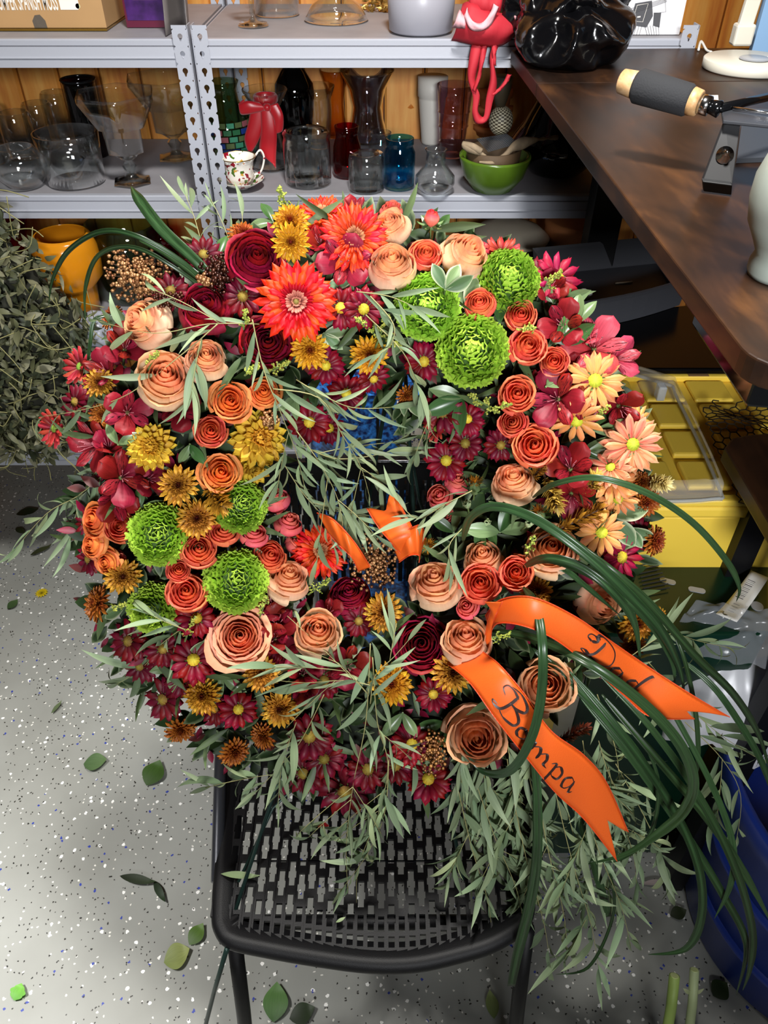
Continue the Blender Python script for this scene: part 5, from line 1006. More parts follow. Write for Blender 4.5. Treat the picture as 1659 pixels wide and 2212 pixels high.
# ================================================================== things on the shelves
G_CLEAR = thin_glass('clear glass', '#fbfdfd', 2.2, .74); G_SMOKE = thin_glass('smoky dark glass', '#5a4550', 1.3, .5); G_RED = thin_glass('ruby glass', '#e0303a', 1.1, .5)
G_BLUE = thin_glass('blue glass', '#8fd4ea', 1.1, .6); G_AMBER = thin_glass('amber glass', '#ffdc80', 1.1, .8); G_PINK = thin_glass('pale pink glass', '#f0e2e8', 1.5, .6); G_GREEN = thin_glass('green glass', '#d6e2d2', 1.2, .65)
G_PURP = thin_glass('deep purple glass', '#1a0a20', 1.3, .4); G_HOT = thin_glass('magenta glass', '#ee60b0', 1.1, .6); G_TOPAZ = thin_glass('pale topaz glass', '#ecd2a4', 1.3, .6); G_MERC = plain('silvered glass', '#9a98a8', .18, metal=.7)
def vase(name, label, px, pyb, w, pyt, prof, mat, cat='vase', h=H2, th=.0025, group='glassware on the middle shelf', solid=False, n=40, sides=None, base_r=None, back=0, extra=None, partname='glass_wall'):
    """lathed vessel: px, pyb is the nearest point of its foot on the shelf, w its widest width and pyt the height of its rim in the photo"""
    q = PH(px, pyb, h); z = depth(q); R = w/2*z/FPX; rb = (base_r if base_r is not None else prof[0][0])*R; Y = q.y + rb + back
    R *= Y/q.y; X = (PY(px, pyb, Y).x); top = PY(px, pyt, Y).z; Hh = max(.02, top-h); root = empty(name, (X, Y, h+.0005), label, cat, group)
    pr = [(r*R, z_*Hh) for r, z_ in prof]; mb = MB()
    wob = None
    if sides: wob = lambda th_, z_: cos(pi/sides)/cos(((th_+.3) % (2*pi/sides))-pi/sides)
    if solid: full = [(0, 0)]+pr+[(0, pr[-1][1])]
    else: full = [(0, 0)]+pr+[(max(r-th, .001), z_ if i == 0 else z_) for i, (r, z_) in enumerate(pr[::-1])][:-1]+[(max(pr[0][0]-th, .001), .005), (0, .005)]
    mb.lathe(full, n, wob=wob); o = mb.build(partname, mat, root, True)
    if extra: extra(root, R, Hh)
    return root
def rim_ring(mat, zf=1.0, rf=1.0, t=.0022, name='rim'):
    def f(root, R, Hh): mb = MB(); mb.tube([(R*rf*cos(a*pi/20), R*rf*sin(a*pi/20), Hh*zf) for a in range(41)], t, 6, cap=False); mb.build(name, mat, root, True)
    return f
def mosaic(root, R, Hh):
    rg = random.Random(3); cols = [plain('mosaic '+c, c, .3) for c in ('#2f6a45', '#1f3f8a', '#a05a60', '#3f8a6a', '#5a6a40')]
    prof = [(.7, 0), (.95, .12), (1, .35), (.8, .6)]
    for row in range(6):
        zf = .07+row*.085; k = [i for i in range(3) if prof[i][1] <= zf][-1]; q = (zf-prof[k][1])/(prof[k+1][1]-prof[k][1]); r = lerp(prof[k][0], prof[k+1][0], q)*R
        for c in range(10):
            a = c*.36+row*.15+3.2
            mb = MB(); t = .16
            mb.add([((r+.0006)*cos(a+s*t), (r+.0006)*sin(a+s*t), Hh*(zf+u*.036)) for s, u in ((-1, -1), (1, -1), (1, 1), (-1, 1))] + [((r+.002)*cos(a+s*t*.9), (r+.002)*sin(a+s*t*.9), Hh*(zf+u*.033)) for s, u in ((-1, -1), (1, -1), (1, 1), (-1, 1))], [(4, 5, 6, 7), (0, 1, 5, 4), (1, 2, 6, 5), (2, 3, 7, 6), (3, 0, 4, 7)])
            mb.build('tile', rg.choice(cols), root)
CYL = [(.93, 0), (.97, .02), (.97, .95), (1, 1)]; TAPER = [(.86, 0), (.9, .02), (.95, .6), (1, 1)]; INV = [(1, 0), (1, .02), (.97, .9), (.9, .97), (.82, 1)]
BOWL = [(.5, 0), (.72, .08), (.95, .35), (1, .5), (.93, .75), (.72, .93), (.66, 1)]
COMP = [(.52, 0), (.5, .015), (.2, .06), (.12, .12), (.2, .2), (.12, .25), (.32, .33), (.48, .36), (.52, .62), (.62, .64), (1, .94), (1, 1)]
HOUR = [(.78, 0), (.8, .03), (.62, .3), (.55, .5), (.7, .75), (1, .97), (1.0, 1)]
TULIP = [(.55, 0), (.6, .02), (.75, .4), (.8, .6), (.78, .8), (1, 1)]
JAR = [(.86, 0), (1, .06), (1, .72), (.86, .82), (.84, .86), (.9, .88), (.9, 1)]
BULB = [(.5, 0), (.75, .06), (1, .22), (.98, .4), (.7, .55), (.5, .68), (.48, .92), (.55, 1)]
vase('bubble_bowl', 'round clear bubble bowl at the shelf lip, first of the left-hand glasses', 58, 412, 112, 318, BOWL, G_CLEAR, 'bowl')
vase('cylinder_vase', 'wide clear cylinder vase beside the round bubble bowl', 172, 412, 132, 285, TAPER, G_CLEAR)
vase('footed_compote', 'tall six-sided clear glass compote on a stem in front', 290, 408, 170, 200, COMP, G_CLEAR, 'compote', n=48, sides=6)
vase('footed_compote', 'second six-sided glass compote half behind the metal post', 385, 355, 165, 165, COMP, G_CLEAR, 'compote', n=48, sides=6)
vase('tumbler', 'upturned clear tumbler just behind the bubble bowl', 58, 350, 70, 242, INV, G_CLEAR, 'glass')
vase('tumbler', 'upturned clear tumbler second in the row against the pine wall', 105, 330, 66, 222, INV, G_CLEAR, 'glass')
vase('tumbler', 'tallest upturned clear tumbler before the pine wall', 145, 318, 62, 198, INV, G_CLEAR, 'glass')
vase('tumbler', 'clear glass cut off by the photo edge, behind', 0, 325, 60, 228, INV, G_CLEAR, 'glass')
vase('tumbler', 'bright rimmed glass at the photo edge in front', -8, 360, 46, 262, CYL, G_CLEAR, 'glass', extra=rim_ring(M['chrome'], .9, 1, .001))
vase('dark_cylinder_vase', 'dark plum glass cylinder with black top behind the compote', 208, 345, 66, 172, CYL, thin_glass('plum glass', '#7a3446', 1.2, .5), extra=rim_ring(M['blackg'], 1, 1, .003))
vase('brown_jar', 'dark brown jar edge at the photo border on the middle shelf', -10, 270, 40, 200, JAR, G_SMOKE, 'jar')
# right-hand unit
vase('mosaic_vase', 'clear vase patterned with coloured mosaic tiles behind the teacup', 500, 350, 110, 175, [(.7, 0), (.95, .12), (1, .35), (.8, .6), (.55, .75), (.5, .9), (.62, 1)], G_GREEN, extra=lambda root, R, Hh: mosaic(root, R, Hh))
rv = vase('ribbon_vase', 'clear flared vase tied with a red satin bow behind the teacup', 588, 373, 92, 192, [(.85, 0), (.9, .03), (.66, .3), (.5, .55), (.55, .75), (1, .98), (1, 1)], G_CLEAR)
def satin(name, col): return plain(name, col, .35, sheen=.3)
RS = satin('red satin', '#b81420')
def strip(name, label, pts, mat, cat=None, group=None, Yf=None, root=None, w=None, nm='tail', thick=.0012):
    """a band given by paired edge pixels at depths Y"""
    T = cr([PY(x, y, Y) for x, y, _, _, Y in pts], 6); B = cr([PY(x, y, Y) for _, _, x, y, Y in pts], 6); mb = MB()
    n = len(T)-1
    mb.grid(lambda u, v: T[round(u*n)].lerp(B[round(u*n)], v) + Vector((0, -.003*sin(v*pi), .0)), n, 5)
    if root is None: root = empty(name, T[0], label, cat, group)
    o = part(mb, nm, mat, root, True); m = o.modifiers.new('thick', 'SOLIDIFY'); m.thickness = thick; return root
Yv = rv.location.y-.035
bow = strip('satin_bow', 'red satin bow with two long tails tied on the flared vase', [(545, 222, 575, 232, Yv), (535, 270, 570, 270, Yv-.004), (528, 300, 558, 305, Yv-.006), (534, 325, 545, 328, Yv-.004)], RS, 'bow')
strip('', '', [(562, 228, 590, 232, Yv-.004), (564, 280, 598, 285, Yv-.01), (562, 330, 596, 345, Yv-.008), (594, 352, 597, 366, Yv-.006)], RS, root=bow)
strip('', '', [(575, 230, 600, 222, Yv-.006), (592, 262, 612, 250, Yv-.01), (590, 290, 609, 285, Yv-.006), (582, 262, 588, 258, Yv-.002)], RS, root=bow, nm='loop')
strip('', '', [(580, 236, 560, 222, Yv-.006), (545, 245, 535, 218, Yv-.012), (520, 246, 516, 224, Yv-.008), (530, 222, 526, 214, Yv-.002)], RS, root=bow, nm='loop')
mb = MB(); c = rv.location; mb.lathe([(.0235, -.008), (.027, -.004), (.027, .006), (.024, .010), (.021, .008), (.021, -.006), (.0235, -.008)], 28, (c.x, c.y, PY(575, 214, c.y).z)); part(mb, 'band', RS, bow, True)
mb = MB(); mb.lathe([(0, -.008), (.007, -.006), (.009, 0), (.007, .006), (0, .008)], 12, PY(577, 232, Yv-.008)); part(mb, 'knot', RS, bow, True)
vase('bottle_vase', 'black-purple glass bottle vase with narrow neck at the back', 645, 330, 82, 130, [(.6, 0), (.7, .05), (.85, .35), (1, .62), (.95, .75), (.6, .88), (.4, .95), (.42, 1.1)], G_PURP, 'vase')
vase('smoke_vase', 'small smoky glass vase behind the red bow', 610, 330, 42, 220, TULIP, G_SMOKE)
vase('hurricane_glass', 'upturned clear glass jar with rolled rim beside the bow', 668, 410, 98, 282, [(1, 0), (1, .02), (1, .78), (.95, .88), (.99, .95), (.9, 1), (.7, .97)], G_CLEAR, 'jar')
vase('tulip_glass', 'clear tulip-shaped vase in front of the purple bottle', 690, 325, 76, 185, TULIP, G_CLEAR)
vase('topaz_vase', 'pale topaz vase standing behind the tulip glass', 728, 300, 62, 150, HOUR, G_TOPAZ)
vase('mercury_vase', 'large silvery waisted vase with flared rim', 795, 315, 108, 152, HOUR, G_MERC if False else thin_glass('silvery glass', '#dcdae4', 4.0, .45), extra=rim_ring(G_CLEAR, 1, 1, .002))
vase('red_jar', 'small ruby red glass jar between clear glasses', 752, 388, 64, 272, [(.8, 0), (.97, .06), (1, .3), (.9, .6), (.72, .8), (.74, .86), (.8, 1)], G_RED, 'jar')
vase('small_tumbler', 'small upturned clear glass at the shelf lip beside the blue jar', 792, 422, 76, 332, [(1, 0), (1, .02), (.98, .9), (.93, 1), (.5, .98)], G_CLEAR, 'glass')
vase('small_tumbler', 'small clear glass standing behind the blue jar', 822, 358, 58, 285, [(.8, 0), (.85, .03), (.9, .7), (.75, .8), (.8, 1)], G_CLEAR, 'glass')
vase('blue_jar', 'turquoise blue canning jar on the middle shelf', 862, 414, 66, 298, JAR, G_BLUE, 'jar')
vase('amber_vase', 'tall amber topaz vase behind the blue jar', 885, 285, 92, 150, [(.6, 0), (.8, .1), (1, .45), (.95, .75), (.7, 1)], G_TOPAZ)
vase('bud_bowl', 'clear bulb-shaped glass vase beside the green bowl', 938, 424, 84, 322, BULB, G_CLEAR)
vase('ribbed_cup', 'white ribbed pot with a pale green band', 930, 315, 62, 165, [(.6, 0), (.66, .03), (.92, .68), (.9, .7), (1, .72), (1, 1)], plain('white ribbed ceramic', '#c9c4bb', .5, bump=.1), 'pot', solid=True, partname='pot_body')
vase('pink_tumbler', 'tall pale pink glass tumbler with ringed sides', 975, 345, 74, 182, [(.62, 0), (.68, .02), (.72, .2), (.78, .22), (.74, .24), (.8, .42), (.86, .44), (.82, .46), (.86, .62), (.92, .64), (.88, .66), (.95, .85), (1, 1)], G_PINK, 'glass')
TERRA = plain('terracotta', '#c27a48', .75, bump=.2)
for i, (pyt, w) in enumerate(((268, 84), (228, 78), (192, 72))):
    vase('terracotta_pot', ('terracotta pot at the bottom of the stack under the red straps', 'terracotta pot in the middle of the stack', 'topmost terracotta pot of the stack')[i], 1062, 300, w, pyt, [(.8, 0), (.88, .5 if i == 0 else .82), (1, .54 if i == 0 else .84), (1, 1), (.9, 1)], TERRA, 'pot', group='stacked terracotta pots', solid=True, partname='pot_body')
vase('large_purple_vase', 'very large dark purple glass vase between the pots and the desk', 1195, 390, 195, 170, [(.55, 0), (.6, .03), (.98, .22), (1, .36), (.8, .52), (.55, .8), (.5, 1)], G_PURP, th=.004, back=.01)
# woven ball by the straps
mb = MB(); q = PY(1087, 205, 1.80)
WV = newmat('woven straw'); t_ = WV[1]; ck = t_.nodes.new('ShaderNodeTexChecker'); ck.inputs['Scale'].default_value = 26; ck.inputs['Color1'].default_value = (*lin('#c9c2a8'), 1); ck.inputs['Color2'].default_value = (*lin('#4a4030'), 1)
uvn = t_.nodes.new('ShaderNodeUVMap'); t_.links.new(uvn.outputs[0], ck.inputs[0]); t_.links.new(ck.outputs[0], WV[2].inputs['Base Color']); WV = WV[0]
mb.grid(lambda u, v: (q.x+.026*sin(v*pi)*cos(u*2*pi), q.y+.026*sin(v*pi)*sin(u*2*pi), q.z-.05+.03*cos(v*pi) if v < .5 else q.z-.05+.03*cos(v*pi)), 24, 14, None); mb.lathe([(.010, -.022), (.019, .01), (.022, .035), (.020, .036)], 24, (q.x-.004, q.y, q.z-.0), None)
tag(mb.build('woven_ball', WV, None, True), 'round woven straw ball hanging by the pots', 'ornament')
# green bowl with a brown pot, mesh and driftwood
gb = vase('green_bowl', 'rounded glazed green bowl at the shelf lip', 1062, 422, 150, 338, [(.45, 0), (.55, .04), (.85, .45), (1, .98), (1, 1.05), (.94, 1.04), (.8, .55), (.4, .2)], plain('green glaze', '#4f6c1c', .25, vary=.25, vscale=12), 'bowl', group=None, solid=False, n=28, partname='bowl_body'); bz = gb.location
mb = MB(); mb.lathe([(0, .012), (.03, .014), (.055, .06), (.058, .085), (.05, .084), (.046, .06), (0, .045)], 28, (bz.x-.004, bz.y, bz.z)); tag(mb.build('brown_pot', plain('brown clay', '#4d3a24', .7, bump=.3), None, True), 'brown clay pot sitting inside the green bowl', 'pot')
dw = [PY(1000, 312, bz.y-.03), PY(1045, 335, bz.y-.045), PY(1075, 350, bz.y-.045), PY(1110, 318, bz.y-.02), PY(1155, 303, bz.y+.0), PY(1205, 297, bz.y+.01)]
mb = MB(); V = cr(dw, 6); m = len(V); mb.tube(V, [.006+.0035*sin(i*.7)+(.003 if 12 < i < 25 else 0)-(.0045 if i > m-5 else 0) for i in range(m)], 8)
V = cr([PY(1075, 350, bz.y-.045), PY(1060, 352, bz.y-.055), PY(1035, 350, bz.y-.06)], 6); mb.tube(V, [.006*(1-.06*i) for i in range(len(V))], 8)
V = cr([PY(1000, 312, bz.y-.03), PY(1020, 316, bz.y-.04), PY(1040, 328, bz.y-.045)], 6); mb.tube(V, .0065, 8)
tag(mb.build('driftwood', plain('grey driftwood', '#8a7860', .8, bump=.6, bscale=90, vary=.3, vscale=50), None, True), 'forked grey driftwood branch lying on the green bowl', 'driftwood')
mb = MB(); A0, A1, A2, A3 = [PY(x, y, bz.y+d) for x, y, d in ((1030, 300, .01), (1095, 290, .03), (1120, 310, .01), (1055, 328, -.02))]
for i in range(17):
    f = i/16; mb.tube([A0.lerp(A1, f), A3.lerp(A2, f)], .0005, 4, cap=False); mb.tube([A0.lerp(A3, f), A1.lerp(A2, f)], .0005, 4, cap=False)
o = tag(mb.build('wire_screen', plain('grey wire', '#555a60', .4, metal=.5)), 'small piece of fine grey wire screen in the green bowl', 'wire screen'); 
# white plate edge near the desk leg
mb = MB(); q = PY(1292, 372, 1.72); mb.lathe([(0, 0), (.03, .0), (.046, .005), (.047, .007), (.03, .003), (0, .003)], 32); pl = mb.build('white_plate', M['white'], None, True); pl.location = (q.x+.02, 1.73, q.z); pl.rotation_euler = (0, radians(80), 0); tag(pl, 'white plate standing on edge behind the desk leg', 'plate')
# teacup and saucer
sc_ = vase('saucer', 'gold-rimmed rose patterned saucer under the teacup', 524, 412, 98, 388, [(.35, 0), (.4, .1), (.7, .5), (1, 1)], None, 'saucer', group=None, th=.0015, partname='plate')
def china():
    m, t, b = newmat('rose patterned china'); N = t.nodes.new; L = t.links.new; tc = N('ShaderNodeTexCoord'); src = None
    base = (*lin('#ece6dc'), 1)
    for sc, thr, c, off in ((75, .70, '#8e1426', 0), (95, .71, '#4a6a26', 4), (110, .74, '#c79a3a', 9)):
        n = N('ShaderNodeTexNoise'); n.inputs['Scale'].default_value = sc; n.inputs['Detail'].default_value = 1; mp = N('ShaderNodeMapping'); mp.inputs['Location'].default_value = (off, off, off); L(tc.outputs['Object'], mp.inputs[0]); L(mp.outputs[0], n.inputs['Vector'])
        g = N('ShaderNodeMath'); g.operation = 'GREATER_THAN'; g.inputs[1].default_value = thr-.06; L(n.outputs['Fac'], g.inputs[0]); mx = N('ShaderNodeMix'); mx.data_type = 'RGBA'; mx.inputs['B'].default_value = (*lin(c), 1); L(g.outputs[0], mx.inputs['Factor'])
        if src is None: mx.inputs['A'].default_value = base
        else: L(src, mx.inputs['A'])
        src = mx.outputs['Result']
    L(src, b.inputs['Base Color']); setp(b, rough=.12, coat=.4); return m
CH = china(); GOLD = plain('gold rim', '#b08a3a', .25, metal=.9); sc_.children[0].data.materials.clear(); sc_.children[0].data.materials.append(CH)
sl = sc_.location; cz = sl.z+.004; hcup = PY(518, 338, sl.y).z-cz; rc = 38*depth(sl)/FPX
cup = empty('teacup', (sl.x-.003, sl.y, cz), 'rose patterned bone china teacup with a gold rim', 'teacup'); mb = MB()
pf = [(.0, .0), (.45, 0), (.5, .04), (.42, .10), (.72, .22), (.84, .4), (.80, .6), (.86, .85), (1, 1)]; mb.lathe([(r*rc, z*hcup) for r, z in pf]+[(r*rc-.0015, z*hcup) for r, z in pf[::-1][:-3]]+[(0, .16*hcup)], 36, wob=lambda th, z: 1+.02*cos(12*th)*min(1, z*30)); mb.build('cup_body', CH, cup, True)
mb = MB(); mb.tube([(rc*cos(a*pi/20), rc*sin(a*pi/20), hcup) for a in range(41)], .0009, 6, cap=False); mb.build('gold_rim', GOLD, cup, True)
mb = MB(); mb.tube(cr([(rc*.78, .0, .32*hcup), (rc*1.25, .0, .42*hcup), (rc*1.5, 0, .85*hcup), (rc*1.35, 0, 1.12*hcup), (rc*1.1, 0, 1.02*hcup), (rc*.92, 0, .9*hcup)], 6), .0022, 8); hd = mb.build('handle', CH, cup, True); hd.rotation_euler = (0, 0, .35)
# ------------------------------------------------------------------ upper shelf
def bxr(name, label, cat, px0, px1, pyb, h, dy, dz, mat, rot=0, lid=None, group=None):
    a = PH(px0, pyb, h); b2 = PH(px1, pyb, h); root = empty(name, (a.x, a.y, h+.0005), label, cat, group); root.rotation_euler = (0, 0, rot); w = b2.x-a.x
    mb = MB(); mb.box2((0, 0, 0), (w, dy, dz)); mb.build('box_body', mat, root, False, 0); return root, w
CARD = plain('brown cardboard', '#b08a5c', .8, vary=.06, vscale=9)
bx, w = bxr('cardboard_box', 'brown cardboard box with white printed capitals on the top shelf', 'box', -160, 232, 66, H1, .30, .24, CARD)
def text(body, size, loc, rot, mat, parent, ex=.0002, al='LEFT', shear=0):
    c = bpy.data.curves.new('lettering', 'FONT'); c.body = body; c.size = size; c.extrude = ex; c.align_x = al; c.offset = size*.012; c.materials.append(mat); c.shear = shear
    o = bpy.data.objects.new('lettering', c); COL.objects.link(o); o.parent = parent; o.location = loc; o.rotation_euler = rot
    bpy.context.view_layer.update(); me = bpy.data.meshes.new_from_object(o.evaluated_get(bpy.context.evaluated_depsgraph_get())); q = bpy.data.objects.new('lettering', me); COL.objects.link(q); q.parent = parent; q.location = loc; q.rotation_euler = rot; bpy.data.objects.remove(o); return q
WI = plain('white print', '#efe9df', .6)
t1 = text('THE PLUMPER SPANISH MOSS', .036, (.0, -.0006, .030), (pi/2, 0, 0), WI, bx); xs_ = [v.co.x for v in t1.data.vertices]; sx_ = .150/(max(xs_)-min(xs_)); t1.scale = (sx_, 1.15, 1); t1.location.x = (PH(138, 66, H1).x - bx.location.x) - max(xs_)*sx_
mb = MB(); mb.prism([(0, 0), (.034, 0), (.037, .004), (.037, .02), (0, .02)], 0, .0006, lambda v: Vector(((PH(142, 66, H1).x-bx.location.x)+v.x, -v.z, .030+v.y))); mb.build('printed_badge', WI, bx)
mb = MB(); mb.prism([(cos(a*pi/8)*.0045*1.0, sin(a*pi/8)*.0045) for a in range(16)], 0, .0006, lambda v: Vector(((PH(180, 66, H1).x-bx.location.x)+v.x, -v.z, .036+v.y))); mb.build('printed_dot', plain('cream print', '#cfd0a0', .6), bx)
mb = MB(); mb.prism([(-.012, 0), (-.013, .012), (-.006, .021), (.004, .022), (.012, .012), (.013, 0)], 0, .0008, lambda v: Vector(((PH(90, 66, H1).x-bx.location.x)+v.x, -v.z, v.y))); mb.build('hand_hole', plain('torn flap', '#5a5248', .9, bump=.5), bx)
mb = MB(); mb.box2((-.02, -.004, .0), (w+.001, .31, .0035)); tr = mb.build('gold_tray', GOLD); tr.location = (bx.location.x, bx.location.y-.002, H1+.0002); bx.location.z += .004; tag(tr, 'thin gold-edged board under the cardboard box', 'tray')
pb, w = bxr('purple_box', 'purple and wine-red printed gift box on the top shelf', 'box', 275, 385, 60, H1, .10, .22, plain('wine red board', '#5a1430', .35))
mb = MB(); mb.box2((.004, -.0008, .012), (w-.004, 0, .2)); mb.build('printed_panel', plain('purple print', '#3d1a5a', .35, vary=.5, vscale=40), pb)
for i, (a, b2) in enumerate(((.03, .016), (.027, .022), (.033, .028), (.025, .034), (.03, .04))):
    mb = MB(); mb.box2((w*.5-a, -.0012, b2+.03), (w*.5+a*.6, -.0008, b2+.032)); mb.build('printed_line', plain('faint pink print', '#8a5a8a', .5), pb)
# draped plastic sleeve beside the posts
mb = MB(); q = PH(410, 50, H1); mb.grid(lambda u, v: (q.x-.018+.036*u+.01*v, YF+.03+.10*sin(u*3)+.01*sin(v*5), H1+.001+.22*v), 12, 10); o = mb.build('plastic_sleeve', plain('grey striped sleeve', '#6a6462', .35), None, True); sm = o.modifiers.new('thick', 'SOLIDIFY'); sm.thickness = .002; tag(o, 'grey plastic sleeve standing between box and wine glass', 'sleeve')
vase('wine_glass', 'cut crystal wine glass whose foot and stem show on the top shelf', 548, 62, 66, -120, [(1, 0), (.98, .015), (.3, .06), (.13, .12), (.2, .18), (.12, .22), (.2, .30), (.14, .40), (.5, .5), (.9, .7), (.9, 1)], G_CLEAR, 'wine glass', h=H1, group='glassware on the top shelf')
vase('cylinder_vase', 'clear straight cylinder on the top shelf behind the wine glass', 600, 40, 98, -90, CYL, G_CLEAR, h=H1, group='glassware on the top shelf')
vase('flask_vase', 'clear flask-shaped vase with wide foot on the top shelf', 727, 56, 138, -60, [(.95, 0), (1, .03), (.72, .35), (.42, .5), (.38, .56), (.6, .75), (.6, 1)], G_CLEAR, h=H1, group='glassware on the top shelf')
tb = vase('frosted_tub', 'frosted white plastic tub on the top shelf', 908, 80, 150, -70, [(.8, 0), (.9, .04), (1, 1)], plain('frosted plastic', '#b4b3bd', .35, trans=.25), 'tub', h=H1, group=None, th=.002, partname='tub_body')
mb = MB(); rg = random.Random(5); q = PH(818, 25, H1)
for i in range(60):
    p = q+Vector((rg.uniform(-.03, .03), rg.uniform(-.01, .02), rg.uniform(.001, .02))); d = Vector((rg.gauss(0, 1), rg.gauss(0, 1), rg.gauss(0, .5))).normalized(); M4 = frame_x(p, d, Vector((0, -1, .4))); f = leafgeo(.018, .006); mb.grid(lambda u, v: M4 @ f(u, v), 2, 3)
o = mb.build('garland_leaves', plain('brass leaf', '#b08a48', .3, metal=.8)); r_ = empty('gold_garland', q, 'piece of gold leaf garland on the top shelf', 'garland'); o.parent = r_; o.matrix_parent_inverse = r_.matrix_basis.inverted(); o['kind'] = 'stuff'
# crumpled bags
def crumple(name, label, cat, c, r, mat, seed, amp=.35, freq=9, flat=0, sub=5, group=None, zmin=None, shape=None):
    import bmesh
    bm_ = bmesh.new(); bmesh.ops.create_icosphere(bm_, subdivisions=sub, radius=1); off = Vector((seed*7.3, seed*3.1, seed))
    for v in bm_.verts:
        d = v.co.normalized(); p = Vector((d.x*r[0], d.y*r[1], d.z*r[2]))
        if shape: p = shape(d, p)
        n1 = noise.noise(p*freq+off); n2 = abs(noise.noise(p*freq*2.3+off)); n3 = abs(noise.noise(p*freq*5+off)); k = 1+amp*(n1*.9-n2*.8-n3*(.12 if 'black' in name else .3)); p = Vector((p.x*k, p.y*k, p.z*k))
        p += Vector(c)
        if zmin is not None and p.z < zmin(p): p.z = zmin(p)
        v.co = p
    me = bpy.data.meshes.new(name); bm_.to_mesh(me); bm_.free(); me.materials.append(mat); me.polygons.foreach_set('use_smooth', [True]*len(me.polygons)); o = bpy.data.objects.new(name, me); COL.objects.link(o); return tag(o, label, cat, group)
BAG = plain('shiny black bag film', '#08080a', .16, bump=.5, bscale=25)
q = PY(1195, 70, 1.66)
crumple('black_bag', 'shiny crumpled black plastic bag on the top shelf hanging over the desk', 'bag', (q.x, 1.66, H1+.075), (.128, .17, .16), BAG, 1, .6, 5.5, sub=6, zmin=lambda p: (H1+.002) if p.y > YF-.012 else (HD+.002 if p.x > .24 else H1-.12))
q = PY(1235, 130, 1.52)
crumple('black_bag', 'lower fold of black plastic bag lying on the desk top', 'bag', (q.x+.0, 1.56, HD+.05), (.10, .13, .065), BAG, 4, .6, 6, sub=5, zmin=lambda p: HD+.002)
RC = plain('red cloth', '#b3202e', .7, bump=.15); PK = plain('pale pink cloth', '#dba6ac', .7)
q = PY(1035, 50, YF+.03)
tote = empty('tote_bag', (q.x, YF+.05, H1), 'red and pink tote bag with straps hanging off the top shelf', 'bag')
def cloth(pts, mat, nm, nv=5, bulge=.01):
    T = cr([PY(x, y, Y) for x, y, _, _, Y in pts], 5); B = cr([PY(x, y, Y) for _, _, x, y, Y in pts], 5); n = len(T)-1; mb = MB()
    mb.grid(lambda u, v: T[round(u*n)].lerp(B[round(u*n)], v)+Vector((0, -bulge*sin(v*pi)+.002*sin(u*17+v*6), 0)), n, nv); o = part(mb, nm, mat, tote, True); s_ = o.modifiers.new('thick', 'SOLIDIFY'); s_.thickness = .002
cloth([(1000, 10, 975, 86, YF-.01), (1020, 5, 1010, 92, YF-.02), (1060, 25, 1050, 100, YF-.025), (1100, 32, 1085, 96, YF-.015), (1128, 35, 1100, 86, YF+.0)], RC, 'bag_body', 8, .02)
cloth([(1015, -30, 1010, 30, YF-.0), (1045, -30, 1045, 40, YF-.01), (1085, -20, 1075, 40, YF-.005)], RC, 'bag_body', 6, .02)
cloth([(993, 22, 976, 58, YF-.035), (1003, 40, 1005, 60, YF-.04)], PK, 'printed_band', 4, .01)
cloth([(1000, 38, 1010, 16, YF-.036), (1015, 62, 1018, 42, YF-.045), (1040, 68, 1040, 50, YF-.05), (1065, 48, 1060, 25, YF-.045), (1078, 15, 1066, 8, YF-.04)], PK, 'printed_band', 4, .004)
cloth([(1111, 33, 1111, 44, YF-.03), (1120, 32, 1128, 38, YF-.03)], PK, 'printed_band', 3, .004)
for pts in ([(1021, 88, 1046, 90, YF-.02), (1013, 130, 1036, 135, YF-.028), (1010, 170, 1026, 178, YF-.028), (1022, 210, 1036, 205, YF-.026), (1020, 245, 1033, 238, YF-.026), (1028, 268, 1040, 252, YF-.026), (1052, 262, 1046, 248, YF-.026), (1064, 220, 1050, 212, YF-.027), (1074, 180, 1058, 172, YF-.028), (1068, 130, 1058, 125, YF-.028), (1080, 92, 1066, 90, YF-.02)],
            [(1040, 90, 1056, 92, YF-.022), (1036, 130, 1046, 132, YF-.03), (1030, 165, 1038, 168, YF-.03), (1020, 195, 1028, 200, YF-.03)],
            [(1062, 92, 1076, 95, YF-.024), (1062, 115, 1072, 118, YF-.03), (1066, 140, 1072, 142, YF-.03)], [(1096, 160, 1106, 162, YF-.02), (1082, 185, 1092, 185, YF-.024), (1060, 202, 1066, 210, YF-.026)]): cloth(pts, RC, 'strap', 3, .003)
# white carton with a line drawing of a bracket
wc = PH(1298, 80, H1); wc2 = PH(1462, 80, H1); car = empty('white_carton', (wc.x, YF+.045, H1+.0005), 'white carton printed with a black line drawing of a timber bracket', 'box'); w = wc2.x-wc.x
zt = .20; mb = MB(); mb.box2((0, 0, 0), (w+.01, .08, zt)); mb.build('box_body', plain('white card', '#dedde0', .5), car)
def onc(px, py): p = PY(px, py, YF+.045); return (p.x-wc.x, p.z-H1)
def stroke(pts, wd, mat, nm='printed_line'):
    mb = MB(); Q = [Vector((*onc(*p), 0)) for p in pts]; vs = []
    for j, p in enumerate(Q): t = (Q[min(j+1, len(Q)-1)]-Q[max(j-1, 0)]).normalized(); vs += [(p.x-t.y*wd, -.0008, p.y+t.x*wd), (p.x+t.y*wd, -.0008, p.y-t.x*wd)]
    mb.add(vs, [(2*j, 2*j+1, 2*j+3, 2*j+2) for j in range(len(Q)-1)]); mb.build(nm, mat, car)
def blob(pts, mat, nm, d=.0006): mb = MB(); Q = [onc(*p) for p in pts]; mb.add([(x, -d, z) for x, z in Q], [tuple(range(len(Q)))]); mb.build(nm, mat, car)
GK = plain('grey print', '#4a4a4e', .5); LK = plain('black print line', '#2a2a2c', .5)
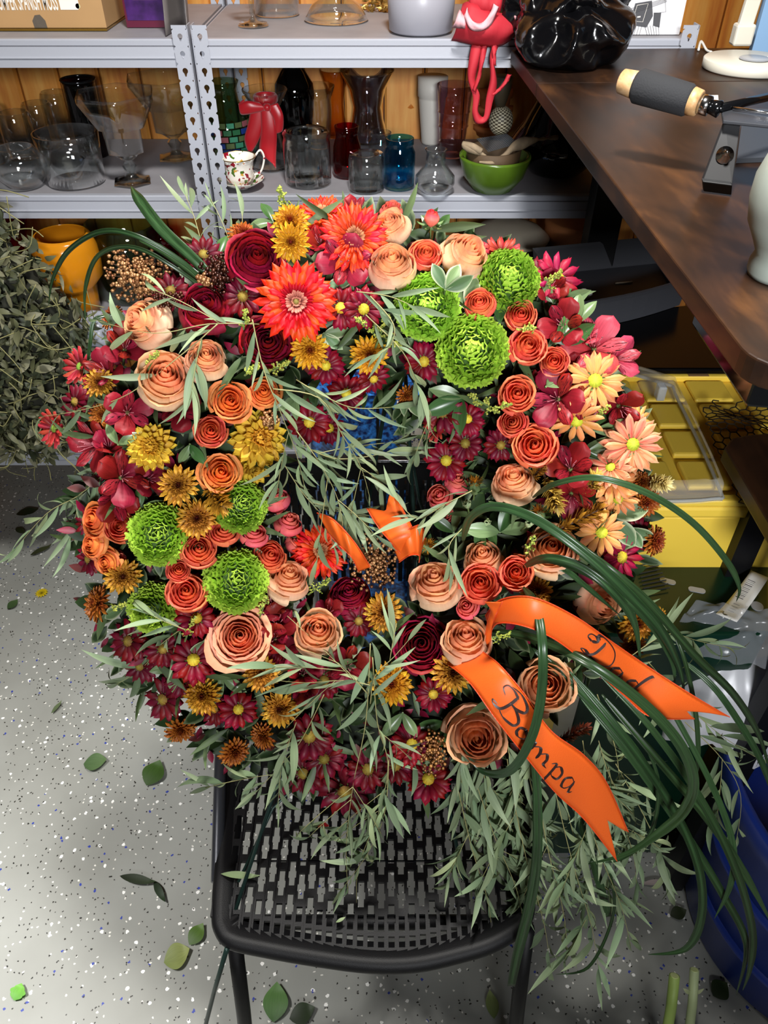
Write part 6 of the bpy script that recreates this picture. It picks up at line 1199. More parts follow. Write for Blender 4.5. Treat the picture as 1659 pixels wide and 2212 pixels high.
blob([(1372, 8), (1408, 2), (1410, 35), (1396, 60), (1358, 54)], GK, 'printed_bracket'); blob([(1412, 28), (1428, 28), (1424, 60), (1410, 56)], GK, 'printed_bracket'); stroke([(1376, 12), (1400, 8), (1388, 48), (1366, 46), (1376, 12)], .0004, WI); 
for dx in (0, 4, 8, 12): stroke([(1306, 46-dx), (1360, 32-dx), (1440, 4-dx*.6)], .0003, LK)
for dx in range(6): stroke([(1356+dx*6, 56), (1350+dx*6, 78)], .0003, LK); stroke([(1392+dx*6, 56), (1398+dx*5, 78)], .0003, LK)
stroke([(1436, -4), (1438, 26), (1412, 30)], .0003, LK); blob([(1312, -12), (1358, -12), (1358, 3), (1350, 8), (1322, 8), (1316, 3)], plain('amber print', '#e0a02a', .5), 'printed_badge'); blob([(1376, 36), (1383, 35), (1383, 38), (1376, 39)], WI, 'printed_slot', .0012)
text('TO 10,000 LBS.', .0075, (onc(1308, 70)[0], -.0008, onc(1308, 70)[1]), (pi/2, 0, 0), GK, car)
# ------------------------------------------------------------------ lower shelf (its glass shows over the wreath's edge)
vase('amber_jar', 'amber glass jar glowing orange on the shelf behind the dried greens', 185, 700, 128, 505, [(.62, 0), (.66, .25), (.7, .4), (1, .52), (1.02, .7), (1, .85), (.9, .97), (.8, 1)], plain('glowing amber glass', '#f09a1c', .15, trans=.35), 'jar', h=H3, group='coloured glass on the lower shelf')
vase('magenta_vase', 'magenta glass vase beside the amber jar', 75, 690, 90, 480, TULIP, G_HOT, h=H3, group='coloured glass on the lower shelf')
vase('green_glass_bowl', 'pale green glass bowl behind the berry spray', 300, 660, 150, 480, [(.5, 0), (.8, .2), (1, .6), (.95, 1)], G_GREEN, 'bowl', h=H3, group='coloured glass on the lower shelf')
vase('red_vase', 'dark red ornament on the lower shelf by the posts', 372, 640, 60, 500, JAR, G_RED, h=H3, group='coloured glass on the lower shelf')
ck_ = vase('stock_pot', 'black cooking pot with a domed beige lid under the middle shelf', 1085, 640, 165, 515, [(.8, 0), (.92, .1), (1, .9), (1, 1), (.95, 1)], plain('black enamel', '#1a1a1c', .3), 'pot', h=H3, group=None, back=-.05, solid=True, partname='pot_body')
q = ck_.location; ttop = PY(1085, 515, q.y).z; mb = MB(); rr = 84*depth(Vector((q.x, q.y, ttop)))/FPX; mb.lathe([(rr*1.02, 0), (rr*1.04, .004), (rr*.98, .008), (rr*.8, .022), (rr*.5, .03), (0, .032)], 40, (0, 0, ttop-H3+.001)); mb.build('lid', plain('beige lid', '#d6cab4', .35), ck_, True)
vase('terracotta_urn', 'large terracotta planter behind the black tote', 1230, 640, 150, 470, [(.7, 0), (.9, .5), (1, .9), (1, 1), (.9, 1)], TERRA, 'pot', h=H3, group=None, solid=True, partname='pot_body')
crumple('clear_plastic_wrap', 'bluish clear plastic wrap showing behind the peach rose', 'plastic wrap', PY(215, 712, 1.60), (.05, .04, .05), plain('bluish film', '#a8acb8', .3), 9, .5, 12, sub=4)
# ------------------------------------------------------------------ pile of dried greens
def pile():
    rg = random.Random(8); C_ = P(40, 700, 1.72); root = empty('dried_greens', (C_.x, C_.y, C_.z), 'big tangled pile of drying grey-green foliage and stems on the shelf', 'dried foliage'); mb = MB()
    def surf(th, ph, k=1): # an egg shaped heap
        x = .19*cos(ph)*cos(th)*(1-.38*max(0, sin(ph))*(1 if cos(th) > 0 else 0)); z = .30*sin(ph); y = -.16*cos(ph)*abs(sin(th)); return C_ + Vector((x*k*(1.05 if z > 0 else .95)-.03, y*k, z*k-.02))
    core = MB(); core.grid(lambda u, v: surf(u*2*pi, (v-.5)*pi, .85+.05*sin(u*30)*sin(v*20)), 30, 20, lin('#2a2c1c')); 
    o = part(core, 'core', plain('dark dry stems', '#23241a', .9, bump=.8, bscale=60), root, True)
    for i in range(2300):
        th = rg.uniform(0, 2*pi); ph = math.asin(rg.uniform(-1, 1)); p = surf(th, ph, rg.uniform(.85, 1.12)); d = Vector((rg.gauss(0, 1), rg.gauss(0, .6), rg.gauss(-.4, 1))).normalized(); L = rg.uniform(.018, .045)
        M4 = frame_x(p, d, (CO-p).normalized()+Vector((rg.gauss(0, .6), 0, rg.gauss(0, .6)))); f = leafgeo(L, L*rg.uniform(.2, .5), rg.uniform(-1.5, 2), rg.uniform(-.3, .3), 4); c = rg.choice((pcol('#565a3e', '#7d8160'), pcol('#484e34', '#6a7050'), pcol('#787a58', '#97977a'), pcol('#3a4230', '#566048')))
        mb.grid(lambda u, v: M4 @ f(u, v), 2, 4, c)
    o = part(mb, 'leaves', M['leaf'], root, True); o['kind'] = 'stuff'; mb = MB()
    for i in range(150):
        th = rg.uniform(0, 2*pi); ph = math.asin(rg.uniform(-1, 1)); p = surf(th, ph, 1.08); d = Vector((rg.gauss(0, 1), -.2, rg.gauss(0, 1))).normalized()*rg.uniform(.05, .12); s_ = Vector((rg.gauss(0, .02), -.01, rg.gauss(0, .02)))
        mb.tube(cr([p, p+d*.5+s_, p+d+s_*.3], 4), [.0011]*9, 4, lin('#a39c78'))
    o = part(mb, 'stems', M['twig'], root, True); o['kind'] = 'stuff'
pile()
# ================================================================== things on the desk
def disk(mb, c, r, h, n=48, bev=.002): mb.lathe([(0, 0), (r-bev, 0), (r, bev), (r, h-bev), (r-bev, h), (0, h)], n, c)
q = PH(1612, 150, HD); lr = 93*depth(q)/FPX
lamp = empty('charging_lamp', (q.x, q.y, HD), 'white desk lamp with a round base and charging pad', 'lamp'); LW = plain('cream plastic', '#d8d3c4', .35)
mb = MB(); disk(mb, (0, 0, .0005), lr, .016); mb.build('base', LW, lamp, True)
mb = MB(); disk(mb, (0.005, -.01, .0165), lr*.34, .0035); mb.build('pad', plain('grey pad', '#a5a8ad', .3), lamp, True)
mb = MB(); mb.tube([(lr*.3, -.005, .018), (lr*.6, .005, .018), (lr*1.3, .0, .017)], .0016, 8); mb.build('cable', M['white'], lamp, True)
aq = PH(1592, 120, HD); ox, oy = aq.x-q.x, aq.y-q.y
mb = MB(); mb.prism([(-.017, -.012), (.017, -.012), (.017, .014), (-.017, .014)], .016, .05, lambda v: Vector((ox+v.x, oy+v.y, v.z))); mb.build('hinge_block', LW, lamp, False, .004)
mb = MB(); mb.prism([(-.013, -.005), (.013, -.005), (.013, .007), (-.013, .007)], .045, .36, lambda v: Vector((ox+v.x+.012*(v.z-.045)/.3+.02*(v.z-.045), oy+v.y, v.z))); mb.build('arm', LW, lamp, False, .002)
mb = MB(); c0 = PH(1508, 112, HD); mb.tube(cr([c0+Vector((0, 0, .003)), PH(1512, 100, HD)+Vector((0, 0, .008)), PH(1525, 112, HD)+Vector((0, 0, .003)), PH(1535, 118, HD)+Vector((0, 0, .004))], 6), .0022, 8); tag(mb.build('charging_cable', M['white'], None, True), 'short white cable lying by the lamp base', 'cable')
b = MB(); a0 = PY(1617, 100, 1.62); b.box2((a0.x, 1.60, HD+.0005), (a0.x+.4, 1.615, HD+.42)); tag(b.build('blue_board', plain('light blue board', '#7fa3c8', .6)), 'light blue board standing at the back of the desk', 'board')
# long-handled cutter clamped to its stand
ct = PH(1500, 215, HD); hz = HD+.075
def onh(px, py, h): return PH(px, py, h)
bc = empty('bench_cutter', PH(1560, 400, HD), 'black bench cutter with foam-sleeved wooden handle on the desk', 'tool'); WD = wood_mat('light turned wood', '#a8794c', '#c39a6a', '#d8b488', 'Y', 3)
A0 = onh(1345, 176, hz+.01); A1 = onh(1505, 222, hz); d = (A1-A0).normalized()
def along(a, b2, rr, nm, mat, n=20): mb = MB(); mb.tube([A0+d*(a+(b2-a)*t) for t in (0, .06, .5, .94, 1)], [rr[0]*.8, rr[0], (rr[0]+rr[1])/2, rr[1], rr[1]*.85], n); part(mb, nm, mat, bc, True)
Lh = (A1-A0).length
along(-.003, .028, (.0130, .0155), 'wooden_end', WD); along(.016, Lh*.93, (.0185, .0170), 'foam_sleeve', plain('black foam', '#26272a', .9, bump=.3, bscale=500)); along(Lh*.9, Lh*1.04, (.0150, .0135), 'wooden_collar', WD)
along(Lh*1.04, Lh*1.17, (.0105, .0105), 'metal_ferrule', M['chrome']); along(Lh*1.16, Lh*1.30, (.007, .009), 'shank', M['blackg'])
a1 = A0+d*Lh*1.27; mb = MB(); e1 = onh(1680, 205, hz-.005); mb.tube([a1, e1], .005, 8); part(mb, 'rod', M['blackg'], bc, True)
mb = MB(); p0, p1, p2, p3 = [onh(x, y, hz-.01) for x, y in ((1555, 238), (1700, 246), (1700, 282), (1560, 268))]; up = Vector((0, 0, .004)); mb.add([p0, p1, p2, p3, p0+up, p1+up, p2+up, p3+up], [(0, 1, 2, 3), (4, 7, 6, 5), (0, 4, 5, 1), (1, 5, 6, 2), (2, 6, 7, 3), (3, 7, 4, 0)]); part(mb, 'blade_holder', plain('dark grey steel', '#3b3d42', .4, metal=.3), bc, False, .001)
mb = MB(); mb.tube([onh(1583, 233, hz-.003), onh(1700, 250, hz-.003)], .0016, 8); part(mb, 'bright_edge', M['chrome'], bc, True)
mb = MB(); L0, L1, L2, L3 = onh(1565, 268, hz-.012), onh(1600, 270, hz-.012), onh(1582, 400, HD+.012), onh(1518, 392, HD+.012); bk = Vector((.0, .006, .002))
mb.add([L0, L1, L2, L3, L0+bk, L1+bk, L2+bk, L3+bk], [(0, 1, 2, 3), (4, 7, 6, 5), (0, 4, 5, 1), (1, 5, 6, 2), (2, 6, 7, 3), (3, 7, 4, 0)]); part(mb, 'bracket', plain('satin black steel', '#1d1e21', .6), bc, False, .001)
mb = MB(); F0, F1, F2, F3 = onh(1518, 392, HD+.013), onh(1582, 400, HD+.013), onh(1580, 422, HD+.001), onh(1520, 414, HD+.001); mb.add([F0, F1, F2, F3, F0+bk, F1+bk, F2+bk, F3+bk], [(0, 1, 2, 3), (4, 7, 6, 5), (0, 4, 5, 1), (1, 5, 6, 2), (2, 6, 7, 3), (3, 7, 4, 0)]); part(mb, 'bracket_foot', plain('satin black steel', '#1d1e21', .6), bc, False, .001)
bp_ = (L0+L1+L2+L3)/4; nb = (L1-L0).cross(L3-L0).normalized(); nb = nb if nb.y < 0 else -nb; bp_ = bp_.lerp((L2+L3)/2, .05)
mb = MB(); qn = nb.to_track_quat('Z', 'Y').to_matrix(); mb.lathe([(0, 0), (.0095, 0), (.0095, .0015), (.0055, .002), (.0055, .006), (.003, .006), (.003, .011), (0, .012)], 20); mb.v = [tuple(qn @ Vector(v) + bp_) for v in mb.v]; part(mb, 'bolt', M['chrome'], bc, True)
for (x, y) in ((1543, 352), (1575, 356)):
    mb = MB(); mb.lathe([(0, 0), (.0035, 0), (.0035, .0008), (0, .001)], 14); p = onh(x, y, HD+.028); mb.v = [tuple(qn @ Vector(v) + p) for v in mb.v]; part(mb, 'rivet', plain('grey rivet', '#4a4c50', .5), bc, True)
mb = MB(); T0, T1, T2, T3 = [PH(x, y, HD+.002) for x, y in ((1600, 275), (1720, 285), (1720, 345), (1590, 350))]; mb.prism([(p.x, p.y) for p in (T0, T1, T2, T3)], HD+.0005, HD+.006); part(mb, 'slide_plate', plain('dark slide plate', '#303338', .5), bc)
mb = MB(); pp = [PH(x, y, HD) for x, y in ((1383, 213), (1550, 210), (1552, 240), (1388, 228))]; mb.prism([(p.x, p.y) for p in pp], HD+.0005, HD+.003); tag(mb.build('paper_card', M['white']), 'white card lying under the foam handle', 'card')
FV = plain('frosted grey-green glass', '#9aa39a', .35, vary=.15, vscale=5)
q = PH(1684, 596, HD); gv = empty('frosted_vase', (q.x-.002, q.y, HD+.0005), 'grey-green frosted vase cut by the photo edge on the desk', 'vase'); mb = MB(); kk = .00033*1.35
zt = depth(q); kr = zt/FPX
mb.lathe([(0, 0), (62*kr, 0), (66*kr, .004), (66*kr, .012), (60*kr, .020), (72*kr, .030), (94*kr, .046), (104*kr, .066), (104*kr, .084), (92*kr, .102), (84*kr, .108), (80*kr, .108), (98*kr, .084), (90*kr, .05), (0, .03)], 40); mb.build('vase_body', FV, gv, True)
# ================================================================== things under and beside the desk
def quadbox(name, label, cat, pts, h0, h1, mat, root=None, nm='body', taper=0, bevel=.004):
    """solid with the four given top corners (pixels on the plane h1)"""
    Q = [PH(x, y, h1) for x, y in pts]; c = sum(Q, Vector())/4; lo = [Vector((c.x+(q.x-c.x)*(1-taper), c.y+(q.y-c.y)*(1-taper), h0)) for q in Q]
    if root is None: root = empty(name, (c.x, c.y, h0), label, cat)
    mb = MB(); mb.add(lo+Q, [(3, 2, 1, 0), (4, 5, 6, 7), (0, 1, 5, 4), (1, 2, 6, 5), (2, 3, 7, 6), (3, 0, 4, 7)]); part(mb, nm, mat, root, False, bevel); return root, Q
HU = .85
ub, Q = quadbox('black_storage_box', 'glossy black storage box lid reflecting light under the desk', 'box', [(1120, 700), (1640, 640), (1680, 797), (1150, 797)], 0.0, HU, plain('deep black plastic', '#050506', .2, spec=.2))
HT = .91
T = [PH(x, y, HT) for x, y in ((1150, 536), (1443, 508), (1494, 600), (1240, 658))]; c = sum(T, Vector())/4
tr = empty('open_tray', (c.x, c.y, HU), 'matt black open plastic tray on the black box under the desk', 'tray'); mb = MB()
for i in range(4):
    a, b2 = T[i], T[(i+1) % 4]; inn = lambda p, k, z: Vector((c.x+(p.x-c.x)*k, c.y+(p.y-c.y)*k, z)); n = 8
    for j in range(n):
        p, q = a.lerp(b2, j/n), a.lerp(b2, (j+1)/n); bow = lambda p_, f: p_+Vector((0, -.012*sin(f*pi), 0)) if i == 2 else p_
        p, q = bow(p, j/n), bow(q, (j+1)/n)
        ring_ = [(1.0, HT), (.97, HT+.0015), (.955, HT-.004), (.90, HU+.006), (.90, HU+.001), (.94, HU+.001), (.985, HT-.008)]
        A_ = [inn(p, k, z) for k, z in ring_]; B2 = [inn(q, k, z) for k, z in ring_]; m = len(ring_); mb.add(A_+B2, [(k, (k+1) % m, m+(k+1) % m, m+k) for k in range(m)])
mb.add([inn(p, .91, HU+.004) for p in T], [(0, 1, 2, 3)]); part(mb, 'tray_body', plain('matt black plastic', '#3c3d42', .5), tr)
p = PH(1262, 640, HU+.03); tag(crumple('tissue', 'small crumpled white tissue in the black tray', 'tissue', p, (.014, .010, .016), M['white'], 3, .5, 60, sub=3, ) , None)
mb = MB(); p = PH(1330, 612, HU+.006); mb.tube([p, p+Vector((.035, .004, .001))], .002, 8); tag(mb.build('pencil_stub', plain('pale pencil', '#b8a890', .5), None, True), 'pale pencil stub lying in the black tray', 'pencil')
# printed leaflets beyond the tray
mb = MB(); Q2 = [PH(x, y, HU+.001) for x, y in ((1436, 545), (1470, 540), (1500, 585), (1462, 588))]; mb.prism([(q.x, q.y) for q in Q2], HU+.001, HU+.012); lf = mb.build('leaflet', plain('white leaflet', '#c8ccd4', .4)); tag(lf, 'white and blue printed leaflet beyond the black tray', 'leaflet')
for i in range(3): mb = MB(); mb.prism([(Q2[0].lerp(Q2[3], .2+.25*i).x, Q2[0].lerp(Q2[3], .2+.25*i).y), (Q2[1].lerp(Q2[2], .2+.25*i).x, Q2[1].lerp(Q2[2], .2+.25*i).y), (Q2[1].lerp(Q2[2], .3+.25*i).x, Q2[1].lerp(Q2[2], .3+.25*i).y), (Q2[0].lerp(Q2[3], .3+.25*i).x, Q2[0].lerp(Q2[3], .3+.25*i).y)], HU+.012, HU+.0125); mb.build('printed_line', plain('blue print', '#3a3a7a', .4), lf)
# yellow tote with a panelled lid
HY = .84; YEL = plain('yellow plastic', '#f0cc4a', .42, bump=.05)
yl = empty('yellow_tote', PH(1500, 900, 0.0) if False else (PH(1500, 930, HY).x, PH(1500, 930, HY).y, 0), 'yellow storage tote with a panelled lid below the desk', 'storage tote')
a = PH(1230, 800, HY); b2 = PH(1800, 800, HY); f = PH(1500, 1082, HY)
x0, x1, y1, y0 = a.x, b2.x+.10, a.y, f.y
mb = MB(); mb.box2((x0, y0, HY-.035), (x1, y1, HY-.012)); part(mb, 'lid', YEL, yl, False, .006)
mb = MB(); t = .016; mb.box2((x0, y0, HY-.012), (x1, y0+t, HY)); mb.box2((x0, y1-t*1.3, HY-.012), (x1, y1, HY)); mb.box2((x0, y0+t, HY-.012), (x0+t, y1-t, HY)); part(mb, 'lid_rim', YEL, yl, False, .003)
nx = int((x1-x0-.04)/.082); 
for i in range(nx+1):
    for j in range(4):
        xx = x0+.03+i*.082; yy = y0+.03+j*.078
        if yy+.07 > y1-.02: continue
        mb = MB(); h = .011 if not (j == 3) else .008; mb.prism([(xx+.004, yy+.004), (xx+.070, yy+.004), (xx+.070, yy+.066), (xx+.004, yy+.066)], HY-.012, HY-.012+h); part(mb, 'lid_panel', YEL, yl, False, .004)
mb = MB(); mb.prism([(x0+.02, y0+.012), (x1-.02, y0+.012), (x1-.02, y1-.02), (x0+.02, y1-.02)], 0, HY-.035); part(mb, 'tote_body', YEL, yl, False, .01)
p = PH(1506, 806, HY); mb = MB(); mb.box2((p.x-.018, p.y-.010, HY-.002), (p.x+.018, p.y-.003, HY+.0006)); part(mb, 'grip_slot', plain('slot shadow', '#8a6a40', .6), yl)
# clear lid lying on it
CLR = newmat('milky clear plastic'); b_ = CLR[2]; b_.inputs['Base Color'].default_value = (*lin('#d6d3c6'), 1); setp(b_, rough=.18, alpha=.26); CLR = CLR[0]
Qc = [PH(x, y, HY+.03) for x, y in ((1290, 790), (1442, 806), (1470, 838), (1558, 1020), (1545, 1048), (1380, 1052), (1280, 1040))]
cl = empty('clear_box', Qc[0].lerp(Qc[4], .5)-Vector((0, 0, .03)), 'upturned clear plastic box resting on the yellow lid', 'storage box'); cc = sum(Qc, Vector())/len(Qc)
sm_ = [Vector((q.x, q.y, 0)) for q in Qc]; ring_c = cr(sm_, 5, True); m = len(ring_c); cc.z = 0; mb = MB()
prof_c = [(1.03, HY+.002), (1.03, HY+.006), (1.0, HY+.008), (.98, HY+.028), (.955, HY+.032), (.90, HY+.032)]
vs = [Vector((cc.x+(p.x-cc.x)*k, cc.y+(p.y-cc.y)*k, z)) for p in ring_c for k, z in prof_c]; kk = len(prof_c)
mb.add(vs, [(i*kk+j, i*kk+j+1, ((i+1) % m)*kk+j+1, ((i+1) % m)*kk+j) for i in range(m) for j in range(kk-1)]+[tuple(i*kk+kk-1 for i in range(m))]); part(mb, 'shell', CLR, cl, True)
mb = MB(); mb.tube([Vector((cc.x+(p.x-cc.x)*1.02, cc.y+(p.y-cc.y)*1.02, HY+.007)) for p in ring_c+[ring_c[0]]], .0028, 6, cap=False); part(mb, 'rim', plain('frosted rim', '#b4b8b8', .3, alpha=.6), cl, True)
p = PH(1430, 835, HY+.03); mb = MB(); mb.box((p.x, p.y, HY+.02), (.014, .02, .026)); part(mb, 'latch', plain('frosted latch', '#c2c8cc', .3, alpha=.7), cl, False, .003)
# chicken wire
cw = MB(); rg = random.Random(4); s_ = .0085
def wz(x, y): return HY+.012+.022*noise.noise(Vector((x*14, y*14, 0)))+.012
hexes = set()
for i in range(-2, 40):
    for j in range(-2, 40):
        cx_, cy_ = x0+.20+i*s_*1.5, y0-.02+(j+(i % 2)/2)*s_*1.732
        for k in range(6):
            p_ = (round(cx_+s_*cos(k*pi/3), 4), round(cy_+s_*sin(k*pi/3), 4)); q_ = (round(cx_+s_*cos((k+1)*pi/3), 4), round(cy_+s_*sin((k+1)*pi/3), 4)); hexes.add((min(p_, q_), max(p_, q_)))
n_ = 0
for p_, q_ in sorted(hexes):
    v = Vector((p_[0], p_[1], HY)); pr_ = v-CO; zz = pr_.dot(CF); px = 829.5+pr_.x/zz*FPX; py = 1106-pr_.dot(CU)/zz*FPX
    if not (1505+(py-890)*.12 < px < 1760 and 893+8*sin(px*.13) < py < 1105): continue
    w_ = lambda a_: Vector((a_[0]+.003*noise.noise(Vector((a_[0]*60, a_[1]*60, 3))), a_[1]+.004*noise.noise(Vector((a_[0]*60, a_[1]*60, 9))), wz(*a_)))
    cw.tube([w_(p_), w_(q_)], .0010, 4, cap=False); n_ += 1
o = cw.build('chicken_wire', plain('rusty dark wire', '#2c241c', .5, metal=.5)); tag(o, 'crumpled piece of rusty chicken wire on the yellow lid', 'chicken wire')
# dark green tote wrapped in film, with slots and a price tag
HG = .70; GT = plain('dark green plastic', '#0c2a1c', .22)
gq = [(1290, 1112), (1665, 1108), (1662, 1368), (1290, 1372)]
gt, Q = quadbox('green_tote', 'dark green plastic tote with slotted lid by the white plastic bag', 'storage tote', gq, 0, HG-.006, GT, taper=.04)
SL = plain('pale slot', '#a9a9ac', .4)  # light showing through the openings, painted as pale flat pieces
for (x, y, w, h, r) in ((1415, 1197, 28, 10, .05), (1485, 1193, 34, 12, .03), (1546, 1202, 28, 11, .05), (1442, 1256, 34, 12, .35), (1505, 1275, 36, 12, .25)):
    q = PH(x, y, HG-.006); z = depth(q); hw, hh = w/2*z/FPX, h*.62*z/FPX; mb = MB(); mb.prism([( (hw-hh)*(1 if -pi/2 <= a*pi/8 < pi/2 or a*pi/8 > 3*pi/2-.01 else -1)+hh*cos(a*pi/8), hh*sin(a*pi/8)) for a in range(16)], 0, .0012, lambda v: Vector((q.x+v.x*cos(r)+v.y*sin(r), q.y-v.x*sin(r)+v.y*cos(r), HG-.006+v.z))); part(mb, 'slot', SL, gt)
q = PH(1635, 1310, HG-.006); mb = MB(); mb.lathe([(0, 0), (.009, 0), (.009, .0014), (0, .0014)], 20, q); part(mb, 'round_hole', SL, gt)
for i in range(9):
    mb = MB(); A_, B2 = PH(1376+i*2, 1215+i*8, HG), PH(1398+i*4, 1205+i*8, HG); mb.tube([A_, B2+Vector((.012, 0, 0))], .0011, 5); part(mb, 'comb_tooth', plain('dark grey tooth', '#35373a', .4), gt)
tagq = [PH(x, y, HG+.001) for x, y in ((1616, 1246), (1654, 1262), (1585, 1358), (1540, 1340))]; tg = empty('price_tag', tagq[0], 'curled white paper tag with a bar code on the green tote', 'tag'); mb = MB()
mb.grid(lambda u, v: tagq[0].lerp(tagq[1], u).lerp(tagq[3].lerp(tagq[2], u), v)+Vector((0, 0, .004+.010*(v-.5)**2*4)), 4, 12); o = part(mb, 'paper', M['white'], tg, True); m = o.modifiers.new('thick', 'SOLIDIFY'); m.thickness = .0004
tp = lambda u, v: tagq[0].lerp(tagq[1], u).lerp(tagq[3].lerp(tagq[2], u), v)+Vector((0, 0, .0048+.010*(v-.5)**2*4))
BK = plain('black print', '#1c1c20', .5)
for i, wv in enumerate((.008, .004, .006, .012, .004, .008, .005, .010, .004, .006, .009, .005, .012)):
    v = .14+i*.028; mb = MB(); mb.add([tp(.15, v), tp(.15, v+wv), tp(.55, v+wv), tp(.55, v)], [(0, 1, 2, 3)]); part(mb, 'bar', BK, tg)
mb = MB(); mb.tube([tp(.35+.14*cos(a), .90+.045*sin(a)) for a in [x*.35-1.2+pi/2+.4 for x in range(9)]], .0006, 4); part(mb, 'printed_letter', BK, tg)
for v in (.62, .68, .74, .8): mb = MB(); mb.add([tp(.3, v), tp(.3, v+.008), tp(.6, v+.008), tp(.6, v)], [(0, 1, 2, 3)]); part(mb, 'printed_line', plain('grey print line', '#77777c', .5), tg)
# blue bin with a white plastic bag
BL_ = plain('blue plastic', '#1c3486', .35, bump=.05)
bc_ = Vector((.815, .60, 0)); bn = empty('blue_bin', bc_, 'big round blue plastic bin at the photo edge under the grass blades', 'bin'); mb = MB()
mb.lathe([(0, 0), (.225, 0), (.232, .01), (.262, .40), (.280, .42), (.286, .47), (.282, .476), (.272, .472), (.268, .43), (.25, .40), (.222, .03), (0, .03)], 64, bc_); part(mb, 'bin_body', BL_, bn, True)
for h in (.12, .27): mb = MB(); mb.lathe([(.232+h*.075, h), (.240+h*.075, h+.006), (.241+h*.075, h+.014), (.233+h*.075, h+.02)], 64, bc_); part(mb, 'rib', BL_, bn, True)
WB = newmat('white translucent bag'); b_ = WB[2]; b_.inputs['Base Color'].default_value = (*lin('#d9dadf'), 1); setp(b_, rough=.3, alpha=.82); WB = WB[0]
q = PH(1570, 1420, .56); mb = MB()
def bagf(u, v):
    th = u*2*pi; r = .03+.12*sin(v*pi*.55)+.012*sin(th*9+v*3)*v+.006*sin(th*23)*v; return q+Vector((r*cos(th)*1.15+.03*v, r*sin(th)*.8, .09*(1-v)**1.2-.10*v*v+.01*sin(th*5+v*6)))
mb.grid(bagf, 96, 22, None, True); tag(mb.build('white_bag', WB, None, True), 'gathered white plastic bag hanging over the blue bin', 'plastic bag')
CF_ = newmat('clear film'); b_ = CF_[2]; b_.inputs['Base Color'].default_value = (*lin('#c4c8cf'), 1); setp(b_, rough=.15, alpha=.22); CF_ = CF_[0]
Cq = [PH(x, y, HG+.004) for x, y in ((1452, 1352), (1500, 1306), (1675, 1335), (1680, 1395), (1470, 1400))]; mb = MB()
mb.grid(lambda u, v: Cq[0].lerp(Cq[1], v).lerp(Cq[3].lerp(Cq[2], v), u)+Vector((0, 0, .004+.012*noise.noise(Vector((u*5, v*5, 1)))+.008*abs(sin(u*9+v*4))-.06*(1-v)**2)), 40, 24); o = mb.build('clear_film', CF_, None, True); tag(o, 'sheet of clear crinkled film between the green tote and the white bag', 'plastic film')
# blue glittering bag and a blue-and-white cup behind the chair
def glit():
    m, t, b = newmat('blue glitter cloth'); tc = t.nodes.new('ShaderNodeTexCoord'); n = t.nodes.new('ShaderNodeTexNoise'); n.inputs['Scale'].default_value = 90; n.inputs['Detail'].default_value = 5; t.links.new(tc.outputs['Object'], n.inputs['Vector'])
    r = t.nodes.new('ShaderNodeValToRGB'); r.color_ramp.elements[0].position = .42; r.color_ramp.elements[0].color = (*lin('#071646'), 1); r.color_ramp.elements[1].position = .66; r.color_ramp.elements[1].color = (*lin('#2f78c8'), 1); t.links.new(n.outputs['Fac'], r.inputs[0]); t.links.new(r.outputs[0], b.inputs['Base Color']); setp(b, rough=.3, spec=.8); return m
GL = glit(); bg = empty('blue_bag', (-.05, 1.30, 0), 'blue glittery bag standing behind the chair, seen through the ring', 'bag'); mb = MB()
mb.grid(lambda u, v: Vector((-.03+.14*cos(u*2*pi)*(1-.12*v)*(abs(cos(u*2*pi))+.001)**-.35, 1.33+.09*sin(u*2*pi)*(1-.25*v)+.008*sin(u*40+v*9), .74*v)), 60, 16, None, True); part(mb, 'bag_body', GL, bg, True)
mb = MB(); mb.grid(lambda u, v: Vector((-.03+(.125*(u-.5)*2), 1.33+.065*(v-.5)*2, .738+.012*sin(u*17)*sin(v*9))), 20, 8); part(mb, 'bag_top', GL, bg, True)
for xx in (-.012, .048): mb = MB(); mb.box2((xx-.003, 1.225, .30), (xx+.003, 1.235, .745)); part(mb, 'strap', M['blackp'], bg)
cr_, w = (lambda: (None, 0))() if False else (empty('black_crate', (.14, 1.25, 0), 'black crate behind the chair under the small blue and white cup', 'crate'), 0)
mb = MB(); mb.box2((.055, 1.16, 0), (.26, 1.38, .60)); part(mb, 'crate_body', M['blackp'], cr_, False, .006)
for i in range(6): mb = MB(); mb.box2((.06, 1.157, .06+i*.09), (.255, 1.162, .10+i*.09)); part(mb, 'slat', M['blackp'], cr_)
cq = PY(900, 948, 1.22); cp_ = empty('china_cup', (cq.x, 1.26, .601), 'white china cup painted with small blue scene behind the inner rim', 'cup'); rr = .036; mb = MB()
mb.lathe([(0, 0), (.022, 0), (.024, .004), (.033, .03), (.0375, .09), (.0385, .125), (.036, .124), (.031, .03), (0, .012)], 32); mb.build('cup_body', plain('glazed white china', '#cfc9bf', .2), cp_, True)
mb = MB(); rg = random.Random(2)
for i in range(14): a_ = -pi/2+rg.uniform(-.55, .45); z_ = rg.uniform(.05, .085); r_ = .0345+.0035*(z_-.03)/.06+.0006; s2 = rg.uniform(.002, .006); mb.add([(r_*cos(a_-s2*14), r_*sin(a_-s2*14), z_), (r_*cos(a_+s2*14), r_*sin(a_+s2*14), z_), (r_*cos(a_+s2*9), r_*sin(a_+s2*9), z_+s2), (r_*cos(a_-s2*9), r_*sin(a_-s2*9), z_+s2*.8)], [(0, 1, 2, 3)])
mb.build('painted_motif', plain('cobalt paint', '#1c2450', .3), cp_)
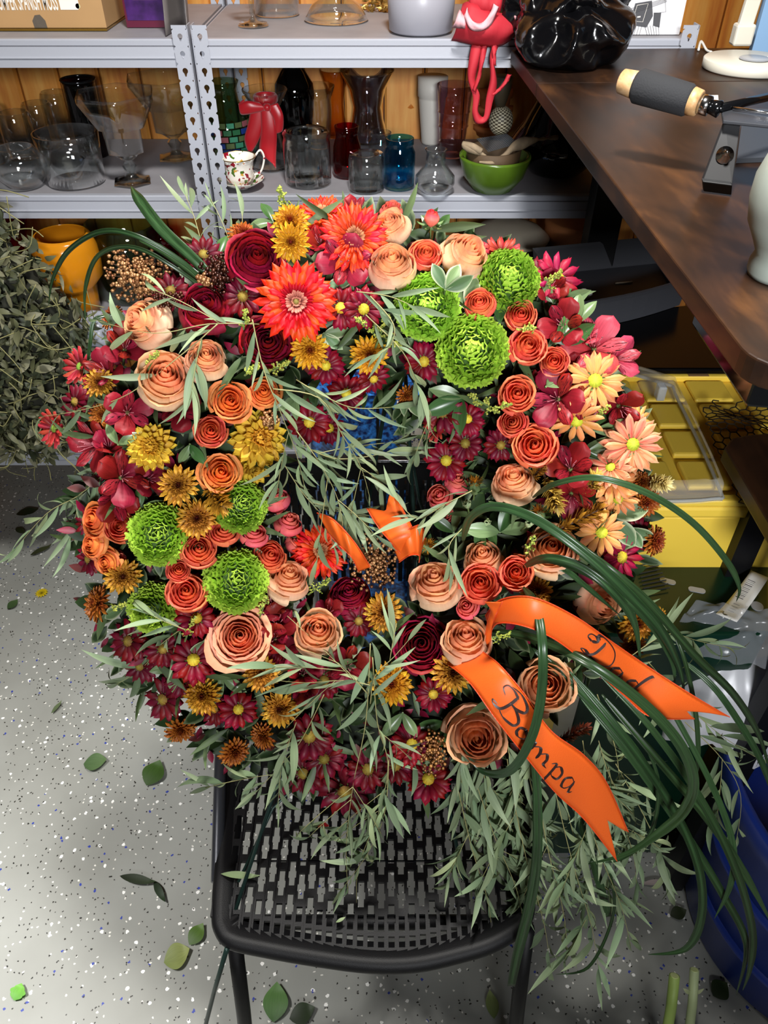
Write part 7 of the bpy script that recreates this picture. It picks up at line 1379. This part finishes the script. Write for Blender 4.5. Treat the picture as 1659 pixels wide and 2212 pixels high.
# ------------------------------------------------------------------ leaves, petals and stems on the floor and the seat
def litter(name, label, x, y, Lpx, ang, wr, c0, c1, h=.002, cat='leaf', curl=.5, group='leaves fallen on the floor', edge=None, seed=0, lobes=0):
    p = PH(x, y, h); L = Lpx*depth(p)/FPX; mb = MB(); M4 = frame_x(p-Vector((cos(ang), sin(ang), 0))*L/2+Vector((0, 0, .004)), Vector((cos(ang), sin(ang), 0)), Vector((0, 0, 1)))
    f = leafgeo(1, wr, -curl, .06, 8, .25); g = lambda u, v: M4 @ (Vector((f(u, v).x, f(u, v).y*(1+(.25*abs(sin(v*lobes*pi)) if lobes else 0)), abs(f(u, v).z)*.3+.05*abs(sin(v*4)))) * L)
    mb.grid(g, 4, 12, pcol(c0, c1, edge=edge)); o = mb.build(name, M['leaf'], None, True); tag(o, label, cat, group)
for a_ in [('dark oval leaf in the shadow beside the chair', 335, 1672, 62, 1.2, .8, '#2c4a1a', '#375a20'), ('crumpled green leaf with a ragged edge on the lit floor', 208, 1650, 52, .1, .8, '#4a5f3a', '#63784c'), ('pale yellowish round leaf near the chair corner', 385, 2068, 60, .4, .9, '#7a9048', '#a3b468'),
           ('mid green oval leaf just above the pale round one', 427, 2020, 50, 1.0, .7, '#3f6420', '#5a822e'), ('broad green leaf under the front of the seat', 598, 2165, 78, 1.5, .7, '#4a6a30', '#6b8c48'), ('dark leaf beside the broad one under the seat', 655, 2192, 60, .3, .7, '#202e16', '#2c3f1e'), ('upright oval leaf lying below the cut grass blade', 1063, 2170, 56, 1.6, .5, '#6a8048', '#8fa464'),
           ('dark folded slender leaf at the shadow line', 300, 1905, 90, -.25, .22, '#1f2a18', '#34452a'), ('dark leaf tip beyond the folded slender leaf', 345, 1930, 62, -1.0, .25, '#1c2616', '#2c3b24'), ('shrivelled small leaf near the yellow petals', 30, 1308, 30, 1.0, .7, '#384a2a', '#4e6238'),
           ('narrow olive leaf on the grey floor', 125, 1530, 36, 1.1, .25, '#5a6a48', '#74835c'), ('curled brown-green leaf below the eucalyptus', 92, 1192, 52, .6, .28, '#343c24', '#4a5434'), ('shrivelled leaf below the eucalyptus tips', 45, 1150, 36, -.7, .4, '#343c24', '#4a5434'), ('dark dry leaf beside the shrivelled ones', 62, 1110, 50, .2, .5, '#20281a', '#343f26'),
           ('round dark leaf in the gloom at the foot of the bin', 1555, 2140, 46, .5, .9, '#2e381c', '#3d4a26'), ('dark leaf behind the curled blade tip', 1465, 1975, 40, .2, .7, '#2b351e', '#39452a')]:
    litter('fallen_leaf', a_[0], *a_[1:6], a_[6], a_[7])
litter('parsley_leaf', 'bright green lobed leaflet near the bottom corner of the floor', 42, 2144, 34, 1.3, .9, '#4e9a30', '#6fba44', lobes=3)
litter('fallen_petal', 'single dark red petal lying on the slotted seat', 698, 1787, 30, -.2, .5, '#7c0f1e', '#a01c2c', h=HS+.003, cat='petal', group=None)
litter('fallen_leaf', 'pale slender leaf lying across the seat corner', 522, 1897, 92, -.15, .17, '#7f9468', '#9fb284', h=HS+.003, group=None)
litter('fallen_leaf', 'small pale leaf scrap at the middle of the seat front', 737, 1990, 24, .4, .3, '#7f9468', '#9fb284', h=HS+.003, group=None)
litter('fallen_petal', 'pinkish white slender petal on the floor below the eucalyptus', 1415, 1910, 60, .02, .2, '#b8a8a4', '#d0c4be', cat='petal', group=None)
p = PH(90, 1281, .004); yp = empty('yellow_floret', p, 'small yellow flower scrap on the grey floor', 'petal'); mb = MB(); rg = random.Random(9)
for i in range(14): M4 = frame_x(p, Vector((cos(i*.45), sin(i*.45), .25)), Vector((0, 0, 1))); f = leafgeo(.018, .006, .4); mb.grid(lambda u, v: M4 @ f(u, v), 2, 4, pcol('#4a3a08', '#e8c41c', p=.5))
o = part(mb, 'petals', M['petal'], yp, True)
for a0, a1, r_, lab in (((1457, 2108, .16), (1425, 2330, .006), .0085, 'thick pale green cut stem at the bottom, the shorter one'), ((1500, 2095, .16), (1478, 2330, .006), .0075, 'cut green stem with a leaf joint beside the thick one')):
    A_, B2 = PH(*a0), PH(*a1); s_ = empty('cut_stem', B2, lab, 'stem'); mb = MB(); mb.tube([A_, A_.lerp(B2, .3)+Vector((.002, 0, 0)), A_.lerp(B2, .7), B2], r_, 12, lin('#9db85a')); part(mb, 'stalk', plain('fresh cut green stem', '#93ac58' if r_ > .008 else '#a3b184', .5), s_, True)
    mb = MB(); mb.lathe([(0, 0), (r_*.8, 0), (r_*.8, .0008), (0, .0008)], 12); Rr = (A_-B2).to_track_quat('Z', 'Y').to_matrix(); mb.v = [tuple(Rr @ Vector(v)+A_) for v in mb.v]; part(mb, 'cut_face', plain('pale cut face', '#c9d490', .6), s_)
    if r_ < .008:
        mb = MB(); J = A_.lerp(B2, .22)
        for a in (-.6, .7): M4 = frame_x(J, Vector((a, .1, .5)), Vector((0, -1, .5))); f = leafgeo(.022, .008); mb.grid(lambda u, v: M4 @ f(u, v), 2, 5, pcol('#8a9c70', '#b9c49a'))
        part(mb, 'leaf_joint', M['leaf'], s_, True)
